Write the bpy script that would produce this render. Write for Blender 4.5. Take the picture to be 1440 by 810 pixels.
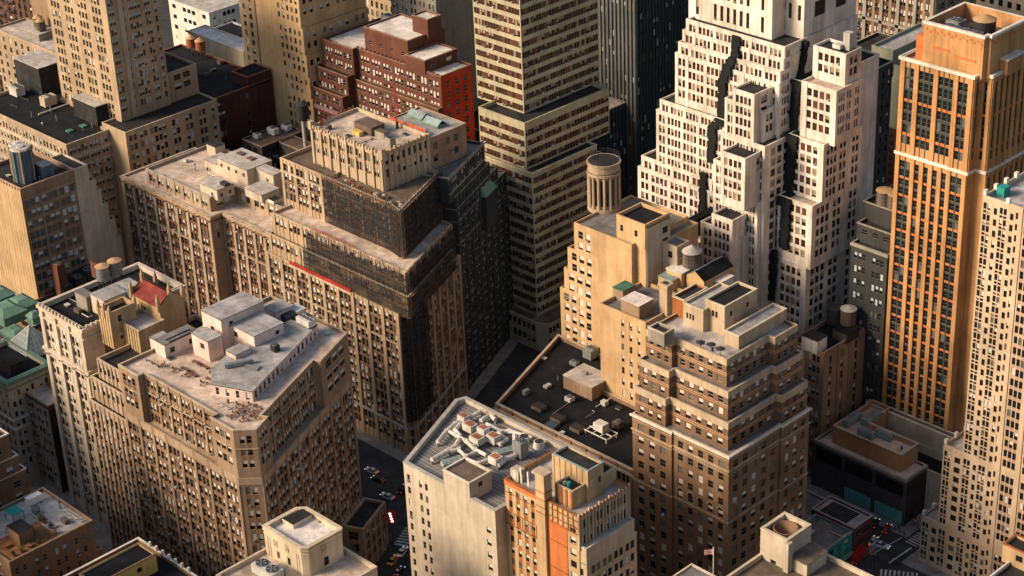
import bpy, math, random
from mathutils import Vector, Matrix
from math import radians, sin, cos, pi, sqrt, atan2

for o in list(bpy.data.objects): bpy.data.objects.remove(o)
scn = bpy.context.scene
COL = scn.collection
rnd = random.Random(7)

# ------------------------------------------------------------------ camera
CAM_H = 320.0
FPX = 2782.9                       # focal length in pixels of a 1440 px wide picture
YAW, PITCH, ROLL = radians(-46.326), radians(27.606), radians(2.511)
def _axes():
    cy, sy, cp, sp = cos(YAW), sin(YAW), cos(PITCH), sin(PITCH)
    f = Vector((sy*cp, cy*cp, -sp)); r = Vector((cy, -sy, 0)); d = f.cross(r)
    c, s = cos(ROLL), sin(ROLL)
    return c*r + s*d, -s*r + c*d, f
RIGHT, DOWN, FWD = _axes()
cam_d = bpy.data.cameras.new('camera'); cam = bpy.data.objects.new('camera', cam_d); COL.objects.link(cam)
cam.matrix_world = Matrix(((RIGHT.x, -DOWN.x, -FWD.x, 0), (RIGHT.y, -DOWN.y, -FWD.y, 0), (RIGHT.z, -DOWN.z, -FWD.z, CAM_H), (0, 0, 0, 1)))
cam_d.sensor_width = 36; cam_d.lens = FPX/1440*36; cam_d.clip_start = 1; cam_d.clip_end = 9000
scn.camera = cam
scn.cycles.diffuse_bounces = 2
scn.render.resolution_x, scn.render.resolution_y = 1024, 576

# ------------------------------------------------------------------ light
SUN_EL = radians(28); SUN_DIR = Vector((-0.50, -0.86, 0)).normalized()      # towards the sun, in the plan
w = bpy.data.worlds.new('World'); scn.world = w; w.use_nodes = True
nt = w.node_tree; bg = nt.nodes['Background']
sky = nt.nodes.new('ShaderNodeTexSky'); sky.sky_type = 'NISHITA'; sky.sun_disc = False
sky.sun_elevation = SUN_EL; sky.sun_rotation = atan2(SUN_DIR.x, SUN_DIR.y)
sky.air_density = 1.2; sky.dust_density = 2.5
nt.links.new(sky.outputs[0], bg.inputs[0]); bg.inputs[1].default_value = 0.105
sd = bpy.data.lights.new('sun', 'SUN'); sd.energy = 4.3; sd.angle = radians(22); sd.color = (1.0, 0.77, 0.545)
so = bpy.data.objects.new('sun', sd); COL.objects.link(so)
sv = Vector((SUN_DIR.x*cos(SUN_EL), SUN_DIR.y*cos(SUN_EL), sin(SUN_EL)))
so.rotation_euler = (-sv).to_track_quat('-Z', 'Y').to_euler(); so.location = (0, 0, 500)
vs = scn.view_settings; vs.view_transform = 'Standard'; vs.look = 'None'; vs.exposure = 0.36; vs.gamma = 1

# ------------------------------------------------------------------ pixels to places
def ray(px, py): return RIGHT*((px-720)/FPX) + DOWN*((py-405)/FPX) + FWD
def P(px, py, z):
    d = ray(px, py); t = (z-CAM_H)/d.z
    return Vector((d.x*t, d.y*t, z))
def Py(px, py, y):
    d = ray(px, py); t = y/d.y
    return Vector((d.x*t, y, CAM_H+d.z*t))
def Px(px, py, x):
    d = ray(px, py); t = x/d.x
    return Vector((x, d.y*t, CAM_H+d.z*t))
def proj(p):
    q = Vector(p)-Vector((0, 0, CAM_H)); k = q.dot(FWD)
    return 720+FPX*q.dot(RIGHT)/k, 405+FPX*q.dot(DOWN)/k
def zat(p, py):
    lo, hi = -200.0, CAM_H+150
    for _ in range(50):
        m = (lo+hi)/2
        if proj((p[0], p[1], m))[1] > py: lo = m
        else: hi = m
    return (lo+hi)/2
def ucol(a, d, z, px):             # distance along a line, at height z, where it crosses a pixel column
    lo, hi = -60.0, 200.0
    for _ in range(50):
        m = (lo+hi)/2
        if proj((a[0]+d[0]*m, a[1]+d[1]*m, z))[0] < px: lo = m
        else: hi = m
    return lo
def fh(px, py, z, s):              # metres of height for s pixels at a place
    a = P(px, py, z); b = Vector(a); b.z -= 1
    pa, pb = proj(a), proj(b)
    return s/sqrt((pa[0]-pb[0])**2+(pa[1]-pb[1])**2)
def R4(C, L, R, z):                # rectangle from the front, left and right roof corners
    c = P(*C, z)
    return [P(*L, z).x if isinstance(L, tuple) else c.x-L, c.x, c.y, P(*R, z).y if isinstance(R, tuple) else c.y+R]

# ------------------------------------------------------------------ materials
MATS = {}
def mat(name, col, rough=0.85, var=0.25, scale=0.12, streak=0.25, fine=0.12, metal=0.0, spec=0.3, bump=0.0, tint=None):
    if name in MATS: return MATS[name]
    m = bpy.data.materials.new(name); m.use_nodes = True; MATS[name] = m
    n, l = m.node_tree.nodes, m.node_tree.links
    b = n['Principled BSDF']; b.inputs['Roughness'].default_value = rough; b.inputs['Metallic'].default_value = metal
    b.inputs['Specular IOR Level'].default_value = spec
    g = n.new('ShaderNodeNewGeometry')
    def noise(sc, vec, det=4, rough_=0.6):
        mp = n.new('ShaderNodeMapping'); l.new(g.outputs['Position'], mp.inputs[0]); mp.inputs['Scale'].default_value = vec
        t = n.new('ShaderNodeTexNoise'); t.inputs['Scale'].default_value = sc; t.inputs['Detail'].default_value = det; t.inputs['Roughness'].default_value = rough_
        l.new(mp.outputs[0], t.inputs[0]); return t.outputs[0]
    def ramp(src, lo, hi, a, c):
        r = n.new('ShaderNodeMapRange'); r.inputs['From Min'].default_value = lo; r.inputs['From Max'].default_value = hi
        r.inputs['To Min'].default_value = a; r.inputs['To Max'].default_value = c; l.new(src, r.inputs[0]); return r.outputs[0]
    def mul(a, c):
        k = n.new('ShaderNodeMath'); k.operation = 'MULTIPLY'; l.new(a, k.inputs[0]); l.new(c, k.inputs[1]); return k.outputs[0]
    f = ramp(noise(scale, (1, 1, 1)), 0.3, 0.7, 1-var, 1+var*0.6)
    if streak: f = mul(f, ramp(noise(0.9, (1, 1, 0.05), 3), 0.35, 0.75, 1+streak*0.3, 1-streak))
    if streak:
        vo = n.new('ShaderNodeTexVoronoi'); vo.distance = 'CHEBYCHEV'; vo.inputs['Scale'].default_value = 0.13; l.new(g.outputs['Position'], vo.inputs[0]); sc = n.new('ShaderNodeSeparateColor'); l.new(vo.outputs['Color'], sc.inputs[0]); f = mul(f, ramp(sc.outputs[0], 0, 1, 0.90, 1.07))
        f = mul(f, ramp(noise(0.16, (1, 1, 0.35), 6, 0.75), 0.34, 0.6, 0.80, 1.04))
    if fine: f = mul(f, ramp(noise(5.0, (1, 1, 2.2), 2), 0.25, 0.75, 1-fine, 1+fine))
    mx = n.new('ShaderNodeMix'); mx.data_type = 'RGBA'; mx.blend_type = 'MULTIPLY'; mx.inputs[0].default_value = 1
    mx.inputs[6].default_value = (*col, 1)
    cb = n.new('ShaderNodeCombineColor')
    l.new(f, cb.inputs[0]); l.new(f, cb.inputs[1])
    k = n.new('ShaderNodeMath'); k.operation = 'POWER'; l.new(f, k.inputs[0]); k.inputs[1].default_value = 1.12; l.new(k.outputs[0], cb.inputs[2])
    l.new(cb.outputs[0], mx.inputs[7]); l.new(mx.outputs[2], b.inputs['Base Color'])
    if bump:
        bp = n.new('ShaderNodeBump'); bp.inputs['Strength'].default_value = bump; bp.inputs['Distance'].default_value = 0.1
        l.new(noise(2.5, (1, 1, 1), 4), bp.inputs['Height']); l.new(bp.outputs[0], b.inputs['Normal'])
    return m
def roof_stains(m):
    n, l = m.node_tree.nodes, m.node_tree.links; b = n['Principled BSDF']; src = b.inputs['Base Color'].links[0].from_socket
    g = n.new('ShaderNodeNewGeometry'); v = n.new('ShaderNodeTexVoronoi'); v.inputs['Scale'].default_value = 0.16; v.distance = 'CHEBYCHEV'; l.new(g.outputs['Position'], v.inputs[0])
    s_ = n.new('ShaderNodeSeparateColor'); l.new(v.outputs['Color'], s_.inputs[0]); t = n.new('ShaderNodeTexNoise'); t.inputs['Scale'].default_value = 0.55; t.inputs['Detail'].default_value = 7; t.inputs['Roughness'].default_value = 0.72; l.new(g.outputs['Position'], t.inputs[0])
    r1 = n.new('ShaderNodeMapRange'); r1.inputs['To Min'].default_value = 0.86; r1.inputs['To Max'].default_value = 1.1; l.new(s_.outputs[0], r1.inputs[0])
    r2 = n.new('ShaderNodeMapRange'); r2.inputs['From Min'].default_value = 0.35; r2.inputs['From Max'].default_value = 0.62; r2.inputs['To Min'].default_value = 0.68; r2.inputs['To Max'].default_value = 1.06; l.new(t.outputs[0], r2.inputs[0])
    k = n.new('ShaderNodeMath'); k.operation = 'MULTIPLY'; l.new(r1.outputs[0], k.inputs[0]); l.new(r2.outputs[0], k.inputs[1]); cb = n.new('ShaderNodeCombineColor')
    for i in range(3): l.new(k.outputs[0], cb.inputs[i])
    mx = n.new('ShaderNodeMix'); mx.data_type = 'RGBA'; mx.blend_type = 'MULTIPLY'; mx.inputs[0].default_value = 1; l.new(src, mx.inputs[6]); l.new(cb.outputs[0], mx.inputs[7]); l.new(mx.outputs[2], b.inputs['Base Color']); return m
def wallm(n, c, **k): return mat(n, c, **{**dict(rough=0.88, var=0.16, streak=0.22, fine=0.14, spec=0.25, bump=0.25), **k})
def roofm(n, c, **k): return roof_stains(mat(n, c, **{**dict(rough=0.92, var=0.32, scale=0.22, streak=0, fine=0.2, spec=0.2, bump=0.4), **k}))

wallm('tan_brick', (0.43, 0.315, 0.205)); wallm('tan_brick_pale', (0.50, 0.385, 0.265)); wallm('brown_brick', (0.24, 0.145, 0.085))
wallm('dark_brown_brick', (0.105, 0.062, 0.042)); wallm('brown_stone', (0.305, 0.21, 0.138)); wallm('brown_stone_pale', (0.395, 0.29, 0.20))
wallm('umber_brick', (0.20, 0.118, 0.07)); wallm('red_spandrel', (0.155, 0.072, 0.042)); wallm('grey_stone', (0.30, 0.27, 0.22)); wallm('white_terracotta', (0.58, 0.49, 0.39))
wallm('white_brick', (0.74, 0.655, 0.57), streak=0.32, var=0.2); wallm('cream_stone', (0.62, 0.52, 0.37)); wallm('yellow_brick', (0.54, 0.36, 0.19), streak=0.15)
wallm('gold_brick', (0.48, 0.335, 0.185)); wallm('red_brick', (0.135, 0.052, 0.034)); wallm('bright_red_paint', (0.52, 0.055, 0.025))
wallm('dark_red_brick', (0.075, 0.028, 0.022)); wallm('orange_brick', (0.51, 0.27, 0.115), streak=0.3, var=0.22); wallm('orange_red_brick', (0.54, 0.17, 0.055), streak=0.1)
wallm('orange_dark', (0.34, 0.115, 0.035)); wallm('beige_stucco', (0.52, 0.44, 0.34), streak=0.2); wallm('olive_panel', (0.41, 0.37, 0.245), streak=0.14, var=0.1)
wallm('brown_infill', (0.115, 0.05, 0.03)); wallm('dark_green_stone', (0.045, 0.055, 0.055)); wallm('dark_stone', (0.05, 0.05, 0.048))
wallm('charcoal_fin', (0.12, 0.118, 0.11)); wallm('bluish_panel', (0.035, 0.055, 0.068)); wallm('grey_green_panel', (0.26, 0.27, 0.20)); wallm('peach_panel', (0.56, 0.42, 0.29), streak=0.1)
wallm('rose_panel', (0.44, 0.285, 0.20), streak=0.08); wallm('pink_stucco', (0.70, 0.56, 0.50), streak=0.18); wallm('purple_brown_panel', (0.08, 0.066, 0.068), streak=0.1)
wallm('orange_stucco', (0.50, 0.25, 0.115)); wallm('teal_paint', (0.03, 0.30, 0.26)); wallm('green_copper', (0.15, 0.27, 0.205)); wallm('blue_steel', (0.10, 0.14, 0.18), streak=0.5)
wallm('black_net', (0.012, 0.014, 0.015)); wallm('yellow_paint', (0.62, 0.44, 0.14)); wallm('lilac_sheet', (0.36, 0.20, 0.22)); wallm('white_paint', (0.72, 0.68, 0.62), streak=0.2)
wallm('coping_stone', (0.50, 0.40, 0.29)); wallm('coping_white', (0.72, 0.66, 0.57)); wallm('coping_grey', (0.40, 0.38, 0.35)); wallm('coping_brown', (0.27, 0.17, 0.11)); wallm('spandrel_glass', (0.05, 0.062, 0.055), streak=0.05)
roofm('roof_black', (0.014, 0.015, 0.017), var=0.6); roofm('roof_tar', (0.035, 0.034, 0.034), var=0.5); roofm('roof_grey', (0.20, 0.19, 0.18)); roofm('roof_pale', (0.50, 0.46, 0.42))
roofm('roof_sand', (0.62, 0.49, 0.39)); roofm('roof_white', (0.74, 0.68, 0.62), var=0.15); roofm('roof_brown', (0.16, 0.12, 0.09)); roofm('roof_blue_grey', (0.40, 0.38, 0.37)); roofm('roof_red_tile', (0.22, 0.045, 0.035))
roofm('roof_green', (0.07, 0.19, 0.13)); roofm('asphalt', (0.06, 0.06, 0.06)); roofm('pavement', (0.30, 0.275, 0.245)); roofm('road_paint', (0.62, 0.60, 0.55)); roofm('deck_wood', (0.32, 0.15, 0.065)); roofm('blue_tarp', (0.03, 0.10, 0.35)); roofm('leaf_green', (0.045, 0.08, 0.025))
mat('tank_wood', (0.16, 0.125, 0.10), streak=0.6); mat('tank_cap', (0.46, 0.29, 0.145), streak=0.1); mat('tank_cap_grey', (0.42, 0.39, 0.36), streak=0.1)
mat('dark_metal', (0.035, 0.036, 0.038), rough=0.5, streak=0.1); mat('grey_metal', (0.30, 0.31, 0.31), rough=0.45, metal=0.3); mat('pale_metal', (0.58, 0.56, 0.52), rough=0.5); mat('sea_metal', (0.26, 0.34, 0.33), rough=0.5)
mat('rust', (0.33, 0.12, 0.05)); mat('orange_net', (0.62, 0.10, 0.03)); mat('red_net', (0.36, 0.03, 0.018)); mat('pipe_white', (0.66, 0.61, 0.54), rough=0.5); mat('furniture_wood', (0.20, 0.10, 0.06)); mat('sign_red', (0.6, 0.03, 0.03))
def flat(name, col, rough=0.5, spec=0.5, coat=0.0, metal=0.0, emit=None):
    m = bpy.data.materials.new(name); m.use_nodes = True; MATS[name] = m
    b = m.node_tree.nodes['Principled BSDF']; b.inputs['Base Color'].default_value = (*col, 1); b.inputs['Roughness'].default_value = rough
    b.inputs['Specular IOR Level'].default_value = spec; b.inputs['Coat Weight'].default_value = coat; b.inputs['Metallic'].default_value = metal
    if emit: b.inputs['Emission Color'].default_value = (*emit[0], 1); b.inputs['Emission Strength'].default_value = emit[1]
flat('glass_dark', (0.012, 0.013, 0.015), 0.08); flat('glass_brown', (0.03, 0.018, 0.013), 0.1); flat('glass_blue', (0.045, 0.068, 0.075), 0.08)
flat('blind_cream', (0.58, 0.545, 0.48), 0.5, coat=0.3); flat('blind_grey', (0.43, 0.51, 0.50), 0.5, coat=0.3); flat('blind_tan', (0.30, 0.235, 0.165), 0.5, coat=0.3); flat('blind_dim', (0.11, 0.105, 0.095), 0.5, coat=0.3); flat('blind_red', (0.10, 0.035, 0.022), 0.5, coat=0.3)
flat('frame_dark', (0.03, 0.028, 0.026)); flat('frame_tan', (0.30, 0.23, 0.15)); flat('frame_white', (0.62, 0.58, 0.50)); flat('frame_green', (0.09, 0.12, 0.11)); flat('frame_brown', (0.14, 0.065, 0.04)); flat('frame_grey', (0.24, 0.25, 0.24))
flat('teal_glass', (0.10, 0.36, 0.36), 0.15); flat('warm_lit_glass', (0.5, 0.2, 0.05), 0.3, emit=((1.0, 0.45, 0.12), 1.5)); flat('car_paint_silver', (0.62, 0.63, 0.64), 0.3, coat=1); flat('car_paint_red', (0.35, 0.012, 0.01), 0.3, coat=1)
flat('car_paint_black', (0.012, 0.013, 0.015), 0.25, coat=1); flat('car_paint_white', (0.72, 0.71, 0.68), 0.3, coat=1); flat('car_paint_yellow', (0.62, 0.32, 0.02), 0.3, coat=1); flat('tyre', (0.015, 0.015, 0.015), 0.9); flat('lamp_white', (0.9, 0.9, 0.85), 0.3, emit=((1, 0.95, 0.85), 0.8)); flat('lamp_red', (0.7, 0.02, 0.02), 0.3, emit=((1, 0.05, 0.03), 0.5))
flat('skin', (0.45, 0.27, 0.19), 0.6); flat('neon_pink', (0.9, 0.75, 0.78), 0.4, emit=((1.0, 0.7, 0.75), 1.6)); flat('flag_cloth', (0.55, 0.07, 0.07), 0.8); flat('flag_white', (0.7, 0.66, 0.6), 0.8)
for nm, c in (('cloth_dark', (0.03, 0.03, 0.04)), ('cloth_white', (0.6, 0.58, 0.55)), ('cloth_red', (0.35, 0.05, 0.04)), ('cloth_blue', (0.06, 0.10, 0.22))): flat(nm, c, 0.9, 0.2)
def netting(name, col, dens):
    m = bpy.data.materials.new(name); m.use_nodes = True; MATS[name] = m
    n, l = m.node_tree.nodes, m.node_tree.links; b = n['Principled BSDF']; b.inputs['Base Color'].default_value = (*col, 1); b.inputs['Roughness'].default_value = 0.9
    t = n.new('ShaderNodeTexNoise'); g = n.new('ShaderNodeNewGeometry'); mp = n.new('ShaderNodeMapping'); mp.inputs['Scale'].default_value = (1.6, 1.6, 0.45)
    l.new(g.outputs['Position'], mp.inputs[0]); l.new(mp.outputs[0], t.inputs[0]); t.inputs['Scale'].default_value = 1.0; t.inputs['Detail'].default_value = 5; t.inputs['Roughness'].default_value = 0.7
    r = n.new('ShaderNodeMapRange'); r.inputs['From Min'].default_value = 0.3; r.inputs['From Max'].default_value = 0.7; r.inputs['To Min'].default_value = dens-0.2; r.inputs['To Max'].default_value = min(1, dens+0.2)
    l.new(t.outputs[0], r.inputs[0]); l.new(r.outputs[0], b.inputs['Alpha'])
netting('net_black', (0.010, 0.012, 0.014), 0.68); netting('net_thin', (0.014, 0.014, 0.014), 0.5); netting('net_brown', (0.05, 0.034, 0.024), 0.5)

# ------------------------------------------------------------------ mesh helpers
ALLV, ALLF = [], []                # every face in world space, for the sight test of the windows
class Geo:
    def __init__(s): s.v = []; s.f = []; s.m = []; s.mats = []
    def mi(s, name):
        if name not in s.mats: s.mats.append(name)
        return s.mats.index(name)
    def face(s, pts, m):
        k = len(s.v); s.v.extend([tuple(p) for p in pts]); s.f.append(tuple(range(k, k+len(pts)))); s.m.append(s.mi(m))
    def box(s, x0, x1, y0, y1, z0, z1, m, bottom=False, M=None):
        p = [Vector(q) for q in ((x0, y0, z0), (x1, y0, z0), (x1, y1, z0), (x0, y1, z0), (x0, y0, z1), (x1, y0, z1), (x1, y1, z1), (x0, y1, z1))]
        if M is not None: p = [M @ q for q in p]
        for a in ((0, 1, 5, 4), (1, 2, 6, 5), (2, 3, 7, 6), (3, 0, 4, 7), (4, 5, 6, 7)) + (((3, 2, 1, 0),) if bottom else ()): s.face([p[i] for i in a], m)
    def prism(s, pts, z0, z1, m, top=True, mtop=None):
        n = len(pts)
        for i in range(n):
            a, b = pts[i], pts[(i+1) % n]; s.face([(a[0], a[1], z0), (b[0], b[1], z0), (b[0], b[1], z1), (a[0], a[1], z1)], m)
        if top: s.face([(a[0], a[1], z1) for a in pts], mtop or m)
    def cyl(s, x, y, z0, z1, r0, r1, m, n=16, top=True, mtop=None, ph=0):
        A = [(x+r0*cos(2*pi*i/n+ph), y+r0*sin(2*pi*i/n+ph), z0) for i in range(n)]
        if r1 < 1e-4:
            for i in range(n): s.face([A[i], A[(i+1) % n], (x, y, z1)], m)
            return
        B = [(x+r1*cos(2*pi*i/n+ph), y+r1*sin(2*pi*i/n+ph), z1) for i in range(n)]
        for i in range(n): s.face([A[i], A[(i+1) % n], B[(i+1) % n], B[i]], m)
        if top: s.face(B, mtop or m)
    def tube(s, pts, r, m, n=6):
        pts = [Vector(p) for p in pts]; rings = []
        for i, p in enumerate(pts):
            d = (pts[min(i+1, len(pts)-1)]-pts[max(i-1, 0)]).normalized()
            u = d.cross(Vector((0, 0, 1)));
            if u.length < 1e-3: u = Vector((1, 0, 0))
            u.normalize(); v = d.cross(u)
            rings.append([p+u*r*cos(2*pi*k/n)+v*r*sin(2*pi*k/n) for k in range(n)])
        for a, b in zip(rings, rings[1:]):
            for k in range(n): s.face([a[k], a[(k+1) % n], b[(k+1) % n], b[k]], m)
        s.face(rings[0][::-1], m); s.face(rings[-1], m)
    def mesh(s, name, origin=(0, 0, 0)):
        me = bpy.data.meshes.new(name); ox, oy, oz = origin
        me.from_pydata([(x-ox, y-oy, z-oz) for x, y, z in s.v], [], s.f)
        for n in s.mats: me.materials.append(MATS[n])
        me.polygons.foreach_set('material_index', s.m); me.update(); return me
    def obj(s, name, parent=None, loc=None):
        # vertices are in world space; parent roots are plain translations
        o = bpy.data.objects.new(name, s.mesh(name, parent.location if parent else (loc or (0, 0, 0))))
        if name != 'netting': k = len(ALLV); ALLV.extend(s.v); ALLF.extend([tuple(i+k for i in f) for f in s.f])
        if parent: o.parent = parent
        elif loc: o.location = loc
        COL.objects.link(o); return o
def tag(o, label, cat, group=None, kind=None):
    if label: o['label'] = label
    if cat: o['category'] = cat
    if group: o['group'] = group
    if kind: o['kind'] = kind
    return o
def empty(name, loc, label, cat, group=None):
    o = bpy.data.objects.new(name, None); o.location = loc; COL.objects.link(o); o.empty_display_size = 1
    return tag(o, label, cat, group)
def offset(pts, d):                # outward for d > 0, counter-clockwise polygon
    out = []; n = len(pts)
    for i in range(n):
        p, a, b = Vector(pts[i][:2]), Vector(pts[i-1][:2]), Vector(pts[(i+1) % n][:2])
        e1, e2 = (p-a).normalized(), (b-p).normalized()
        n1, n2 = Vector((e1.y, -e1.x)), Vector((e2.y, -e2.x))
        k = n1+n2; k = k/max(0.3, k.dot(n1)) if k.length > 1e-6 else n1
        out.append((p.x+k.x*d, p.y+k.y*d))
    return out

# ------------------------------------------------------------------ windows and facades
MOODS = {'lit': (('dark', 36), ('half', 42), ('low', 8), ('full', 5), ('dim', 9)),
         'pale': (('dark', 18), ('half', 56), ('low', 12), ('full', 10), ('dim', 4)),
         'shade': (('dark', 46), ('half', 26), ('low', 6), ('full', 8), ('dim', 14)),
         'dark': (('dark', 78), ('half', 7), ('low', 3), ('full', 3), ('dim', 9)),
         'strip': (('dark', 46), ('dim', 30), ('half', 14), ('low', 3), ('full', 7)),
         'black': (('dark', 90), ('dim', 10)),
         'brown': (('dark', 40), ('half', 20), ('low', 6), ('full', 10), ('dim', 24))}
WIN_MESH = {}
def win_geo(G, w, h, var, frame, style, M=None):
    def q(x0, x1, z0, z1, y, m):
        p = [Vector(a) for a in ((x0, y, z0), (x1, y, z0), (x1, y, z1), (x0, y, z1))]
        if M is not None: p = [M @ a for a in p]
        G.face(p, m)
    glass, bl = {'blue': ('glass_blue', 'blind_grey'), 'brown': ('glass_brown', 'blind_tan'), 'plain': ('glass_dark', 'blind_cream'), 'cool': ('glass_dark', 'blind_grey')}[style]
    x = w/2; mid = h*0.5
    if var == 'dark': q(-x, x, 0, h, 0, glass)
    elif var == 'dim': q(-x, x, 0, h, 0, 'blind_dim' if style != 'brown' else 'blind_red')
    elif var == 'full': q(-x, x, 0, h, 0, bl)
    elif var == 'half': q(-x, x, 0, mid, 0, glass); q(-x, x, mid, h, 0, bl)
    else: q(-x, x, 0, h*0.25, 0, glass); q(-x, x, h*0.25, h, 0, bl)
    t = min(0.07, w*0.07)
    if w > 0.9:
        q(-x, -x+t, 0, h, -0.05, frame); q(x-t, x, 0, h, -0.05, frame); q(-x+t, x-t, h-t, h, -0.05, frame); q(-x+t, x-t, 0, t, -0.05, frame); q(-x+t, x-t, mid-t/2, mid+t/2, -0.05, frame)
    else: q(-x, x, mid-t/2, mid+t/2, -0.05, frame)
def win_mesh(w, h, var, frame, style):
    k = (round(w, 2), round(h, 2), var, frame, style)
    if k not in WIN_MESH:
        g = Geo(); win_geo(g, k[0], k[1], var, frame, style); WIN_MESH[k] = g.mesh('window')
    return WIN_MESH[k]

UNIT = {'.': 1.0, ',': 0.3, 'w': 1.0, 'P': 1.0, 'p': 0.5, '_': 3.0, ':': 0.6}
class F:                            # facade: pattern of bays, floor height, window height, top margin ...
    def __init__(s, pat, h, wh=0.55, top=1.2, ww=1.0, pw=1.0, po=0.0, sp=None, rd=0.22, rows=99, bot=1.0, skip=(), pier=None, mood=None, glass=None, frame=None, sill=None, em=0, wall=None, mull=None, extra=None):
        s.__dict__.update(locals()); del s.__dict__['s']
    def but(s, **k):
        n = F.__new__(F); n.__dict__.update(s.__dict__); n.__dict__.update(k); return n
BLDGS = []
class Bld:
    def __init__(s, name, label, wall, base=(0, 0, 0), mood='lit', glass='plain', frame='frame_dark', cop='coping_stone', roof='roof_grey', cat='building', group=None):
        s.root = empty(name, base, label, cat, group); s.wall = wall; s.mood = mood; s.glass = glass; s.frame = frame; s.cop = cop; s.roof = roof; s.wins = []; s.boxes = []
        s.rng = random.Random(hash(name) % 1000 if False else sum(map(ord, name+label))); BLDGS.append(s)
    def facade(s, G, a, b, z0, z1, f, wall):
        a, b = Vector(a[:2]), Vector(b[:2]); W = (b-a).length; d = (b-a)/W; n = Vector((d.y, -d.x))
        def pt(u, off, z): q = a+d*u+n*off; return (q.x, q.y, z)
        if f is None or W < 0.6:
            G.face([pt(0, 0, z0), pt(W, 0, z0), pt(W, 0, z1), pt(0, 0, z1)], wall); return
        wall = f.wall or wall
        sps = f.sp if isinstance(f.sp, tuple) else (f.sp or wall,); pier = f.pier or wall
        def ul(c): return UNIT[c]*(f.ww if c == 'w' else f.pw if c in 'Pp' else 1)
        tot = sum(ul(c) for c in f.pat); k = (W-2*f.em)/tot
        rows = []; i = 0; wh = f.wh*1.14 if 0.4 < f.wh < 0.63 else f.wh
        if f.po and f.sp and f.h < 4.2: wh = max(wh, min(0.76, f.wh*1.24))
        while i < f.rows:
            hd = z1-f.top-i*f.h; sl = hd-wh*f.h
            if sl < z0+f.bot: break
            if i not in f.skip: rows.append((sl, hd))
            if f.extra and sl-f.h*(f.extra[0]+f.extra[1]) > z0+0.2: rows.append((sl-f.h*(f.extra[0]+f.extra[1]), sl-f.h*f.extra[0]))
            i += 1
        cols = []; u = f.em
        if f.em: cols.append((0, f.em, '.'))
        for c in f.pat: cols.append((u, u+ul(c)*k, c)); u += ul(c)*k
        if f.em: cols.append((u, W, '.'))
        wm = s.rng
        mood = MOODS[f.mood or s.mood]; names, wts = [m[0] for m in mood], [m[1] for m in mood]
        ang = atan2(d.y, d.x)
        for (u0, u1, c) in cols:
            if c in 'Pp':
                o = f.po
                G.face([pt(u0, o, z0), pt(u1, o, z0), pt(u1, o, z1), pt(u0, o, z1)], pier)
                if o:
                    G.face([pt(u0, 0, z0), pt(u0, o, z0), pt(u0, o, z1), pt(u0, 0, z1)], pier); G.face([pt(u1, o, z0), pt(u1, 0, z0), pt(u1, 0, z1), pt(u1, o, z1)], pier)
                    G.face([pt(u0, o, z1), pt(u1, o, z1), pt(u1, 0, z1), pt(u0, 0, z1)], pier)
            elif c == ',' and f.mull:
                zt = z1
                for (sl, hd) in rows:
                    G.face([pt(u0, 0, hd), pt(u1, 0, hd), pt(u1, 0, zt), pt(u0, 0, zt)], wall); G.face([pt(u0, -0.04, sl), pt(u1, -0.04, sl), pt(u1, -0.04, hd), pt(u0, -0.04, hd)], f.mull); zt = sl
                G.face([pt(u0, 0, z0), pt(u1, 0, z0), pt(u1, 0, zt), pt(u0, 0, zt)], wall)
            elif c != 'w' or not rows:
                G.face([pt(u0, 0, z0), pt(u1, 0, z0), pt(u1, 0, z1), pt(u0, 0, z1)], wall if c != ',' else (f.mull or (sps[0] if f.po else wall)))
            else:
                zt = z1; r = -f.rd
                for ri, (sl, hd) in enumerate(rows):
                    sp = sps[(ri-1) % len(sps)]
                    G.face([pt(u0, 0, hd), pt(u1, 0, hd), pt(u1, 0, zt), pt(u0, 0, zt)], sp if zt != z1 else wall)
                    G.face([pt(u0, 0, sl), pt(u0, r, sl), pt(u0, r, hd), pt(u0, 0, hd)], wall); G.face([pt(u1, r, sl), pt(u1, 0, sl), pt(u1, 0, hd), pt(u1, r, hd)], wall)
                    G.face([pt(u0, 0, sl), pt(u1, 0, sl), pt(u1, r, sl), pt(u0, r, sl)], f.sill or wall); G.face([pt(u0, r, hd), pt(u1, r, hd), pt(u1, 0, hd), pt(u0, 0, hd)], wall)
                    zt = sl
                    p = pt((u0+u1)/2, r+0.02, sl)
                    s.wins.append((p, ang, u1-u0, hd-sl, wm.choices(names, wts)[0], f.frame or s.frame, f.glass or s.glass, (n.x, n.y)))
                G.face([pt(u0, 0, z0), pt(u1, 0, z0), pt(u1, 0, zt), pt(u0, 0, zt)], wall)
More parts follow.
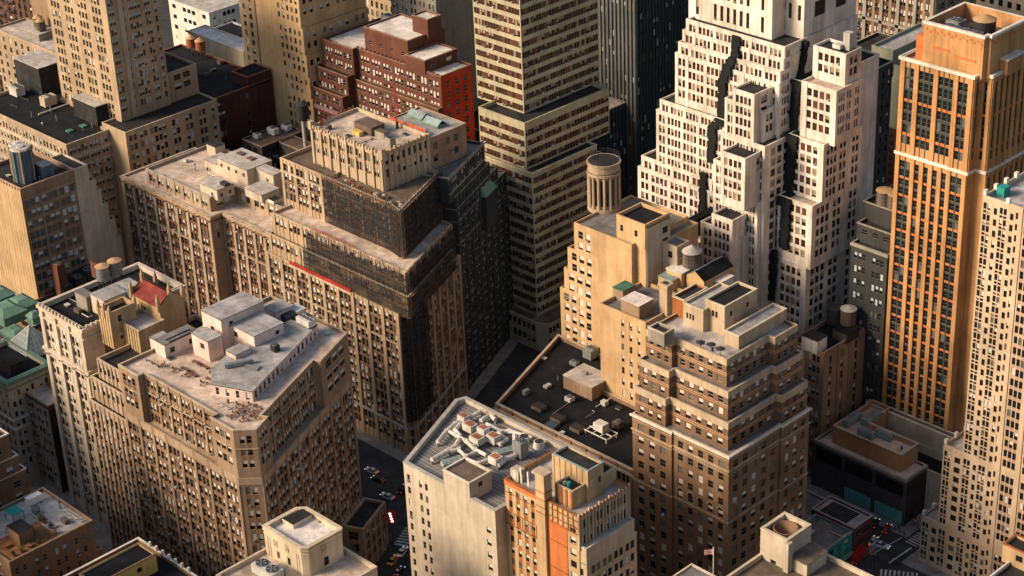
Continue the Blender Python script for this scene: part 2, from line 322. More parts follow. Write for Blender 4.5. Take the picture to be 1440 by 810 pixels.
    def tier(s, pts, z0, z1, fs=None, wall=None, roof=None, par=0.9, cop=None, name='wall', copw=0.4, copout=0.08, flat_cop=False):
        wall = wall or s.wall; fs = fs or {}; G = Geo(); n = len(pts)
        for i in range(n): s.facade(G, pts[i], pts[(i+1) % n], z0, z1, fs.get(i), wall)
        G.obj(name, s.root)
        c = cop or s.cop; ins = offset(pts, -copw); out = offset(pts, copout)
        if par > 0:
            g = Geo()
            for i in range(n):
                j = (i+1) % n
                g.face([(*ins[j], z1-par), (*ins[i], z1-par), (*ins[i], z1+0.1), (*ins[j], z1+0.1)], wall)
                g.face([(*out[i], z1+0.14), (*out[j], z1+0.14), (*ins[j], z1+0.14), (*ins[i], z1+0.14)], c)
                g.face([(*out[i], z1-0.16), (*out[j], z1-0.16), (*out[j], z1+0.14), (*out[i], z1+0.14)], c)
                g.face([(*ins[j], z1+0.1), (*ins[i], z1+0.1), (*ins[i], z1+0.14), (*ins[j], z1+0.14)], c)
            g.obj('parapet', s.root)
            r = Geo(); r.face([(*p, z1-par) for p in ins], roof or s.roof); r.obj('roof', s.root)
        else:
            r = Geo(); r.prism(offset(pts, 0.15), z1, z1+0.18, c, top=True, mtop=roof or s.roof); r.obj('roof', s.root)
        s.pts, s.z = pts, z1
        return pts
    def rect(s, x0, x1, y0, y1, z0, z1, L=None, R=None, **k):
        s.boxes.append((x0, x1, y0, y1, z0, z1))
        return s.tier([(x0, y0), (x1, y0), (x1, y1), (x0, y1)], z0, z1, {0: L, 1: R}, **k)
    def band(s, pts, z, h, out, m=None, name='cornice', edges=None):
        G = Geo(); o = offset(pts, out); i_ = offset(pts, -0.05); n = len(pts); m = m or s.cop
        for i in range(n):
            if edges is not None and i not in edges: continue
            j = (i+1) % n; a, b, c, d = o[i], o[j], i_[j], i_[i]
            G.face([(*a, z), (*b, z), (*b, z+h), (*a, z+h)], m); G.face([(*a, z+h), (*b, z+h), (*c, z+h), (*d, z+h)], m); G.face([(*d, z), (*c, z), (*b, z), (*a, z)], m)
            if edges is not None: G.face([(*a, z), (*a, z+h), (*d, z+h), (*d, z)], m); G.face([(*b, z), (*c, z), (*c, z+h), (*b, z+h)], m)
        return G.obj(name, s.root)
    def part(s, G, name):
        o = G.obj(name, s.root)
        if name in ('crenellation', 'cresting', 'brick_lattice', 'dentils', 'pier_trim', 'fire_escape', 'side_pier', 'parapet_post', 'roof_rib', 'railing', 'skylight_bars'): o['kind'] = 'stuff'
        return o
    def block(s, name, x0, x1, y0, y1, z0, z1, m, roof=None):
        G = Geo(); G.box(x0, x1, y0, y1, z0, z1, m); G.obj(name, s.root)
        if roof: g = Geo(); g.box(x0-0.15, x1+0.15, y0-0.15, y1+0.15, z1, z1+0.2, roof, bottom=True); g.obj('roof', s.root)
def rc(x0, x1, y0, y1): return [(x0, y0), (x1, y0), (x1, y1), (x0, y1)]

# ------------------------------------------------------------------ buildings
def xy(v): return (v.x, v.y)
def pbox(b, C, L, R, z, z0, fl=None, fr=None, **k):
    x0, x1, y0, y1 = R4(C, L, R, z)
    return b.rect(x0, x1, y0, y1, z0, z, fl, fr, **k)
def base_of(pts): return (sum(p[0] for p in pts)/len(pts), sum(p[1] for p in pts)/len(pts), 0)
def along(a, d, u, n=(0, 0), v=0): return (a[0]+d[0]*u+n[0]*v, a[1]+d[1]*u+n[1]*v)

# --- brown office block with the pink penthouse
def brown_office():
    z1, z2 = 68.0, 54.0
    C1, C2, E = P(334, 674, z2), P(368, 672, z2), P(494, 532, z2)
    yf = P(184, 581, z2).y; yf = (yf+C1.y)/2
    xL = P(181, 506, z1).x
    d = Vector((E.x-C2.x, E.y-C2.y)); LR = d.length; d.normalize(); n = (-d.y, d.x)
    c1 = (C1.x, yf); c2 = xy(C2); e = along(c2, d, LR)
    b = Bld('brown_office_block', 'brown stone office block with pink penthouse and cafe tables on its roof terrace', 'brown_stone', base=(-370, 262, 0), mood='lit', glass='plain', frame='frame_tan', roof='roof_sand')
    h = 3.5
    bay = F(('P'+'w,w,w')*8+'P', h, 0.56, 1.6, ww=0.95, pw=0.75, po=0.22, sp='brown_brick', bot=0.4)
    fr = F(('P'+'w,w,w')*8+'P', h, 0.6, 1.6, ww=0.95, pw=0.7, po=0.22, sp='brown_brick', mood='pale', glass='cool', bot=0.4)
    ch = F('.w,w.', h, 0.56, 1.6, sp='brown_brick', mood='pale')
    low = [(xL, yf), c1, c2, e, (xL, e[1])]
    b.tier(low, 0, z2, {0: bay.but(top=2.6), 1: ch.but(top=2.6), 2: fr.but(top=2.6)}, par=0.3, cop='brown_stone_pale', roof='brown_stone_pale')
    xp = P(206, 523, z1).x; yb = yf+2.0; xb = P(308, 580, z1).x
    k = (P(373, 576, z1)-P(357, 594, z1)).length; k2 = (P(462, 502, z1)-P(357, 594, z1)).length
    up = [(xL, yf), (xp, yf), (xp, yb), (xb, yb), (xb, yf), c1, c2, along(c2, d, k), along(c2, d, k, n, 2.0), along(c2, d, k2, n, 2.0), along(c2, d, k2), e, (xL, e[1])]
    b.tier(up, z2-0.3, z1, {0: F('.w,w,w.', h, 0.56, 1.7, sp='red_spandrel'), 2: F(('P'+'w,w,w')*6+'P', 3.32, 0.56, 1.5, ww=0.95, pw=0.7, po=0.2, sp='brown_brick', bot=0.1), 4: F('.w,w,w.', h, 0.56, 1.7), 5: ch.but(top=1.7), 6: F('.w,w,w.', h, 0.58, 1.7, mood='pale', glass='cool'),
           8: F(('P'+'w,w,w')*6+'P', 3.32, 0.6, 1.5, bot=0.1, ww=0.95, pw=0.7, po=0.2, sp='brown_brick', mood='pale', glass='cool'), 10: F('.w,w,w.', h, 0.6, 1.7, mood='pale', glass='cool')}, par=0.8, copw=0.5)
    b.band(low, z2-1.9, 1.9, 0.18, 'brown_stone_pale'); b.band(up, z1-5.6, 0.35, 0.2, 'brown_stone_pale'); b.band(low, 9.0, 0.8, 0.3, 'brown_stone_pale')
    r = z1-0.8
    W1 = lambda p: F(p, 3.4, 0.42, 1.4, rows=1, mood='dark', bot=0.2)
    ps = dict(wall='pink_stucco', par=0, cop='frame_dark', roof='roof_blue_grey', name='penthouse_wall')
    pbox(b, (310.5, 451), (282, 437), (367, 422.5), r+8.6, r, W1('..w..').but(top=3.2), W1('..w........'), **ps)
    pbox(b, (357, 473.6), (322, 455), (397, 454), r+6.2, r, W1('.w....'), F('.....w.', 2.6, 0.42, 1.2, mood='dark'), **ps)
    pbox(b, (292, 481), (268.5, 469), (312, 472), r+6.0, r, W1('..w.'), None, **ps)
    pbox(b, (231, 486), (215, 479), (275, 463), r+3.9, r, None, W1('.w...w.'), **{**ps, 'roof': 'roof_grey'})
    pbox(b, (222, 481), (207, 476), 4.2, r+3.6, r, None, None, **ps)
    pbox(b, (388, 441), (372, 432), 6.0, r+4.2, r, None, None, **ps)
    pbox(b, (331, 500), (317, 493), 4.5, r+4.4, r+2.9, None, None, **ps)
    # low wing set square to the avenue
    zc = r+3.0; w0 = P(354.5, 551, zc); LW = (P(452.5, 458, zc)-w0).length; p0 = xy(w0)
    wing = [along(p0, d, 0, n, 11.5), p0, along(p0, d, LW), along(p0, d, LW, n, 8.0), along(p0, d, 15, n, 15.0), along(p0, d, 7, n, 15.5)]
    b.tier(wing, r, zc, {0: F('.w..w..w..w.', 3, 0.72, 0.5, rows=1, mood='dark', bot=0.1, frame='frame_white'), 1: F('.w'*15+'.', 3, 0.62, 0.6, rows=1, mood='shade', bot=0.1)}, wall='pink_stucco', par=0, cop='frame_dark', roof='roof_blue_grey', name='penthouse_wall')
    # duct and skylight lines on the penthouse roofs
    G = Geo(); a = P(234, 480, r+4.1)
    for i in (0, 1): G.box(a.x-0.6+i*1.6, a.x-0.45+i*1.6, a.y+0.2, a.y+8, r+4.1, r+4.35, 'dark_metal')
    b.part(G, 'roof_rail')
    return dict(d=d, n=n, c2=c2, LR=LR, r=r, yf=yf, e=e, xL=xL, zc=zc)
IB = brown_office()

# --- golden vertical-pier building with a castle-like crown, beside it
def castle():
    z = 62.0; yf = IB['yf']+0.6; xR = IB['xL']-0.15; xl = P(133, 480, 66).x
    b = Bld('castle_top_building', 'golden brick building with castle-like gabled crown and close-set vertical piers', 'gold_brick', base=(xR-12, yf+18, 0), frame='frame_tan', roof='roof_tar')
    pier = F('P'+'wP'*8, 3.4, 0.68, 2.2, ww=1.45, pw=0.8, po=0.2, sp='brown_brick', mood='pale', wall='brown_stone_pale')
    z1, z2 = 50.0, 56.5
    b.rect(xl, xR, yf, yf+36, 0, z1, pier, None, par=0.4); b.rect(xl, xR, yf+1.6, yf+36, z1-0.4, z2, pier.but(top=1.4), None, par=0.4); b.rect(xl+2, xR, yf+3.2, yf+36, z2-0.4, z, pier.but(top=1.4), None, par=1.2)
    r = z-1.2
    # crown: stepped body, square tower, gabled dormer
    x0, x1, y0, y1 = R4((195, 466), (170, 446), (228, 448), r+7)
    b.rect(x0, x1, y0, y1, r, r+7, F('P'+':P'*8, 3, po=0.2, pw=0.6), None, wall='gold_brick', par=1.0, roof='roof_pale', name='crown_wall')
    x0, x1, y0, y1 = R4((154, 441), (139, 432), (186, 424), r+11)
    b.rect(x0, x1, y0, y1, r, r+11, F('P'+':P'*4, 3, po=0.2, pw=0.6), F('..w....', 5.2, 0.4, 1.6, mood='dark'), wall='gold_brick', par=1.4, roof='roof_tar', name='crown_wall', cop='gold_brick')
    for (fx, fy) in ((x0, y0), (x1, y0), (x1, y1), ((x0+x1)/2, y0)):
        G = Geo(); G.cyl(fx, fy, r+9, r+12.2, 0.55, 0.5, 'gold_brick', 8); G.cyl(fx, fy, r+12.2, r+13.6, 0.55, 0.05, 'gold_brick', 8); b.part(G, 'finial')
    # gabled dormer with red roof
    zz = r+13; x0, x1, y0, y1 = R4((224, 434), (204, 404), (247, 413), zz-3)
    G = Geo(); G.box(x0, x1, y0, y1, r, zz-3, 'gold_brick')
    ym = (y0+y1)/2
    for xx in (x0+0.01, x1-0.01): G.face([(xx, y0, zz-3), (xx, y1, zz-3), (xx, ym, zz+0.6)], 'gold_brick')
    b.part(G, 'dormer_wall')
    G = Geo(); G.face([(x0+0.6, y0-0.2, zz-3), (x1-0.6, y0-0.2, zz-3), (x1-0.6, ym, zz), (x0+0.6, ym, zz)], 'roof_red_tile'); G.face([(x1-0.6, y1+0.2, zz-3), (x0+0.6, y1+0.2, zz-3), (x0+0.6, ym, zz), (x1-0.6, ym, zz)], 'roof_red_tile'); b.part(G, 'gabled_roof')
    for xx in (x0+0.4, x1-0.4):
        for yy, hh in ((y0, 0), (y1, 0), (ym, 2.2)):
            G = Geo(); G.cyl(xx, yy, zz-4, zz-0.8+hh, 0.7, 0.6, 'gold_brick', 8); G.cyl(xx, yy, zz-0.8+hh, zz+1.2+hh, 0.62, 0.05, 'gold_brick', 8); b.part(G, 'finial')
    G = Geo()
    for i in range(4): G.box(x0+1.2+i*1.5, x0+2.0+i*1.5, y0-0.06, y0+0.1, zz-8.5, zz-5.2, 'glass_dark')
    b.part(G, 'crown_window')
    G = Geo(); G.box(x0-0.5, x1+0.3, y0-1.2, y0-0.02, r+4.0, r+4.3, 'roof_red_tile', bottom=True); b.part(G, 'tile_ledge')
    # chimney on the roof's north parapet
    p = P(258, 448, r+3); G = Geo(); G.box(p.x-0.9, p.x+0.9, p.y-0.9, p.y+0.9, r, r+3.2, 'brown_brick'); G.box(p.x-0.5, p.x+0.5, p.y-0.5, p.y+0.5, r+3.2, r+3.25, 'dark_metal'); b.part(G, 'chimney')
    return dict(xl=xl, yf=yf, r=r)
CA = castle()

# --- white terracotta block with black roof
def terracotta():
    z = 66.0; x0, x1, y0, y1 = R4((116, 462), (56, 428), (140, 450), z); x1 = min(x1, CA['xl']-0.1); yb = P(170, 358, z).y
    b = Bld('white_terracotta_block', 'white terracotta corner block with black roof, ornate cornice and round brick piers', 'white_terracotta', base=((x0+x1)/2, (y0+yb)/2, 0), frame='frame_tan', roof='roof_black', cop='white_terracotta')
    fl = F('P'+'w,w,wP'*3, 3.45, 0.66, 4.6, ww=0.8, pw=1.05, po=0.6, sp='white_terracotta', bot=0.4)
    pts = rc(x0, x1, y0, yb)
    b.tier(pts, 0, z, {0: fl, 1: F('.w,w,w.', 3.45, 0.6, 4.6, mood='lit', sp='brown_brick')}, par=1.4, copw=0.6)
    b.band(pts, z-1.0, 1.0, 0.8); b.band(pts, z-3.6, 0.5, 0.5); b.band(pts, z-14, 0.9, 0.9); b.band(pts, z-15.3, 0.4, 0.6)
    G = Geo()
    for i in range(13):
        xx = x0+0.6+(x1-x0-1.2)*i/12; G.box(xx-0.35, xx+0.35, y0-0.75, y0-0.1, z+0.14, z+0.9, 'white_terracotta')
    for i in range(5):
        yy = y0+1.2+i*1.6; G.box(x1+0.1, x1+0.7, yy-0.3, yy+0.3, z+0.14, z+0.8, 'white_terracotta')
    b.part(G, 'cresting')
    # roof sheds
    r = z-1.4
    def shed(C, L, R, h, m, rf, nm='bulkhead'):
        a = R4(C, L, R, r+h); b.rect(*a, r, r+h, None, None, wall=m, par=0, cop=rf, roof=rf, name=nm)
    shed((121, 419), (108, 409), (130, 413), 4.5, 'grey_stone', 'roof_grey')
    shed((146, 424), (131, 412), (188, 398), 5.5, 'white_terracotta', 'roof_blue_grey')
    shed((180, 406), (166, 398), (190, 396), 7.0, 'blue_steel', 'roof_blue_grey')
    a = R4((136, 372), (126, 367), (139, 370), r+5); G = Geo(); G.box(*a, r, r+5, 'red_brick'); G.box(a[0]+0.4, a[1]-0.4, a[2]+0.3, a[3]-0.3, r+5, r+5.1, 'dark_metal'); b.part(G, 'chimney')
    return dict(x0=x0, x1=x1, y0=y0, yb=yb, r=r, z=z)
TE = terracotta()

# --- long brown setback building across the street
MZ = 52.0
def long_brown():
    z = MZ; a = R4((296, 305), (171, 247), 38, z); x0, x1, y0, _ = a; s = P(318, 301, z); x2 = P(389, 333, z).x; ys = s.y
    yb = P(296, 201, z+4.5).y
    b = Bld('long_brown_building', 'long brown building with sandy roof, red spandrels and cream rooftop sheds', 'brown_stone_pale', base=((x0+x2)/2, y0+20, 0), mood='lit', frame='frame_tan', roof='roof_sand')
    pts = [(x0, y0), (x1, y0), (x1, ys), (x2, ys), (x2, yb), (x0, yb)]
    f = F(('P'+'w,w,w')*8+'P', 3.35, 0.64, 2.4, ww=0.8, pw=0.9, po=0.35, sp='red_spandrel', bot=0.4)
    b.tier(pts, 0, z, {0: f, 1: F('..w..', 3.35, 0.6, 2.8, rows=2), 2: f.but(pat=('P'+'w,w,w')*5+'P')}, par=0.6, copw=0.6)
    b.band(pts, z-0.9, 0.9, 0.5, 'brown_stone_pale'); b.band(pts, z-12.3, 0.5, 0.3, 'brown_stone_pale', edges=(0, 1, 2)); b.band(pts, z-2.1, 0.5, 0.35, 'brown_brick', edges=(0, 1, 2))
    zu = z+4.5; uf = P(205, 237, zu); yu = uf.y; xj = P(302, 275, zu).x; yj = P(327, 261, zu).y
    up = [(uf.x, yu), (xj, yu), (xj, yj), (x2-0.2, yj), (x2-0.2, yb), (uf.x, yb)]
    b.tier(up, z-0.6, zu, {0: F(('P'+'w,w')*7+'P', 3.6, 0.6, 1.4, po=0.2, pw=1.2, rows=1, mood='pale'), 1: F('.w,w.', 3.6, 0.6, 1.4, rows=1), 2: F(('P'+'w,w')*4+'P', 3.6, 0.6, 1.4, po=0.2, rows=1, mood='pale')}, par=0.9, cop='coping_grey')
    r = zu-0.9
    W = lambda p, **k: F(p, 3.2, 0.4, 1.5, rows=1, mood='dark', bot=0.2, **k)
    ps = dict(wall='beige_stucco', par=0, cop='frame_brown', roof='roof_pale', name='roof_shed_wall')
    pbox(b, (347, 240), (308, 221), (370, 221), r+6.2, r, W('.w..w..w..w.'), None, **ps); pbox(b, (384, 247), (352, 233), (396, 241), r+6.0, r, W('.w....w..'), None, **ps)
    pbox(b, (305, 268), (279, 258), (327, 258), r+3.6, r, W('.....w..'), W('.w..w.'), **ps); pbox(b, (368, 275), (345, 264), 7, r+2.8, r, W('.w.w.w.'), None, **ps); pbox(b, (309, 234), (288, 224), 7, r+3.0, r, None, None, **ps)
    p = P(303, 203, r+3); b.block('bulkhead', p.x-2.4, p.x+2.4, p.y-2, p.y+2, r, r+3.2, 'beige_stucco', 'roof_tar')
    return dict(y0=y0, x0=x0, x2=x2, ys=ys, r=r, yb=yb)
LB = long_brown()

# --- scaffolded tower on the avenue corner, with its dark rear building
def scaffolded():
    zs = [48.6, 55.0, 61.6, 76.5]
    A0, A1 = P(403, 369, zs[0]), P(556, 440, zs[0]); yA = LB['y0']+0.2; xl = LB['x2']+0.15
    RA = P(653, 366, zs[0])
    b = Bld('scaffolded_tower', 'tan setback office tower wrapped in dark construction netting and scaffold', 'tan_brick', base=(-420, 350, 0), mood='lit', frame='frame_tan', roof='roof_brown')
    f = F('P'+'w,w,wP'*9, 3.2, 0.62, 1.6, ww=0.85, pw=0.8, po=0.35, sp='brown_brick', bot=0.3)
    d = Vector(IB['d']); n = (-d.y, d.x)
    def ring(z, corner, L, R, xl_):
        c = P(*corner, z); y = c.y; u = (P(*R, z)-c).length
        return [(xl_, y), xy(c), along(xy(c), d, u), (xl_, along(xy(c), d, u)[1])]
    tiers = []
    c = P(560, 442, zs[0]); u = (P(653, 366, zs[0])-c).length
    cc = (c.x, yA); c2 = along(cc, d, 3.0); c2 = (c2[0]+2.2, c2[1])
    tA = [(xl, yA), cc, c2, along(c2, d, u), (xl, along(c2, d, u)[1])]
    fr = f.but(pat='P'+'w,w,wP'*7, mood='shade')
    b.tier(tA, 0, zs[0], {0: f, 1: F('.w.', 3.2, 0.6, 1.6, mood='dark'), 2: fr}, par=0.6, wall='tan_brick'); b.band(tA, 9, 0.8, 0.4, 'coping_grey'); b.band(tA, zs[0]-11, 0.5, 0.25, 'tan_brick', edges=(0,))
    tB = ring(zs[1], (574, 418), None, (648, 352), xl+1); tC = ring(zs[2], (571, 383), None, (640, 316), xl+1.5)
    tD0 = P(394, 222, zs[3]); tDc = P(558, 300, zs[3]); uD = (P(621, 242, zs[3])-tDc).length; xD = tD0.x
    q0 = (tDc.x-6.5, tD0.y); q1 = along(xy(tDc), d, 2.0)
    tD = [(xD, tD0.y), q0, q1, along(xy(tDc), d, uD), (xD, along(xy(tDc), d, uD)[1])]
    g = f.but(top=1.4, po=0.2)
    b.tier(tB, zs[0]-0.6, zs[1], {0: g.but(pat='P'+'w,w,wP'*9), 1: fr.but(top=1.4, mood='dark')}, par=0.6); b.tier(tC, zs[1]-0.6, zs[2], {0: g.but(pat='P'+'w,w,wP'*9), 1: fr.but(top=1.4, mood='dark')}, par=0.8, cop='tan_brick_pale', roof='roof_sand')
    b.tier(tD, zs[2]-0.8, zs[3], {0: g.but(pat='P'+'w,w,wP'*8), 1: fr.but(pat='P'+'w,wP'*4, top=1.4, mood='dark'), 2: fr.but(pat='P'+'w,w,wP'*5, top=1.4, mood='dark')}, par=1.0, cop='tan_brick_pale', wall='tan_brick')
    b.band(tD, zs[3]-4.4, 0.6, 0.3, 'tan_brick_pale', edges=(0,))
    # penthouse block with crenellated top
    r = zs[3]-1.0; zp = r+12.2; x0, x1, y0, y1 = R4((537, 216), (434, 178), (603, 189), zp)
    pent = rc(x0, x1, y0, y1)
    b.tier(pent, r, zp, {0: F('P'+'w,w,wP'*8, 4.0, 0.55, 1.6, ww=0.8, pw=0.9, po=0.45, sp='tan_brick'), 1: F('P'+'wP'*8, 4.0, 0.55, 1.6, ww=0.95, pw=0.7, po=0.3, mood='shade')}, par=0.9, cop='tan_brick_pale', roof='roof_sand', wall='tan_brick_pale', name='penthouse_wall')
    G = Geo(); N = 25
    for i in range(N):
        xx = x0+(x1-x0)*i/(N-1); hh = 0.9 if i % 3 == 0 else 0.45
        G.box(xx-0.32, xx+0.32, y0-0.5, y0+0.3, zp-0.4, zp+hh, 'tan_brick_pale')
    for i in range(12):
        yy = y0+(y1-y0)*i/11; G.box(x1-0.3, x1+0.4, yy-0.32, yy+0.32, zp-0.4, zp+(0.9 if i % 3 == 0 else 0.4), 'tan_brick_pale')
    b.part(G, 'crenellation')
    G = Geo(); G.box(x1-0.6, x1+0.9, y0-0.8, y0+0.6, zp-1.5, zp+1.6, 'tan_brick_pale'); G.box(x0-0.7, x0+0.7, y0-0.7, y0+0.7, zp-1, zp+1.5, 'tan_brick_pale'); b.part(G, 'corner_pier')
    # rear extension of the penthouse (grey roofed)
    xe0, xe1, ye0, ye1 = R4((604, 193), (545, 168), (640, 168), zp-1.5); b.rect(max(xe0, x0), x1-0.2, y1, ye1, r, zp-1.5, None, F('.w..w.w..', 4, 0.5, 2, mood='dark'), wall='brown_stone', par=0.3, roof='roof_blue_grey', name='penthouse_wall')
    pr = zp-0.9
    def pb(C, L, R, h, m, rf): a = R4(C, L, R, pr+h); b.rect(*a, pr, pr+h, None, None, wall=m, par=0, cop=rf, roof=rf, name='bulkhead')
    pb((522, 181), (502, 170), (541, 174), 2.6, 'roof_brown', 'roof_brown'); pb((540, 188), (524, 181), (546, 185), 2.0, 'grey_stone', 'roof_brown')
    return dict(zs=zs, tA=tA, tB=tB, tC=tC, tD=tD, d=d, n=n, b=b, r=r, pr=pr, c2=c2, u=u, pent=pent, zp=zp, ye1=ye1)
SC = scaffolded()

def dark_rear():
    d, n = SC['d'], SC['n']; a = along(SC['c2'], d, SC['u']+0.2)      # on the avenue line, just past the tower
    zs = [75.0, 66.0, 61.5, 57.0, 52.0]
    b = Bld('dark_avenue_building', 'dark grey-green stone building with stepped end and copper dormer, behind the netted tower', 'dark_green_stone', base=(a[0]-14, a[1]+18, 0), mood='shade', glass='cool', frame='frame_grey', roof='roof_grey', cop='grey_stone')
    def end(px, py, z):                # distance along the avenue line seen at this pixel
        q = P(px, py, z); return (Vector(xy(q))-Vector(a)).dot(d)
    us = [ucol(a, d, zs[4], 724), ucol(a, d, zs[3], 711), ucol(a, d, zs[2], 700), ucol(a, d, zs[1], 689)]
    f = F(('P'+'w,w,w')*9+'P', 3.0, 0.46, 1.4, ww=0.9, pw=1.2, po=0.2, bot=0.3, mood='pale')
    lo, hi = 45.0, 90.0
    for _ in range(40):                # height at which the avenue plane carries the roof edge seen in the picture
        m = (lo+hi)/2
        if (Vector(xy(P(680, 201, m)))-Vector(a)).dot(Vector(n)) < 0: hi = m
        else: lo = m
    zs[0] = max(66.0, min(76.0, lo+1.0)); zs[1] = zs[0]-8; zs[2] = zs[1]-4.2; zs[3] = zs[2]-4.2
    us = [ucol(a, d, zs[4], 724), ucol(a, d, zs[3], 711), ucol(a, d, zs[2], 700), ucol(a, d, zs[1], 689)]
    def poly(u0, u1, v): return [along(a, d, u0, n, v), along(a, d, u1, n, v), along(a, d, u1, n, 26), along(a, d, u0, n, 26)]
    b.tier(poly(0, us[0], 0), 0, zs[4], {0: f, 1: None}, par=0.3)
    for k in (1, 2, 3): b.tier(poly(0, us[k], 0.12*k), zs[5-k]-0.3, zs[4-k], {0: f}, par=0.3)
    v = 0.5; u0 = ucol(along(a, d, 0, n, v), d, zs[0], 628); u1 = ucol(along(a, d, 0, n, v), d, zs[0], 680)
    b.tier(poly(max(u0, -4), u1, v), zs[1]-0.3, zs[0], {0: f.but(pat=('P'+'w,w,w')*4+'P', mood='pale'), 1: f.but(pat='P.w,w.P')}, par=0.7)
    top = poly(max(u0, -4), u1, v); b.band(top, zs[0]-5.6, 0.5, 0.3, 'grey_stone', edges=(0, 1)); b.band(top, zs[0]-0.6, 0.6, 0.3, 'grey_stone', edges=(0, 1))
    # copper dormer
    q = P(676, 318, zs[3]); u = (Vector(xy(q))-Vector(a)).dot(d)
    u = 0.55*us[2]
    G = Geo(); z0, z1 = zs[4]-4, zs[4]+11.5
    u = ucol(a, d, zs[3], 684); A = [along(a, d, u-4.2, n, -1.6), along(a, d, u+4.2, n, -1.6), along(a, d, u+4.2, n, 6), along(a, d, u-4.2, n, 6)]
    G.prism(A, z0, z1-3.6, 'dark_stone', top=False); b.part(G, 'dormer_wall')
    G = Geo(); o = offset(A, 0.35); t0, t1 = along(a, d, u-1.8, n, 3.0), along(a, d, u+1.8, n, 3.0); zt, zr = z1-3.6, z1+2.2
    G.face([(*o[0], zt), (*o[1], zt), (*t1, zr), (*t0, zr)], 'green_copper'); G.face([(*o[1], zt), (*o[2], zt), (*t1, zr)], 'green_copper'); G.face([(*o[2], zt), (*o[3], zt), (*t0, zr), (*t1, zr)], 'green_copper'); G.face([(*o[3], zt), (*o[0], zt), (*t0, zr)], 'green_copper'); b.part(G, 'copper_roof')
    # roof shed
    p = P(632, 212, zs[0]+2); b.block('bulkhead', p.x-2.5, p.x+2.5, p.y-2, p.y+3, zs[0]-0.7, zs[0]+3.2, 'bluish_panel', 'roof_tar')
    return dict(a=a, us=us)
DR = dark_rear()

# --- strip-window tower
def strip_tower():
    z1 = 77.0; c = P(737, 160, z1-1); cx, cy = c.x, c.y; xl = P(652, 145, z1-1).x; yr = P(852, 118, z1-1).y
    b = Bld('strip_window_tower', 'tall tower with cream spandrel bands and continuous strips of brown windows', 'olive_panel', base=(cx-14, cy+20, 0), mood='strip', glass='brown', frame='frame_brown', roof='roof_tar', cop='olive_panel')
    h = 3.58
    sl = F(('w,'*17)[:-1], h, 0.50, 1.9, ww=1.0, rd=0.12, em=0.35, bot=0.2, mull='brown_infill'); sr = F(('w,'*31)[:-1], h, 0.50, 1.9, ww=1.0, rd=0.12, em=0.35, bot=0.2, mull='brown_infill')
    b.rect(xl, cx, cy, yr, z1-1, 120, sl.but(top=1.9), sr.but(top=1.9))
    a = R4((737.6, 173), (674.4, 150), (852.6, 122), z1); x0 = a[0]
    z2 = 61.6; a2 = R4((748, 244.4), (686, 222), (834, 205), z2)
    b.rect(a[0], a[1]+0.3, a[2]-0.3, a[3], z2-0.6, z1, sl.but(pat=('w,'*14)[:-1], top=2.6), sr.but(top=2.6), par=1.2)
    b.rect(min(a2[0], a[0]-0.5), a2[1], a2[2], a2[3]+1.5, 10.0, z2, sl.but(pat=('w,'*17)[:-1], top=1.7), sr.but(pat=('w,'*28)[:-1], top=1.7), par=0.6, cop='cream_stone')
    b.rect(xl, a[0]-0.1, cy+1.0, yr, 10, z1-4.4, sl.but(pat='.w,w,w,w,w.', top=1.2), None, par=0.6)
    # podium
    p0, p1, p2 = P(754, 454, 10.5), P(772, 457, 10.5), P(800, 432, 10.5)
    b.tier([(a2[0]-8, p0.y), xy(p0), xy(p1), (p1.x, a2[3]+4), (a2[0]-8, a2[3]+4)], 0, 10.5, {0: F(('w,'*14), 4.2, 0.5, 1.2, mood='dark'), 2: F(('w,'*20), 4.2, 0.5, 1.2, mood='dark')}, par=0.3, roof='roof_brown')
    return dict(x1=a2[1], yb=a2[3]+4, cy=cy)
ST = strip_tower()

# --- dark finned tower behind
def finned():
    c = P(896.5, 280, 12); x1, y0 = c.x, c.y
    b = Bld('dark_finned_tower', 'dark slab tower with close vertical grey fins behind the cream-banded tower', 'charcoal_fin', base=(x1-14, y0+25, 0), mood='dark', glass='blue', frame='frame_dark', roof='roof_grey')
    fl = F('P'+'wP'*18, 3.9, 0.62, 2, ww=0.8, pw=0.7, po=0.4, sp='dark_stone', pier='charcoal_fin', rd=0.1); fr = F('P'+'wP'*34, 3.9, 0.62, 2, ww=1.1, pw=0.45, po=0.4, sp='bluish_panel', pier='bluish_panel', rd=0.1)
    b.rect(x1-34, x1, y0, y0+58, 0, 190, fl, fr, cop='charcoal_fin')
    q = Py(880, 144, y0-0.3)
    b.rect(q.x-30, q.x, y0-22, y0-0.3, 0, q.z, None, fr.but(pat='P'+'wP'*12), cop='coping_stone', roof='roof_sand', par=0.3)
finned()

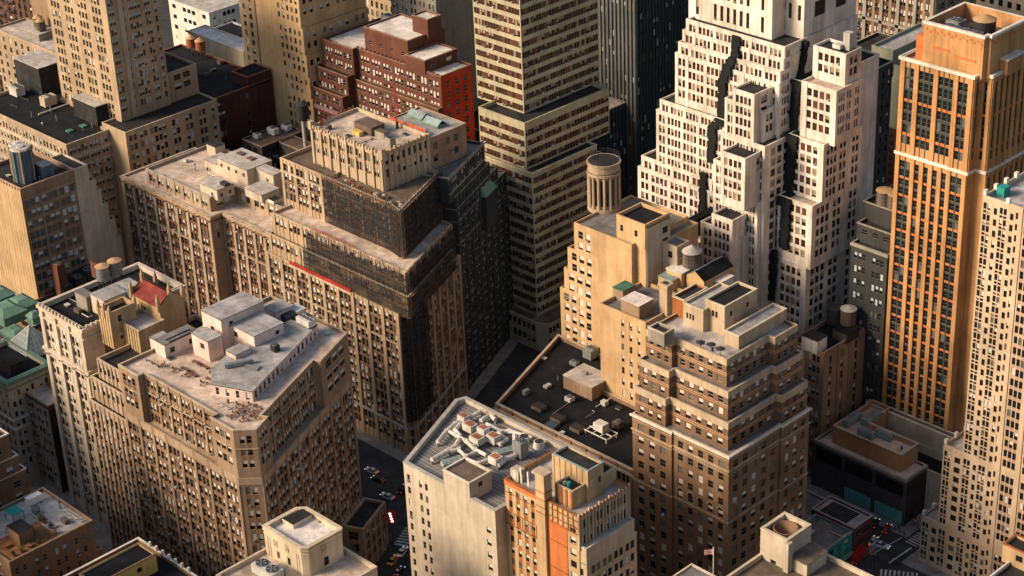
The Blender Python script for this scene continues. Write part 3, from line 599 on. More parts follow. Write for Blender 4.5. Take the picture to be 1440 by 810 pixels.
# --- white stepped tower
def white_stepped():
    h = 3.3; z1 = 122.0
    b = Bld('white_stepped_tower', 'huge white brick tower stepping up in many small setbacks like a ziggurat', 'white_brick', base=(-338, 430, 0), mood='brown', glass='brown', frame='frame_brown', roof='roof_tar', cop='white_brick')
    yb = 446.0
    fl = F('P'+'w,wP'+'w,w,w,wP'*4+'w,w,wP', h, 0.6, 1.2, ww=0.75, pw=0.85, po=0.12, bot=0.2); fr = F('P'+'w,w,wP', h, 0.6, 1.2, ww=0.75, pw=0.85, po=0.12, bot=0.2, mood='brown')
    zz = [z1, z1-h, z1-2*h, z1-3*h]; zz += [zz[3]-4.6*h]; zz += [zz[4]-h]; zz += [zz[5]-5*h]; zz += [zz[6]-h]
    Lp = [(965, 27), (960, 42), (954, 59), (949.6, 74), (928, 140), (923, 154), (902, 219), (897, 234)]
    Cp = [(1103, 67), (1099.6, 85), (1097.6, 102), (1095, 120)]
    top = P(1085, 58, z1-0.8); tl = P(975, 22, z1-0.8)
    xc = P(1103, 67, z1).x
    # top shaft with tall slit windows
    b.rect(tl.x, top.x, top.y, yb, z1-0.8, 136, F('..w....w,:w,:w,:w,:w,:w...w..', 6.6, 0.62, 1.8, ww=0.8, mood='dark'), F('.w,w..', 6.6, 0.62, 2.2, mood='dark'), par=0.8); b.rect(tl.x+6, top.x-5, top.y+4, yb, 135, 146, F('.w.'*6, 6, 0.6, 1), F('.w.'*4, 6, 0.6, 1))
    b.rect(top.x, top.x+6.5, top.y+6, yb, z1-0.8, 140, F('.w..w.', 6.6, 0.6, 2.2, mood='dark'), F('.w.w.', 6.6, 0.6, 2.2, mood='dark'), par=0.8)
    CD = 5.4
    def rect2(x0, x1, y0, z0, z_, f0, f1, **k):      # box whose right face has windows only on its first metres
        b.boxes.append((x0, x1, y0, yb, z0, z_)); ye = max(y0+2, yM_+CD); b.tier([(x0, y0), (x1, y0), (x1, ye), (x1, yb), (x0, yb)], z0, z_, {0: f0, 1: f1}, **k)
    yM_ = P(*Lp[3], zz[3]).y
    xs = []
    for i, z in enumerate(zz):
        L = P(*Lp[i], z); zb = (zz[i+1] if i+1 < len(zz) else 0.5)-0.5
        x1 = xc+0.15*i if i < 4 else (xc if i < 6 else xc-0.1)
        if i >= 4: x1 = P(1010, 188, 94).x+0.0
        rect2(L.x, x1, L.y, zb, z, fl if i < 4 else fl.but(pat='P'+'w,wP'+'w,w,w,wP'*3+'w,wP'), fr, par=0.5); xs.append((L.x, x1, L.y, z))
    yM = xs[3][2]
    # middle ledges and central bays
    def piece(C, L, R, z, z0, n1=2, n2=1, **k):
        x0, x1, y0, y1 = R4(C, L, R, z); y1 = max(y1, y0+1.0)
        b.rect(x0, x1, y0, max(y1, yM+0.6), z0, z, F('P'+'w,'*(n1-1)+'wP', h, 0.6, 1.4, ww=0.75, pw=0.8, po=0.1, bot=0.2), F('P'+('w,'*(n2-1)+'w' if n2 else '.')+'P', h, 0.6, 1.4, ww=0.75, pw=0.8, po=0.1, bot=0.2) if n2 else None, par=0.5, **k)
    xcl = P(1076, 207, 96).x
    x9 = P(1010, 188, 96).x; y9 = P(1076, 207, 96).y; e9 = P(1103, 185, 96)
    zt4 = zz[3]
    rect2(x9, xc+0.6, yM+0.05, 0, zt4-0.1, fl.but(pat='P'+'w,w,wP'*2+'w,w,w,wP'+'w,w,wP'), fr, par=0.2)
    rect2(x9+0.1, max(xcl, xc+0.9), y9, 0, 96.0, F('P'+'w,w,w,wP'*3, h, 0.6, 1.4, ww=0.75, pw=0.85, po=0.12), F('P'+'w,w,wP', h, 0.6, 1.4, ww=0.75), par=0.5)
    q10 = R4((1060, 280), (995, 272), (1082, 273), 79.0)
    rect2(q10[0]-1.2, max(q10[1]+1.2, xc+1.2), y9-1.6, 0, 79.0, F('P'+'w,w,w,wP'*3, h, 0.6, 1.4, ww=0.75, po=0.12), F('P'+'w,w,wP', h, 0.6, 1.4, ww=0.75), par=0.5)
    piece((1061, 134), (1030, 125), (1072, 130), 110.5, 95, 4, 1); piece((1036, 143), (1017, 139), (1040, 141), 106.5, 95, 2, 0); piece((1073, 157), (1059, 153), (1085, 153), 105.0, 95, 1, 2, roof='blue_tarp')
    piece((1048, 224), (1015, 212), (1056, 220), 94.0, 78, 4, 1); piece((1020, 230), (1002, 225), (1024, 228), 89.5, 78, 2, 0); piece((1061, 243), (1045, 238), (1071, 241), 88.5, 78, 2, 1)
    piece((1030, 311), (1002, 300), (1040, 307), 74.5, 0.5, 4, 1); piece((1006, 319), (986, 311), (1010, 317), 69.5, 0.5, 2, 0); piece((1045, 334), (1031, 326), (1054, 328), 68.0, 0.5, 2, 1)
    # right wing
    rl = [((1190, 77), z1, (1212, 65)), ((1178, 128), 113.0, (1212, 110)), ((1161, 203), 97.0, (1212, 190)), ((1146, 289), 79.5, (1211, 250)), ((1138, 374), 60.0, (1208, 330))]
    xw0 = xc+5.2
    for i, (C, z, R) in enumerate(rl):
        c = P(*C, z); zb = rl[i+1][1]-0.5 if i+1 < len(rl) else 0
        y0 = c.y; x1 = max(c.x, xw0+7); y1r = max(Px(R[0], R[1], x1).y, y0+4)
        pr = F('P'+'w,w,w,wP', h, 0.6, 1.4, ww=0.75, po=0.12, bot=0.2); rr = F('.w,w,w.w,w..'+'w,w.' if i else '.w,w.', h, 0.6, 1.4, ww=0.8, bot=0.2)
        b.rect(xw0-(0 if i < 2 else 2.5), x1, y0-0.35*i, y1r, zb, z, pr, rr, par=0.6, roof='roof_tar' if i == 0 else 'roof_sand'); xs.append((xw0, x1, y0, z))
    b.rect(xc-2, xw0+3, yM+CD, yb, 0, 112, F('.w..', h, 0.6, 1.4), None, par=0.3)
    return dict(yM=yM, xc=xc, xs=xs, z1=z1, h=h, b=b, yb=yb, y9=y9, xw0=xw0, x9=x9)
WS = white_stepped()
# --- low black-roofed block on the diagonal avenue
WZ = 38.0
def black_low():
    a, e, t = P(700, 566, WZ), P(890, 665, WZ), P(785, 470, WZ)
    y0 = (a.y+e.y)/2; b = Bld('low_black_roof_block', 'low block with broad black tar roof and pale coping between taller towers', 'brown_brick', base=(-325, 342, 0), mood='dark', roof='roof_black', cop='coping_stone')
    pts = [(a.x, y0), (-293.4, y0), (-293.4, 345.8), (-328.6, 345.8), (-328.6, t.y-1.0), xy(t)]
    b.tier(pts, 0, WZ, {0: F('P'+'w,w,wP'*9, 4, 0.6, 2.0, po=0.3), 5: F('P'+'w,w,wP'*6, 4, 0.6, 2.0, po=0.3, mood='dark')}, par=1.1, copw=0.7)
    b.band(pts, WZ-1.8, 0.6, 0.5)
    x0, x1, yy0, yy1 = R4((832, 546), (791, 528), (845, 533), WZ+3)
    b.rect(x0, x1, yy0, yy1+3, WZ-1.1, WZ+3, None, None, wall='brown_stone', par=0, roof='roof_pale', cop='roof_pale', name='bulkhead')
    return dict(y0=y0, yN=t.y, r=WZ-1.1, t=t)
BL = black_low()

# --- yellow brick building with the round turret
def turret():
    y0 = BL['yN']+0.2
    zf_ = lambda px, py: Py(px, py, y0)
    p0, p1 = zf_(807, 318), zf_(888, 340); z = (p0.z+p1.z)/2
    b = Bld('yellow_turret_building', 'yellow brick apartment building with blank wall and round columned turret', 'yellow_brick', base=((p0.x+p1.x)/2, y0+12, 0), mood='lit', frame='frame_tan', roof='roof_grey', cop='yellow_brick')
    steps = [(p0.x, z), (zf_(798, 348).x, zf_(798, 348).z), (zf_(793, 376).x, zf_(793, 376).z), (zf_(787.5, 404).x, zf_(787.5, 404).z)]
    x1 = p1.x; h = 3.45
    # blank wall with window columns at its left end only
    wl = steps[3][0]
    for i, (xs, zt) in enumerate(steps):
        zb = steps[i+1][1] if i < 3 else 0
        n = (2, 3, 3, 4)[i]; m = xs+(x1-xs)*(0.33, 0.42, 0.44, 0.47)[i]
        b.tier([(xs, y0), (m, y0), (x1, y0), (x1, y0+24), (xs, y0+24)], zb, zt, {0: F('.'+'w:'*(n-1)+'w:', h, 0.6, 1.0 if i else 2.0, ww=1.1, bot=0.1, mood='pale', frame='frame_white')}, par=0.6, copout=-0.03)
    # notch wing to the right (set back)
    b.rect(x1, x1+3.6, y0+1.8, y0+24, 0, z-1, None, F('.', h), par=0.4)
    # upper block with black roof
    zu = z+6.6; a = R4((907, 317), (870, 300), (942, 300), zu); a[2] = max(a[2], y0+1.0)
    b.rect(a[0], a[1], a[2], a[3], z-0.8, zu, F('.w...w..', 4, 0.42, 2.6, rows=1, mood='dark', ww=0.8), None, par=0.9, roof='roof_black', name='upper_wall')
    b.rect(a[1], a[1]+0.3, a[2]+0.4, a[3], 0, zu-1.2, None, F('......ww.', h, 0.5, 2.0, rows=4, mood='dark'), wall='beige_stucco', par=0.2, name='side_wall')
    b.rect(a[1]+0.3, a[1]+5.5, a[2]+7, a[3]+2, 0, z-1.0, F('.w.', h, 0.5, 2), F('.w,w.', h, 0.5, 2), wall='beige_stucco', par=0.4, name='side_wall')
    # turret
    zt0 = z-0.8; q = P(850, 292, zt0); q = Vector((q.x, max(q.y, y0+4), 0)); r = 25/FPX*(Vector((q.x, q.y, zt0))-Vector((0, 0, CAM_H))).length*1.0; r = 4.7
    ztop = zat(q, 226)
    G = Geo(); G.cyl(q.x, q.y, zt0, ztop, r*0.88, r*0.88, 'brown_stone_pale', 32, mtop='roof_grey'); b.part(G, 'turret_wall')
    N = 16
    for i in range(N):
        an = 2*pi*i/N; cx, cy = q.x+r*0.93*cos(an), q.y+r*0.93*sin(an)
        G = Geo(); G.cyl(cx, cy, zt0+1.2, ztop-3.5, 0.42, 0.42, 'brown_stone_pale', 8); b.part(G, 'column')
        an += pi/N; cx, cy = q.x+r*0.885*cos(an), q.y+r*0.885*sin(an)
        G = Geo(); M = Matrix.Translation((cx, cy, 0)) @ Matrix.Rotation(an, 4, 'Z'); G.box(-0.08, 0.05, -0.36, 0.36, zt0+2.2, ztop-4.6, 'glass_dark', M=M); b.part(G, 'window')
    for zz, hh, rr in ((zt0, 1.2, r*1.04), (ztop-3.5, 0.7, r*1.04), (ztop-2.4, 2.0, r*0.98), (ztop-0.4, 0.6, r*1.05)):
        G = Geo(); G.cyl(q.x, q.y, zz, zz+hh, rr, rr, 'brown_stone_pale', 32); b.part(G, 'cornice')
    G = Geo(); G.cyl(q.x, q.y, ztop+0.2, ztop+0.3, r*0.92, r*0.92, 'roof_tar', 32)
    for i in range(32):
        an, a2 = 2*pi*i/32, 2*pi*(i+1)/32
        for zz in (1.1, 1.8): G.tube([(q.x+r*cos(an), q.y+r*sin(an), ztop+zz), (q.x+r*cos(a2), q.y+r*sin(a2), ztop+zz)], 0.05, 'dark_metal', 4)
        if i % 2 == 0: G.tube([(q.x+r*cos(an), q.y+r*sin(an), ztop+0.2), (q.x+r*cos(an), q.y+r*sin(an), ztop+1.8)], 0.05, 'dark_metal', 4)
    b.part(G, 'railing')
    return dict(z=z, y0=y0, x1=x1, zu=zu, a=a)
TU = turret()

# --- brown banded stepped building
def banded():
    zs = [78.2, 70.8, 63.4, 56.0]; h = 3.7
    Ls = [(908, 463.6), (898, 505), (892, 544), (888, 582)]; J0 = [(945, 478.5), (941, 523), (937, 562), (944, 607)]; J1 = [(953, 476), (947, 520), (943, 559), (948, 603)]
    Cs = [(1022, 506), (1024, 552), (1024, 596), (1025, 642)]; K0 = [(1081, 472), (1085, 515), (1092, 555), (1098, 597)]; Rs = [(1120, 458), (1127, 497), (1134, 537), (1135, 574)]
    b = Bld('banded_setback_building', 'brown brick building with cream banded setbacks and a two-level rooftop house', 'brown_brick', base=(-262, 322, 0), mood='lit', frame='frame_tan', roof='roof_pale', cop='tan_brick_pale')
    res = []
    for i, z in enumerate(zs):
        c = P(*Cs[i], z); l = P(*Ls[i], z); j0 = P(*J0[i], z); k0 = P(*K0[i], z); r_ = P(*Rs[i], z)
        yf = c.y; yl = (l.y+j0.y)/2; yl = min(yl, yf-1.2); xr = c.x; xk = max(r_.x, xr+1.2); ybk = r_.y+0.5
        if i == 3: yl = yf-0.6; xk = xr+0.6
        # left part stands forward, right end stands forward too
        pts = [(l.x, yl), (j0.x, yl), (j0.x, yf), (xr, yf), (xr, k0.y), (xk, k0.y), (xk, ybk), (l.x, ybk)]
        zb = zs[i+1]-0.4 if i < 3 else 0
        mood = 'lit' if i < 3 else 'shade'
        top = 1.85 if i < 3 else 2.2
        f = lambda p: F(p, 3.3 if i < 3 else h, 0.5, top, ww=1.0, bot=0.45 if i < 3 else 0.1, mood=mood, frame='frame_white' if i < 2 else 'frame_tan')
        fs = {0: f('.w.w.w.'), 2: f('.'+'w.'*5), 3: f('.'+'w.'*5).but(mood='pale' if i < 2 else 'shade'), 5: f('.w.w.w.')}
        b.tier(pts, zb, z, fs, par=0.5 if i else 0.8, cop='tan_brick_pale', wall='umber_brick' if i < 3 else 'brown_brick', roof='roof_grey' if i else 'roof_pale')
        res.append((pts, z))
        if i < 3:
            b.band(pts, z-1.75, 1.75, 0.10, 'tan_brick_pale', edges=(0, 1, 2, 3, 4, 5))
            for dz in (4.0, 4.6): b.band(pts, z-dz, 0.2, 0.07, 'tan_brick', edges=(0, 1, 2, 3, 4, 5))
            b.band(pts, z-4.4, 0.4, 0.05, 'orange_dark', edges=(0, 1, 2, 3, 4, 5))
        else:
            b.band(pts, z-0.5, 0.6, 0.5, 'coping_white', edges=(0, 1, 2, 3, 4, 5)); b.band(pts, z-4.6, 0.5, 0.3, 'tan_brick', edges=(0, 1, 2, 3, 4, 5))
            b.band(pts, z-19.8, 0.3, 0.2, 'tan_brick', edges=(0, 1, 2, 3, 4, 5))
            for dz in (1.5, 5.6): b.band(pts, z-dz, 0.2, 0.08, 'tan_brick', edges=(0, 1, 2, 3, 4, 5))
            # dentils under the lower string course
            G = Geo(); x0, x1 = pts[2][0], pts[3][0]
            for k in range(40):
                xx = x0+(x1-x0)*k/40; G.box(xx, xx+0.25, pts[2][1]-0.28, pts[2][1]+0.02, z-5.2, z-4.6, 'tan_brick', bottom=True)
            b.part(G, 'dentils')
            # round window heads in one storey
            zz = z-top-4*h
            for k in range(5):
                G = Geo(); cx = x0+(x1-x0)*(1.42+1.85*k)/(1+5*1.85)
                for s_ in range(8):
                    a0, a1 = pi*s_/8, pi*(s_+1)/8; rr, ro = 0.85, 1.1
                    G.face([(cx+rr*cos(a0), pts[2][1]-0.06, zz+rr*sin(a0)), (cx+ro*cos(a0), pts[2][1]-0.06, zz+ro*sin(a0)), (cx+ro*cos(a1), pts[2][1]-0.06, zz+ro*sin(a1)), (cx+rr*cos(a1), pts[2][1]-0.06, zz+rr*sin(a1))], 'tan_brick')
                    G.face([(cx, pts[2][1]-0.03, zz), (cx+rr*cos(a0), pts[2][1]-0.03, zz+rr*sin(a0)), (cx+rr*cos(a1), pts[2][1]-0.03, zz+rr*sin(a1))], 'glass_dark')
                b.part(G, 'arched_head')
    # yellow wing to the left, flush blank brick
    yw = 346.2; l, c = Py(843, 427, yw), Py(908, 454, yw); zw = (l.z+c.z)/2
    xw1 = -272.0; zw2 = zs[1]
    b.tier([(l.x, yw), (l.x+(c.x-l.x)*0.40, yw), (c.x, yw), (c.x, yw+18), (l.x, yw+18)], 0, zw, {1: F('.w.:w.:w.:', h, 0.5, 2.0, ww=0.8, mood='lit')}, wall='yellow_brick', par=0.9, roof='roof_grey', cop='yellow_brick', name='wing_wall')
    b.tier([(c.x+0.02, yw+0.4), (xw1, yw+0.4), (xw1, yw+18), (c.x+0.02, yw+18)], 0, zw-1.0, {}, wall='brown_stone', par=0.4, name='wing_wall')
    # rooftop house
    r = zs[0]-0.8; W = F('.ww..', 3.2, 0.42, 1.6, mood='dark', bot=0.3)
    ps = dict(wall='tan_brick_pale', par=0.5, cop='cream_stone', name='rooftop_house_wall')
    pbox(b, (1019, 432), (990, 422), (1064, 406), r+8.2, r, F('..w,w..', 3.6, 0.42, 2.2, ww=0.7, mood='dark'), F('..w.....w...', 3.6, 0.4, 2.2, rows=1, mood='dark'), roof='roof_black', **ps)
    pbox(b, (989, 437), (962, 425), (1024, 402), r+6.2, r, F('.w,w,w...', 3.4, 0.42, 2.4, ww=0.7, mood='dark'), None, roof='roof_blue_grey', **ps)
    pbox(b, (1039, 473), (1017, 466), (1104, 433), r+3.8, r, F('.w.', 3.4, 0.6, 1.0, rows=1), F('.w,w,w.w,w,w.w,w,w.', 3.6, 0.5, 1.2, rows=1, mood='pale', glass='cool'), roof='roof_blue_grey', **ps)
    pbox(b, (962, 423), (946, 416), (993, 404), r+5.4, r, None, None, **{**ps, 'wall': 'orange_dark'}, roof='roof_tar')
    pbox(b, (934, 470), (912, 460), (947, 462), r+3.6, r, None, None, roof='roof_tar', **{**ps, 'wall': 'grey_stone'})
    # yellow-wing roof: huts and chimney
    rw = zw-0.9
    pbox(b, (899, 431), (874, 420), (916, 420), rw+4.2, rw, F('.w.', 4, 0.5, 1.2, mood='dark'), None, wall='brown_stone', par=0, roof='roof_white', cop='roof_white', name='bulkhead')
    pbox(b, (876, 410), (862, 404), (895, 402), rw+3.4, rw, None, None, wall='brown_stone', par=0, roof='roof_green', cop='roof_green', name='bulkhead')
    a = R4((938, 405), (928, 400), (946, 401), rw+9); G = Geo(); G.box(*a, rw, rw+9, 'tan_brick'); G.box(a[0]-0.3, a[1]+0.3, a[2]-0.3, a[3]+0.3, rw+9, rw+9.6, 'tan_brick_pale', bottom=True); G.box(a[0]+0.5, a[1]-0.5, a[2]+0.4, a[3]-0.4, rw+9.6, rw+9.65, 'dark_metal'); b.part(G, 'chimney')
    return dict(r=r, rw=rw, res=res, yw=yw)
BA = banded()

# --- sheds block between the turret building and the banded one
def shed_block():
    y0 = BA['yw']+19; z = Py(985, 404, y0).z-3.2
    a = P(880, 400, z); b = Bld('sheds_roof_block', 'tan block with crowded roof of skylights, sheds and a wooden tank behind the banded building', 'yellow_brick', base=(TU['a'][1]+14, y0+5, 0), roof='roof_pale', cop='yellow_brick')
    x0 = TU['a'][1]+6; x1 = P(1018, 388, z).x; b.rect(x0, x1, y0, y0+11, 0, z, None, F('.w.'*4, 3.4, 0.5, 2), par=0.5)
    r = z-0.5
    def gable(C, L, R, h, m, rf):
        x0, x1, y0, y1 = R4(C, L, R, r+h); xm = (x0+x1)/2; G = Geo(); G.box(x0, x1, y0, y1, r, r+h, m); G.face([(x0, y0, r+h), (x1, y0, r+h), (xm, y0, r+h+2.2)], m); b.part(G, 'shed_wall')
        G = Geo(); G.face([(x1+.2, y0-.2, r+h), (x1+.2, y1, r+h), (xm, y1, r+h+2.2), (xm, y0-.2, r+h+2.2)], rf); G.face([(x0-.2, y1, r+h), (x0-.2, y0-.2, r+h), (xm, y0-.2, r+h+2.2), (xm, y1, r+h+2.2)], 'sea_metal'); b.part(G, 'gabled_roof')
    gable((990, 396), (962, 388), (1026, 372), 4.0, 'yellow_brick', 'roof_black')
    pbox(b, (958, 386), (936, 378), (975, 376), r+4.4, r, None, None, wall='yellow_brick', par=0, roof='roof_white', cop='roof_white', name='shed_wall'); pbox(b, (945, 396), (926, 388), (956, 390), r+3.0, r, None, None, wall='yellow_brick', par=0, roof='sea_metal', cop='sea_metal', name='shed_wall')
    pbox(b, (1014, 398), (995, 391), (1030, 388), r+2.6, r, None, None, wall='white_paint', par=0, roof='roof_white', cop='roof_white', name='shed_wall')
    return dict(r=r, x0=x0, x1=x1, y0=y0)
SH = shed_block()

# --- pale slab building with ducts all over its roof
YZ = 62.0
def ducts_building():
    z = YZ; l, a1, a2, e = P(567, 650, z), P(640, 562, z), P(657, 557, z), P(757, 610, z); xr = P(703, 715, z).x
    y0 = P(600, 662, z).y; y0 = l.y
    b = Bld('pale_duct_roof_building', 'pale stucco slab building with white ducts all over its slanting roof', 'beige_stucco', base=(-298, 272, 0), mood='dark', frame='frame_tan', roof='roof_grey', cop='coping_grey')
    xs = P(697, 719, z).x; xm = P(608, 664, z).x; xq = P(623, 660, z).x; xk = P(668, 682, z).x; x1 = xs
    yb = (a2.y+e.y)/2
    pts = [(l.x, y0), (xq, y0), (xk, y0), (x1, y0), (x1, yb), (a2.x, yb), xy(a1)]
    f = F('.w...w.w', 3.55, 0.5, 2.6, ww=0.9, mood='lit')
    b.tier(pts, 0, z, {0: F('.w...w.w.', 3.55, 0.5, 2.8, ww=0.9), 2: F('_..w.', 3.55, 0.42, 5.5, ww=0.9, mood='pale'), 3: F('..w..w..', 3.55, 0.5, 5, mood='dark')}, par=1.1, copw=1.0, cop='coping_grey')
    xa, xb_, ya, yb_ = R4((665, 677), (625, 659), (692, 663), z+4.2)
    b.rect(xa, xb_, y0-0.12, yb_, z-1.1, z+4.2, None, F('..w..', 3.4, 0.4, 1.2, rows=1, mood='dark'), par=0.4, roof='roof_brown', cop='coping_white', name='bulkhead')
    return dict(r=z-1.1, pts=pts, y0=y0, yb=yb, x1=x1)
DU = ducts_building()

# --- ornate orange and yellow building
def ornate():
    z = 69.5; l, c = P(707, 676, z), P(817, 725, z); y0 = (l.y+c.y)/2
    x0, x1 = DU['x1']+0.1, c.x; h = 3.25
    b = Bld('ornate_orange_building', 'slim yellow brick building trimmed with orange brick lattice and a stepped pale side', 'gold_brick', base=((x0+x1)/2, y0+10, 0), mood='lit', frame='frame_dark', roof='roof_pale', cop='orange_dark')
    xa, xb_, xc_ = P(754, 699, z).x, P(763, 690, z).x, P(777, 700, z).x; xd = P(801, 716, z).x
    yr = P(883, 683, z).y
    pts = [(x0, y0), (xa, y0), (xc_, y0), (xd, y0), (x1, y0), (x1, yr), (x0, yr)]
    b.tier(pts, 0, z, {0: F('.w.w.w.w.', h, 0.52, 2.0, ww=0.9, sp='orange_dark'), 3: F(':w:', h, 0.5, 3, ww=1.2), 4: F('.'+'w,w:'*4, 4.0, 0.52, 1.6, ww=0.8, mood='dark')}, par=1.2)
    b.band([(x0, y0), (xa, y0), (xa, yr), (x0, yr)], z-1.3, 1.3, 0.08, 'orange_red_brick', edges=(0,), name='lattice_band'); b.band([(x0, y0), (xa, y0), (xa, yr), (x0, yr)], z-12.2, 0.25, 0.08, 'orange_dark', edges=(0,), name='lattice_band')
    # lattice lines
    G = Geo()
    for zz in (z-3.4, z-8.6, z-12.2): G.box(x0, xa, y0-0.1, y0+0.02, zz, zz+0.22, 'orange_dark', bottom=True)
    for i in range(13):
        xx = x0+(xa-x0)*i/12; G.box(xx-0.07, xx+0.07, y0-0.09, y0+0.02, z-12.2, z-8.4, 'orange_dark')
    b.part(G, 'brick_lattice')
    # chimney pier and orange panel
    G = Geo(); G.box(xa+0.2, xc_, y0-0.9, y0+1.6, 0, z+6.5, 'gold_brick'); b.part(G, 'chimney_pier')
    G = Geo(); G.box(xb_, xc_+0.15, y0-1.05, y0+1.7, z+6.5, z+7.1, 'tan_brick_pale', bottom=True)
    for zz in (z-3.5, z-1.8, z+0.2, z+2.2): G.box(xa+0.12, xc_+0.12, y0-1.0, y0+1.65, zz, zz+0.22, 'orange_dark', bottom=True)
    b.part(G, 'pier_trim')
    G = Geo(); G.box(xc_, xd, y0-0.12, y0+0.1, 0, z-4.5, 'orange_red_brick'); b.part(G, 'orange_panel')
    G = Geo()
    for zz in (z-10, z-17.5, z-25, z-32): G.box(xc_, xd, y0-0.2, y0+0.1, zz, zz+0.3, 'orange_dark', bottom=True)
    for i in range(7):
        xx = xc_+(x1-xc_)*i/6; G.box(xx-0.08, xx+0.08, y0-0.2, y0+0.1, z-5, z+0.1, 'orange_dark')
    for zz in (z-5, z-3.4, z-1.4): G.box(xc_, x1, y0-0.21, y0+0.1, zz, zz+0.22, 'orange_dark', bottom=True)
    b.part(G, 'brick_lattice')
    # pale stepped side towards the avenue
    sd = dict(wall='tan_brick_pale', par=0.4, cop='beige_stucco', name='side_wall')
    st = [((826, 772), (891, 730), z-8.0), ((829, 791), (896, 749), z-12.0)]
    for i, (C, R, zt) in enumerate(st):
        q, r_ = P(*C, zt), P(*R, zt); xx = max(q.x, x1+0.8*(i+1)); b.rect(x1-2, xx, y0+0.25, r_.y, 0 if i else st[1][2]-0.4, zt, F(':w:', h, 0.5, 2, mood='dark'), F('.'+'w,w:'*4, 3.6, 0.52, 1.4, ww=0.8, mood='dark'), **sd)
    G = Geo()
    for i in range(16):
        yy = y0+(yr-y0)*i/15; G.box(x1-0.1, x1+0.25, yy-0.14, yy+0.14, z-9, z+(0.9 if i % 3 == 0 else 0.35), 'beige_stucco')
    b.part(G, 'side_pier')
    # penthouses
    r = z-1.2
    ps = dict(wall='gold_brick', par=0.5, name='penthouse_wall')
    pbox(b, (827, 663), (778, 637), (848, 650), r+8.5, r, F('P'+'.P'*6, 3, po=0.15, pw=0.5), F('.w..w.', 5, 0.35, 3, mood='dark'), roof='roof_tar', cop='sea_metal', **ps)
    a = R4((805, 692), (780, 680), (824, 680), r+4.8); b.rect(a[0], a[1], max(a[2], y0+0.3), a[3], r, r+4.8, F('P:P:P:P', 3, po=0.15, pw=0.4, pier='orange_dark'), None, roof='roof_tar', cop='tan_brick_pale', **ps)
    a = R4((848, 668), (827, 657), (864, 656), r+4.6); b.rect(a[0], a[1], a[2], a[3], r, r+4.6, None, F('.w.w.', 4.6, 0.4, 2, mood='dark'), roof='roof_tar', cop='tan_brick_pale', **ps)
    return dict(r=r, y0=y0, x0=x0, xa=xa)
OR = ornate()

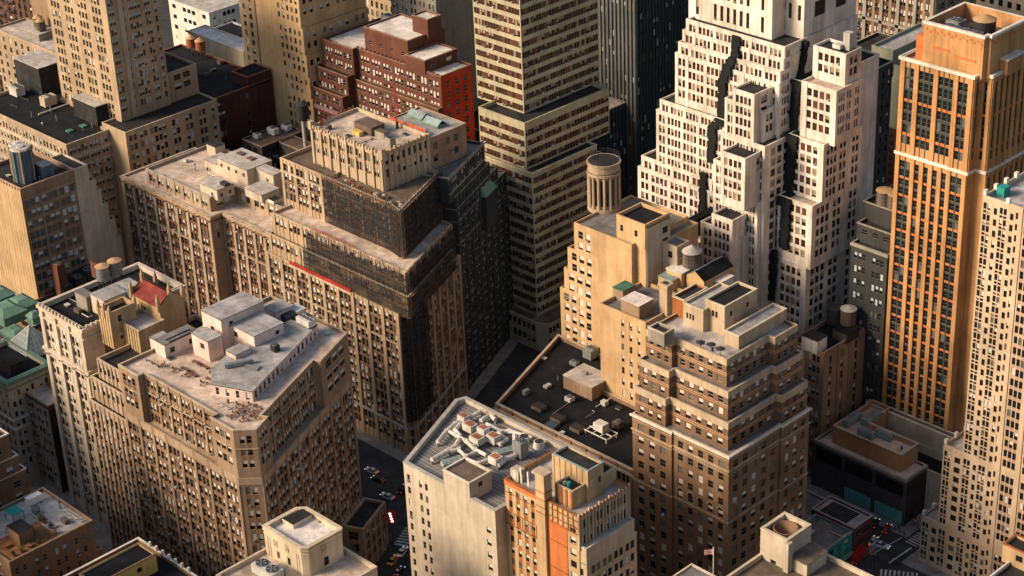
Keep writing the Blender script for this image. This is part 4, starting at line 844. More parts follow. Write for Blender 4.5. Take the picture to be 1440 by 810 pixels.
# --- orange brick tower
def orange_tower():
    zb, zt = 20.0, 127.0; c = P(1333, 605, zb); x1, y0 = c.x, c.y; x0 = P(1278, 75, zt).x; zm = zat(c, 244)
    b = Bld('orange_brick_tower', 'tall orange brick tower with white ledges and boxed penthouse on top', 'orange_brick', base=((x0+x1)/2, y0+14, 0), mood='black', glass='plain', frame='frame_green', roof='roof_sand', cop='coping_white')
    per = fh(1285, 300, zat((x0, y0), 300), 24.6)
    y1 = y0+2.6; x2 = x1+3.2
    low = [(x0, y0), (x1, y0), (x1, y1+1), (x2, y1+1), (x2, y0+26), (x0, y0+26)]
    lf = F('P'+'w,wP'+'wP'*4+'w,wP', per/2, 0.74, 2.0, ww=1.05, pw=0.85, po=0.35, sp=('spandrel_glass', 'orange_red_brick'), bot=0.2)
    uf = F('P'+'w,wPw,w,wPw,w,wPw,wP', 3.25, 0.62, 2.4, ww=1.0, pw=1.1, po=0.35, sp=('spandrel_glass', 'spandrel_glass', 'orange_red_brick'), bot=0.5)
    rf = F('P'+'wP'*8, 3.25, 0.66, 2.2, ww=0.9, pw=0.9, po=0.3, sp=('spandrel_glass', 'spandrel_glass', 'orange_red_brick'), bot=0.2)
    b.tier(low, 0, zm, {0: lf, 3: rf}, par=0, roof='coping_white', cop='coping_white')
    b.tier(low, zm+0.18, zt, {0: uf, 1: rf.but(pat='PwP'), 2: rf.but(pat='PwP'), 3: rf}, par=0.9, copw=0.6, cop='coping_white')
    b.band(low, zm-0.5, 0.9, 0.45, 'coping_white', edges=(0, 1, 2, 3)); b.band(low, zt-0.6, 0.9, 0.55, 'coping_white')
    for k in range(4): pass
    r = zt-0.9; zp = zt+11.0
    p = R4((1380, 54), (1297, 31), (1439, 27), zp)
    pen = [(p[0], p[2]+1.5), (p[1], p[2]+1.5), (p[1], p[2]+3.2), (p[1]+1.0, p[2]+3.2), (p[1]+1.0, p[3]+1.5), (p[0], p[3]+1.5)]
    b.tier(pen, r, zp, {}, wall='orange_brick', par=4.2, copw=0.6, cop='coping_white', roof='roof_brown', name='penthouse_wall')
    b.band(pen, zp-0.6, 0.7, 0.3, 'coping_white')
    def chk_(x0_, x1_, y0_, y1_, z0_, z1_): G = Geo(); G.box(x0_, x1_, y0_, y1_, z0_, z1_, 'orange_red_brick', bottom=True); b.part(G, 'brick_check')
    for i in range(16):
        xx = p[0]+0.9+(p[1]-p[0]-1.6)*i/15; zz = zp-2.0-(i % 2)*0.6; chk_(xx-0.3, xx+0.3, p[2]+1.38, p[2]+1.6, zz, zz+0.55)
    for i in range(14):
        yy = p[2]+4.2+(p[3]-p[2]-4)*i/13; zz = zp-2.0-(i % 2)*0.6; chk_(p[1]+0.9, p[1]+1.12, yy-0.3, yy+0.3, zz, zz+0.55)
    chk_(p[0]+3.2, p[0]+8.4, p[2]+1.36, p[2]+1.6, zp-6.6, zp-6.0); chk_(p[0]+10, p[0]+16.4, p[2]+1.36, p[2]+1.6, zp-7.6, zp-7.0)
    G = Geo(); G.box(p[0]-2.6, p[0]-0.1, p[2]+2.2, p[2]+5, r, zp-4.5, 'orange_red_brick'); b.part(G, 'side_shaft')
    G = Geo(); G.box(p[1]+1.1, p[1]+3.4, p[2]+8, p[2]+16, r, r+4.2, 'orange_brick'); b.part(G, 'roof_shed'); G = Geo(); G.box(p[1]+1.0, p[1]+3.6, p[2]+7.8, p[2]+16.2, r+4.2, r+4.4, 'coping_white', bottom=True); b.part(G, 'shed_coping')
    G = Geo(); G.box(x0-0.9, x0-0.05, y0+1.0, y0+3.0, zm+1, zt, 'orange_red_brick', bottom=True); b.part(G, 'drain_shaft')
    # base podium
    b.rect(x0-4, x2+8, y0-2.5, y0-0.05, 0, zb-0.2, None, None, wall='beige_stucco', par=0.2, roof='roof_brown', name='podium_wall')
    return dict(x0=x0, x1=x1, x2=x2, y0=y0, zp=zp, pr=zp-4.2, p=p, zb=zb)
OT = orange_tower()

# --- pale peach tower at the right edge
def peach_tower():
    z = 113.0; c = P(1382, 275, z); x0, y0 = c.x, c.y; h = fh(1420, 400, 90, 15.2)
    b = Bld('peach_hotel_tower', 'pale peach tower with tight grid of small windows and stepped left edge', 'peach_panel', base=(x0+18, y0+14, 0), mood='dark', glass='blue', frame='frame_dark', roof='roof_pale', cop='peach_panel')
    A = Py(1327, 625, y0); B = Py(1296, 725, y0); x2 = x0+38
    chk = F(':w,w:', h, 0.5, 1.6, ww=1.2, bot=0.3, mood='dark', frame='frame_dark', glass='plain', extra=(0.10, 0.24)); chk2 = chk.but(pat=':w,', top=1.6+h*0.22, wh=0.52, extra=None, ww=1.1); grp = F(':w,w,w:', h, 0.6, 1.6, ww=1.25, bot=0.3, sp='rose_panel', mood='dark', glass='plain')
    def face(xa, xb_, zlo, zhi, pats, par):
        xs = [xa+(xb_-xa)*t for t in [q[0] for q in pats]]+[xb_]
        pts = [(x, y0) for x in xs]+[(xb_, y0+28), (xa, y0+28)]
        b.tier(pts, zlo, zhi, {i: q[1] for i, q in enumerate(pats)}, par=par, copout=-0.03)
    pats = [(0, chk), (0.075, chk2), (0.12, chk), (0.195, chk2), (0.24, chk2.but(top=1.6)), (0.27, F('P', h, po=0.25)), (0.30, grp), (0.42, F('P', h, po=0.25)), (0.45, grp.but(pat=':w,w,w,w,w:')), (0.64, F('P', h, po=0.25)), (0.67, grp.but(pat=':w,w,w,w,w,w,w,w:'))]
    face(x0, x2, A.z, z, pats, 1.2)
    w = x2-A.x
    def sh(p, xa): return [(0, chk), (2.6/(x2-xa), chk2)]+[((x0+(x2-x0)*t-xa)/(x2-xa), f) for t, f in p]
    face(A.x, x2, B.z, A.z, sh(pats, A.x), 0.8); face(B.x, x2, 0, B.z, [(0, chk), (2.6/(x2-B.x), chk2)]+[((A.x+0-B.x)/(x2-B.x), chk), ((A.x+2.8-B.x)/(x2-B.x), chk2)]+[((x0+(x2-x0)*t-B.x)/(x2-B.x), f) for t, f in pats], 0.8)
    def pb_(*a_): G = Geo(); G.box(*a_, 'white_paint'); b.part(G, 'parapet_block')
    for (xx, zz) in ((x0, z), (A.x, A.z), (B.x, B.z)):
        for i in range(4): pb_(xx-0.1, xx+0.7, y0+0.3+i*4.5, y0+1.3+i*4.5, zz, zz+1.4)
    for i in range(1, 5): pb_(x0+i*7-0.5, x0+i*7+0.5, y0-0.1, y0+0.7, z, z+1.3)
    return dict(x0=x0, y0=y0, z=z, B=B, A=A)
PT = peach_tower()

# --- grey-green tower with dark chequered base, behind
def grey_green():
    z = 96.0; c = P(1256, 70, z); l = P(1226, 64, z); y0 = c.y; x0 = l.x
    y0 = max(y0, OT['y0']+34); q = Py(1226, 64, y0); z = q.z; x0 = q.x; x1 = Py(1256, 70, y0).x; x2 = Py(1280, 86, y0).x+4
    b = Bld('grey_green_tower', 'grey-green panelled tower with slit windows above a dark chequered brown base', 'grey_green_panel', base=((x0+x2)/2, y0+8, 0), mood='dark', glass='blue', frame='frame_dark', roof='roof_blue_grey', cop='grey_green_panel')
    zk = zat((x0, y0), 168); h = 3.4
    zs_ = zat((x0, y0), 100)
    b.rect(x0, x1, y0, y0+26, zs_+0.02, z, F('.w:w:w:w..', z-zs_, 0.72, 1.8, ww=0.5, rd=0.1, mood='dark'), None, par=0.8)
    b.rect(x1, x2, y0+0.4, y0+26, zs_+0.02, z-4.5, F('..w:w:w...', z-zs_-4.5, 0.7, 1.4, ww=0.5, rd=0.1), None, par=0.8)
    b.rect(x0, x2, y0, y0+26, zk, zs_, F('.w..w.:.w..w.', fh(1240, 130, zat((x0, y0), 130), 11.3), 0.55, 1.5, ww=1.0, mood='dark'), None, par=0.0, cop='peach_panel', roof='grey_green_panel')
    b.rect(x0, x2, y0+0.05, y0+26, 0, zk-0.3, F('.w.w.w.w.w.w.w.', fh(1240, 200, zat((x0, y0), 200), 10.5), 0.55, 2, ww=1.2, mood='dark', glass='brown'), None, wall='dark_red_brick', par=0.3, name='base_wall')
    return dict(x0=x0, y0=y0)
GG = grey_green()

# --- dark block with twin tanks left of the orange tower
def dark_twin():
    z = 62.0; c = P(1285, 330, z); l = P(1198, 300, z)
    y0 = OT['y0']-0.5; q0, q1 = Py(1197, 341, y0), Py(1246, 352, y0); z = q0.z
    x1 = OT['x0']-0.6; x0 = min(q0.x, x1-12)
    b = Bld('dark_terrace_block', 'dark stepped block with twin round tanks and long terrace railing beside the orange tower', 'dark_stone', base=((x0+x1)/2, y0+8, 0), mood='shade', glass='cool', frame='frame_grey', roof='roof_tar', cop='grey_stone')
    b.rect(x0, x1, y0, y0+24, 0, z, F('.w,w,w..w,w,w.', 4.2, 0.42, 2.4, ww=0.9, mood='shade'), F('.w.'*4, 4.2, 0.5, 2), par=0.5)
    b.rect(x0-0.5, x1, y0+3, y0+24, z-0.5, z+5, F('.w.w.w.', 4, 0.4, 1.4, rows=1), None, par=0.8); b.rect(x0-1.5, x1, y0+7, y0+24, z+4.2, z+10, None, None, par=0.8)
    b.band(rc(x0, x1, y0, y0+24), z-0.8, 0.8, 0.2, 'grey_stone')
    return dict(x0=x0, x1=x1, y0=y0, z=z)
DT = dark_twin()

# --- brown piers building with black roof and water tanks
def brown_black_roof():
    z = 42.5; a = R4((1158, 497), (1120, 480), (1223, 452), z); a[3] = min(a[3], DT['y0']-0.3)
    b = Bld('brown_pier_building', 'brown brick building with long wall piers and black roof holding two water tanks', 'brown_stone', base=((a[0]+a[1])/2, (a[2]+a[3])/2, 0), mood='shade', frame='frame_tan', roof='roof_black', cop='brown_stone')
    x0 = a[0]-1.5
    b.rect(x0, a[1], a[2], a[3], 0, z, F('.w,w,w.w,w,w.', 3.6, 0.5, 1.6, ww=0.9, mood='shade'), F('P..w..P.w..P..w..P', 3.6, 0.62, 2.2, po=0.25, pw=0.5), par=1.2)
    r = z-1.2; p = P(1147, 473, r+4); b.block('bulkhead', p.x-3, p.x+2.5, p.y-2.5, p.y+2, r, r+4.2, 'white_paint', 'roof_tar')
    p = P(1190, 462, r+3); b.block('bulkhead', p.x-2.5, p.x+2.5, p.y-3, p.y+3, r, r+3, 'dark_stone', 'roof_black')
    return dict(r=r, a=a)
BB = brown_black_roof()

# --- dark modern block with the orange stucco box on its roof
def dark_modern():
    c = P(1270, 740, 0); z = 15.4; x1, y0 = c.x, c.y; x0 = BB['a'][1]+0.2; xL = min(x0, P(1148, 618, z).x)
    xL = x0; yb = OT['y0']-2.7
    b = Bld('dark_modern_block', 'low dark modern block with teal shop glass and orange stucco box on its roof', 'purple_brown_panel', base=((xL+x1)/2, y0+9, 0), mood='dark', glass='blue', frame='frame_dark', roof='roof_sand', cop='coping_stone')
    pts = rc(xL, x1, y0, y0+10)
    b.tier(pts, 0, z, {}, par=0.5, copw=0.5); b.band(pts, z-0.9, 0.9, 0.25, 'grey_stone')
    W = x1-xL
    for k in range(3):
        xa, xb_ = xL+W*k/3+0.6, xL+W*(k+1)/3-0.6
        G = Geo(); G.box(xa, xb_, y0-0.04, y0+0.1, z-6, z-2, 'glass_dark'); b.part(G, 'window')
    for k in range(4):
        G = Geo(); xx = xL+W*k/3; G.box(xx-0.5, xx+0.5, y0-0.35, y0+0.02, 0, z-0.9, 'purple_brown_panel'); b.part(G, 'pier')
    for k in range(1, 3):
        xa, xb_ = xL+W*k/3+0.6, xL+W*(k+1)/3-0.6; N = 5
        for i in range(N):
            G = Geo(); G.box(xa+(xb_-xa)*i/N+0.06, xa+(xb_-xa)*(i+1)/N-0.06, y0-0.1, y0+0.1, 0.4, 4.4, 'teal_glass'); b.part(G, 'shop_pane')
    G = Geo(); G.box(x1-0.1, x1+0.05, y0+1, y0+9, z-6, z-2, 'glass_dark'); b.part(G, 'window'); G = Geo(); G.box(x1-0.1, x1+0.06, y0+1.2, y0+9, 0.3, 4.2, 'glass_dark'); b.part(G, 'window')
    # orange box
    r = z-0.5; zb = r+5.8; q = R4((1268, 640), (1166, 602), (1290, 623), zb); xa, xb_, ya, yc = q; ya = max(ya, y0+1.0); yd = P(1222, 560, zb).y; xm = P(1253, 590, zb).x-4
    box = [(max(xa, xL+0.3), ya), (xb_, ya), (xb_, yc), (xm, yc), (xm, yd), (max(xa, xL+0.3), yd)]
    b.tier(box, r, zb, {}, wall='orange_stucco', par=1.6, cop='cream_stone', roof='roof_sand', name='box_wall')
    # rear courtyard block
    b.rect(xm+0.2, x1+6, y0+10.2, yb, 0, z-1.5, None, F('.w.w.', 3.6, 0.5, 1.5), wall='beige_stucco', par=2.6, roof='roof_black', name='rear_wall')
    return dict(r=r, zb=zb, xL=xL, x1=x1, y0=y0, box=box, pr=zb-1.6)
DM = dark_modern()

# --- low row of shops at the crossing
def shops():
    y1 = DM['y0']-9.5; z = 9.0
    c = P(1220, 742, z); x1 = c.x; y_ = c.y
    b = Bld('teal_front_shop', 'low grey-roofed shop with bright teal painted front near the crossing', 'teal_paint', base=(x1-7, y_-2, 0), mood='dark', roof='roof_grey', cop='coping_grey')
    a = R4((1168, 776), (1120, 752), (1200, 747), z); xr = P(1199, 747, z).x; y0 = P(1168, 776, z).y; y1 = P(1199, 747, z).y
    b.rect(xr-12.5, xr, y0, y1, 0, z, None, F('.w.w.w.', 3.0, 0.55, 1.4, mood='dark', frame='frame_green'), par=0.4)
    G = Geo(); G.box(xr, xr+1.4, y0+1, y1-0.2, 2.6, 2.75, 'green_copper', bottom=True); b.part(G, 'awning')
    b2 = Bld('red_brick_shop', 'small red brick shop with ribbed grey roof beside the teal painted shop', 'red_brick', base=(xr-7, y1+4, 0), mood='dark', roof='roof_blue_grey', cop='coping_grey', frame='frame_white')
    e = P(1221, 722, z+1); b2.rect(xr-14, xr+0.4, y1+0.1, e.y, 0, z+1, None, F('.w,w,w,w,w,w.', 3.2, 0.5, 1.8, mood='dark'), par=0.5)
    G = Geo()
    for i in range(9): G.box(xr-12, xr-3, y1+0.6+i*(e.y-y1-1.5)/9, y1+0.9+i*(e.y-y1-1.5)/9, z+0.5, z+0.8, 'roof_tar')
    b2.part(G, 'roof_rib')
    b3 = Bld('grey_roof_annex', 'low annex with cluttered grey roof at the foot of the banded building', 'grey_stone', base=(xr-19, y0+6, 0), mood='dark', roof='roof_grey', cop='coping_grey')
    b3.rect(xr-24, xr-14.3, max(y0, 359.8), e.y+1, 0, z-1.5, None, None, par=0.5)
    return dict(xr=xr, y0=y0, y1=y1, ye=e.y, z=z)
SP = shops()

# --- cream tower at the bottom
def cream_tower():
    z = 60.0; c, l, r_, bk = P(427, 774, z), P(365, 742, z), P(483, 744, z), P(411, 698, z); x0, x1, y0, y1 = l.x, c.x, c.y, r_.y
    k = 1.2
    b = Bld('cream_tower', 'cream stone tower top with chamfered corners and carved panels at the bottom of the view', 'cream_stone', base=((x0+x1)/2, (y0+y1)/2, 0), mood='dark', roof='roof_white', cop='cream_stone')
    pts = [(x0, y0), (x1-k, y0), (x1, y0+k), (x1, y1-0.5), (x1-0.5, y1), (x0+k*1.5, y1), (x0, y1-k*1.5)]
    b.tier(pts, 40, z, {0: F('...w..w...', 5.5, 0.36, 5.0, ww=0.7, mood='dark'), 2: F('...w...', 5.0, 0.42, 5.0, ww=1.0, mood='dark')}, par=1.0, copw=0.8, copout=0.25)
    b.band(pts, z-2.0, 0.3, 0.12); b.band(pts, z-1.0, 0.5, 0.2)
    G = Geo(); G.prism(offset([(x0+1.2, y1-7), (x0+5.2, y1-7), (x0+5.2, y1-1.2), (x0+1.6, y1-1.2)], 0), z-1.0, z+0.2, 'cream_stone', mtop='roof_tar'); b.part(G, 'roof_well')
    # carved panels
    for (px, py) in ((387, 763), (403, 771)):
        q = Py(px, py, y0-0.02)
        for s_ in (0,):
            G = Geo(); G.box(q.x-0.75, q.x+0.75, y0-0.1, y0, q.z-1.0, q.z+1.0, 'brown_stone_pale', bottom=True)
            for i in range(3):
                for j in range(3):
                    if (i+j) % 2 == 0: G.box(q.x-0.65+i*0.45, q.x-0.3+i*0.45, y0-0.2, y0-0.1, q.z-0.85+j*0.6, q.z-0.4+j*0.6, 'cream_stone', bottom=True)
            b.part(G, 'carved_panel')
    q = Px(455, 771, x1+0.02); G = Geo(); G.box(x1, x1+0.1, q.y-0.75, q.y+0.75, q.z-1.0, q.z+1.0, 'brown_stone_pale', bottom=True)
    for i in range(3):
        for j in range(3):
            if (i+j) % 2 == 0: G.box(x1+0.1, x1+0.2, q.y-0.65+i*0.45, q.y-0.3+i*0.45, q.z-0.85+j*0.6, q.z-0.4+j*0.6, 'cream_stone', bottom=True)
    b.part(G, 'carved_panel')
    for yy in (y0+2.2, y0+3.0, y1-3.0, y1-2.2): G = Geo(); G.box(x1, x1+0.14, yy, yy+0.3, 40, z-2.2, 'cream_stone'); b.part(G, 'pilaster')
    for xx in (x0+1.0, x0+1.8, x1-3.2, x1-2.4): G = Geo(); G.box(xx, xx+0.3, y0-0.14, y0, 40, z-2.2, 'cream_stone'); b.part(G, 'pilaster')
    # surrounding lower roof
    zl = 53.0; q = P(522, 802, zl); q2 = P(368, 776, zl)
    b.rect(x0-0.9, q.x, y0-14, P(488, 780, zl).y+1.5, 0, zl, None, F('.w.'*8, 3.5, 0.5, 3, mood='shade'), par=0.9, roof='roof_sand', copw=0.6, name='lower_wall')
    return dict(zl=zl-0.9, x0=x0, x1=x1, y0=y0, y1=y1)
CT = cream_tower()

# --- tank tower at the bottom right
def tank_house():
    z = 62.0; a = R4((1107, 761), (1065, 746), (1141, 738), z)
    b = Bld('roof_tank_house', 'beige masonry tower with open top enclosing a round tank and roofs around it', 'beige_stucco', base=((a[0]+a[1])/2, (a[2]+a[3])/2, 0), mood='dark', roof='roof_brown', cop='cream_stone')
    b.tier(rc(*a), 48, z, {0: F('..w..', 6, 0.3, 7, mood='dark')}, par=3.2, copw=0.7, roof='roof_tar')
    cx, cy = (a[0]+a[1])/2, (a[2]+a[3])/2; rr = min(a[1]-a[0], a[3]-a[2])/2-0.9
    G = Geo(); G.cyl(cx, cy, z-3.2, z-0.3, rr, rr, 'tank_wood', 28, top=False); G.cyl(cx, cy, z-0.3, z-0.25, rr, rr*0.93, 'rust', 28, top=False); G.cyl(cx, cy, z-0.25, z-2.4, rr*0.93, rr*0.5, 'umber_brick', 28, mtop='roof_brown'); b.part(G, 'tank')
    G = Geo(); G.box(a[1]-0.3, a[1]+1.0, a[2]-0.8, a[2]+0.8, 48, z-0.2, 'beige_stucco'); b.part(G, 'corner_pier')
    zl = 55.0; q0, q1 = P(1152, 776, zl), P(1222, 810, zl); w0, w1 = P(1062, 786, zl), P(1024, 810, zl)
    b.rect(w0.x-0.5, q1.x+10, w1.y-16, q0.y+0.5, 0, zl, None, F('.w.'*6, 3.5, 0.5, 3), par=1.0, copw=0.6, name='lower_wall')
    b.band(rc(*a), 52.5, 0.35, 0.12, 'cream_stone')
    p = P(1135, 780, zl); b.block('bulkhead', a[1]+0.1, a[1]+5, a[2]+1, a[3]-0.5, zl-1, zl+2.2, 'beige_stucco', 'roof_brown')
    fp = P(1003, 812, zl-1); b.rect(fp.x-7, w0.x-0.6, fp.y-12, fp.y+0.7, 0, zl-1, None, None, par=0.2, name='lower_wall', roof='roof_grey')
    return dict(zl=zl, w1=w1, a=a)
TH = tank_house()

# --- small rooftop at the right bottom edge
def corner_roof():
    z = 58.0; a = R4((1431, 780), (1406, 768), 8, z)
    b = Bld('yellow_corner_rooftop', 'small yellow brick rooftop hut with white parapet in front of the peach tower', 'gold_brick', base=(a[0]+4, a[2]+2, 0), mood='dark', roof='roof_tar', cop='orange_dark')
    q = P(1405, 800, z-4)
    b.rect(q.x, q.x+16, q.y-6, q.y+9, 0, z-4, None, None, par=0.8, wall='white_paint', cop='white_paint'); b.rect(a[0], a[1]+4, a[2]+1.5, a[2]+6.5, z-4.8, z, F('..w..', 4, 0.4, 1.4, mood='dark'), None, par=0.6)
corner_roof()
# --- tall tan tower, top left
def tan_tower():
    z = 60.5; c = P(176, 187, z); r_ = P(303, 139, z); x1, y0, y1 = c.x, c.y, r_.y
    s = P(171, 172, z-0.5); sl = P(98, 132, z-0.5); sr = P(254, 152, z-0.5); x0 = sl.x
    b = Bld('tall_tan_tower', 'tall tan brick tower with paired windows and a broad lower shoulder', 'tan_brick', base=((x0+x1)/2, (y0+y1)/2, 0), mood='lit', frame='frame_tan', roof='roof_tar', cop='tan_brick_pale')
    h = fh(294, 90, 82, 13.6)
    fl = F('.'+'w,w,w.:'*4, h, 0.55, 1.6, ww=0.6, bot=0.2, mood='dark'); fr = F('.w,w..w,w..w,w,w,w..w,w..w.', h, 0.55, 1.6, ww=1.0, bot=0.2, mood='pale', glass='cool')
    xq = s.x-4.0; b.rect(xq, x1, y0, y1, 0, z, None, F('.w,w.w,w.w,w,w,w..w,w..w,w..w,w..w.', h, 0.55, 1.6, bot=0.2, mood='shade', glass='cool'), par=0.5)
    b.rect(x0, s.x, s.y, sr.y, 0, 112, fl.but(bot=50), fr.but(bot=60), name='shaft_wall')
    # recessed right corner and shoulder blocks
    G = Geo(); G.box(s.x, s.x+0.5, s.y+(sr.y-s.y)*0.22, s.y+(sr.y-s.y)*0.30, z, 112, 'tan_brick_pale'); G.box(s.x, s.x+0.35, s.y+(sr.y-s.y)*0.0, s.y+(sr.y-s.y)*0.02, z, 112, 'tan_brick_pale'); b.part(G, 'pier')
    q = P(284, 132, z-0.5); zt = zat((s.x-1, (sr.y+q.y)/2), 97)
    b.rect(x0+10, s.x-1.0, sr.y, q.y, z-0.5, zt, None, F('.w,w.', h, 0.55, 1.4, glass='cool'), par=0.8, name='shaft_wall')
    return dict(x0=x0, x1=x1, y0=y0, y1=y1, xq=xq, ys=s.y)
TT = tan_tower()

# --- grey-beige block with black roof in front of it
def banded_black():
    z = 59.0; c, l = P(93, 204, z), P(0, 165, z); x1, y0 = c.x, c.y; y1 = min(P(169, 175, z).y, TT['y0']-0.2); x0 = l.x-20
    b = Bld('black_roof_office', 'grey-beige office block with black roof, dark bulkheads and white string courses', 'grey_stone', base=(x1-18, (y0+y1)/2, 0), mood='shade', glass='cool', frame='frame_grey', roof='roof_black', cop='tan_brick_pale')
    yb = TT['y0']-0.15
    ys = TT['ys']-0.15; xq = min(TT['xq']-0.1, x1-1); pts = [(x0, y0), (x1, y0), (x1, yb), (xq, yb), (xq, ys), (TT['x0']-0.2, ys), (TT['x0']-0.2, yb+34), (x0, yb+34)]
    b.tier(pts, 0, z, {0: F('.'+'w.w.w:'*9, 3.6, 0.55, 2.2, ww=0.8), 1: F('.w,w.w,w,w.w,w,w.w,w.', 3.65, 0.52, 1.8, ww=1.0, mood='pale')}, par=0.9, wall='brown_stone_pale')
    b.band(pts, z-5.6, 1.0, 0.5, 'beige_stucco', edges=(0, 1)); b.band(pts, z-9.4, 0.5, 0.35, 'beige_stucco', edges=(0, 1)); b.band(pts, z-16.8, 0.5, 0.35, 'beige_stucco', edges=(0, 1))
    for k in range(5, 13): b.band(pts, z-9.4-3.65*k+0.2, 0.25, 0.2, 'coping_grey', edges=(1,))
    r = z-0.9
    def dk(C, L, R, h, rf='roof_pale'): a = R4(C, L, R, r+h); b.rect(*a, r, r+h, None, None, wall='roof_tar', par=0, cop=rf, roof=rf, name='bulkhead')
    dk((54, 97), (25, 80), (83, 82), 10.5); dk((134, 151), (103, 136), (150, 143), 7.0); dk((97, 106), (84, 95), (106, 92), 4, 'roof_white')
    return dict(r=r, x0=x0, yb=yb)
BO = banded_black()

# --- golden-sided building with the blue steel silos
def silo_building():
    z = 63.0; c, l, r_ = P(29, 266, z), P(0, 256, z), P(106, 240, z); x1, y0, y1 = c.x, c.y, r_.y; x0 = l.x-14
    b = Bld('silo_roof_building', 'brown loft building with golden ribbed flank and blue steel silos on its roof', 'brown_stone', base=((x0+x1)/2, (y0+y1)/2, 0), mood='shade', glass='blue', frame='frame_green', roof='roof_tar', cop='rose_panel')
    fr = F(':w,w,w.w,w,w.w,w,w:', 3.75, 0.58, 4.6, ww=1.7, bot=0.5, mood='shade')
    b.rect(x0, x1, y0, y1, 0, z, F('P'+'.P'*6+':w:'+'.P'*7, 3.6, 0.35, 6, ww=0.7, pw=0.5, po=0.3, pier='gold_brick', mood='dark'), fr, par=1.0, wall='brown_stone')
    b.band(rc(x0, x1, y0, y1), z-4.2, 0.4, 0.2, 'brown_stone_pale', edges=(1,))
    G = Geo(); G.box(x0, x1, y0-0.25, y0-0.05, 0, z-1, 'gold_brick'); b.part(G, 'golden_flank')
    # blank wall of the neighbour, with stepped edge
    q = P(128, 234, z); e = P(164, 324, z-14)
    b2 = Bld('blank_party_wall', 'plain beige party wall with jagged stepped edge beside the silo building', 'beige_stucco', base=(x1-7, y1+6, 0), mood='dark', roof='roof_tar', cop='coping_stone')
    yy = y1+0.1; st = [(q.y, z), (q.y+2.2, z-6), (q.y+3.6, z-10), (q.y+5.4, z-15.5), (q.y+7.4, z-22), (q.y+8.6, z-29)]
    for i, (ye, zt) in enumerate(st):
        zb = st[i+1][1] if i+1 < len(st) else 0
        b2.rect(x1-14, x1+0.3, yy, ye, zb, zt, None, None, par=0.5 if i == 0 else 0.15, copout=-0.03)
    return dict(x0=x0, x1=x1, y0=y0, y1=y1, r=z-1.0, yE=st[-1][0])
SI = silo_building()

# --- lean-to court of plant between silo building and terracotta block
def plant_court():
    x1 = TE['x0']+6; b = Bld('roof_plant_court', 'low courtyard roof crowded with dark plant below the silo building', 'brown_brick', base=(x1-14, SI['y1']+2, 0), mood='dark', roof='roof_tar', cop='brown_stone')
    z = 24.0; b.rect(SI['x1']+0.4, TE['x0']-1.0, 274.5, 304.0, 0, z, F('.w.'*6, 3.6, 0.5, 2, mood='shade'), F('.w.'*6, 3.6, 0.5, 2, mood='shade'), par=0.8)
    return dict(r=z-0.8, x0=SI['x1']+0.4, x1=TE['x0']-1.0, y0=274.5, y1=304.0)
PC = plant_court()

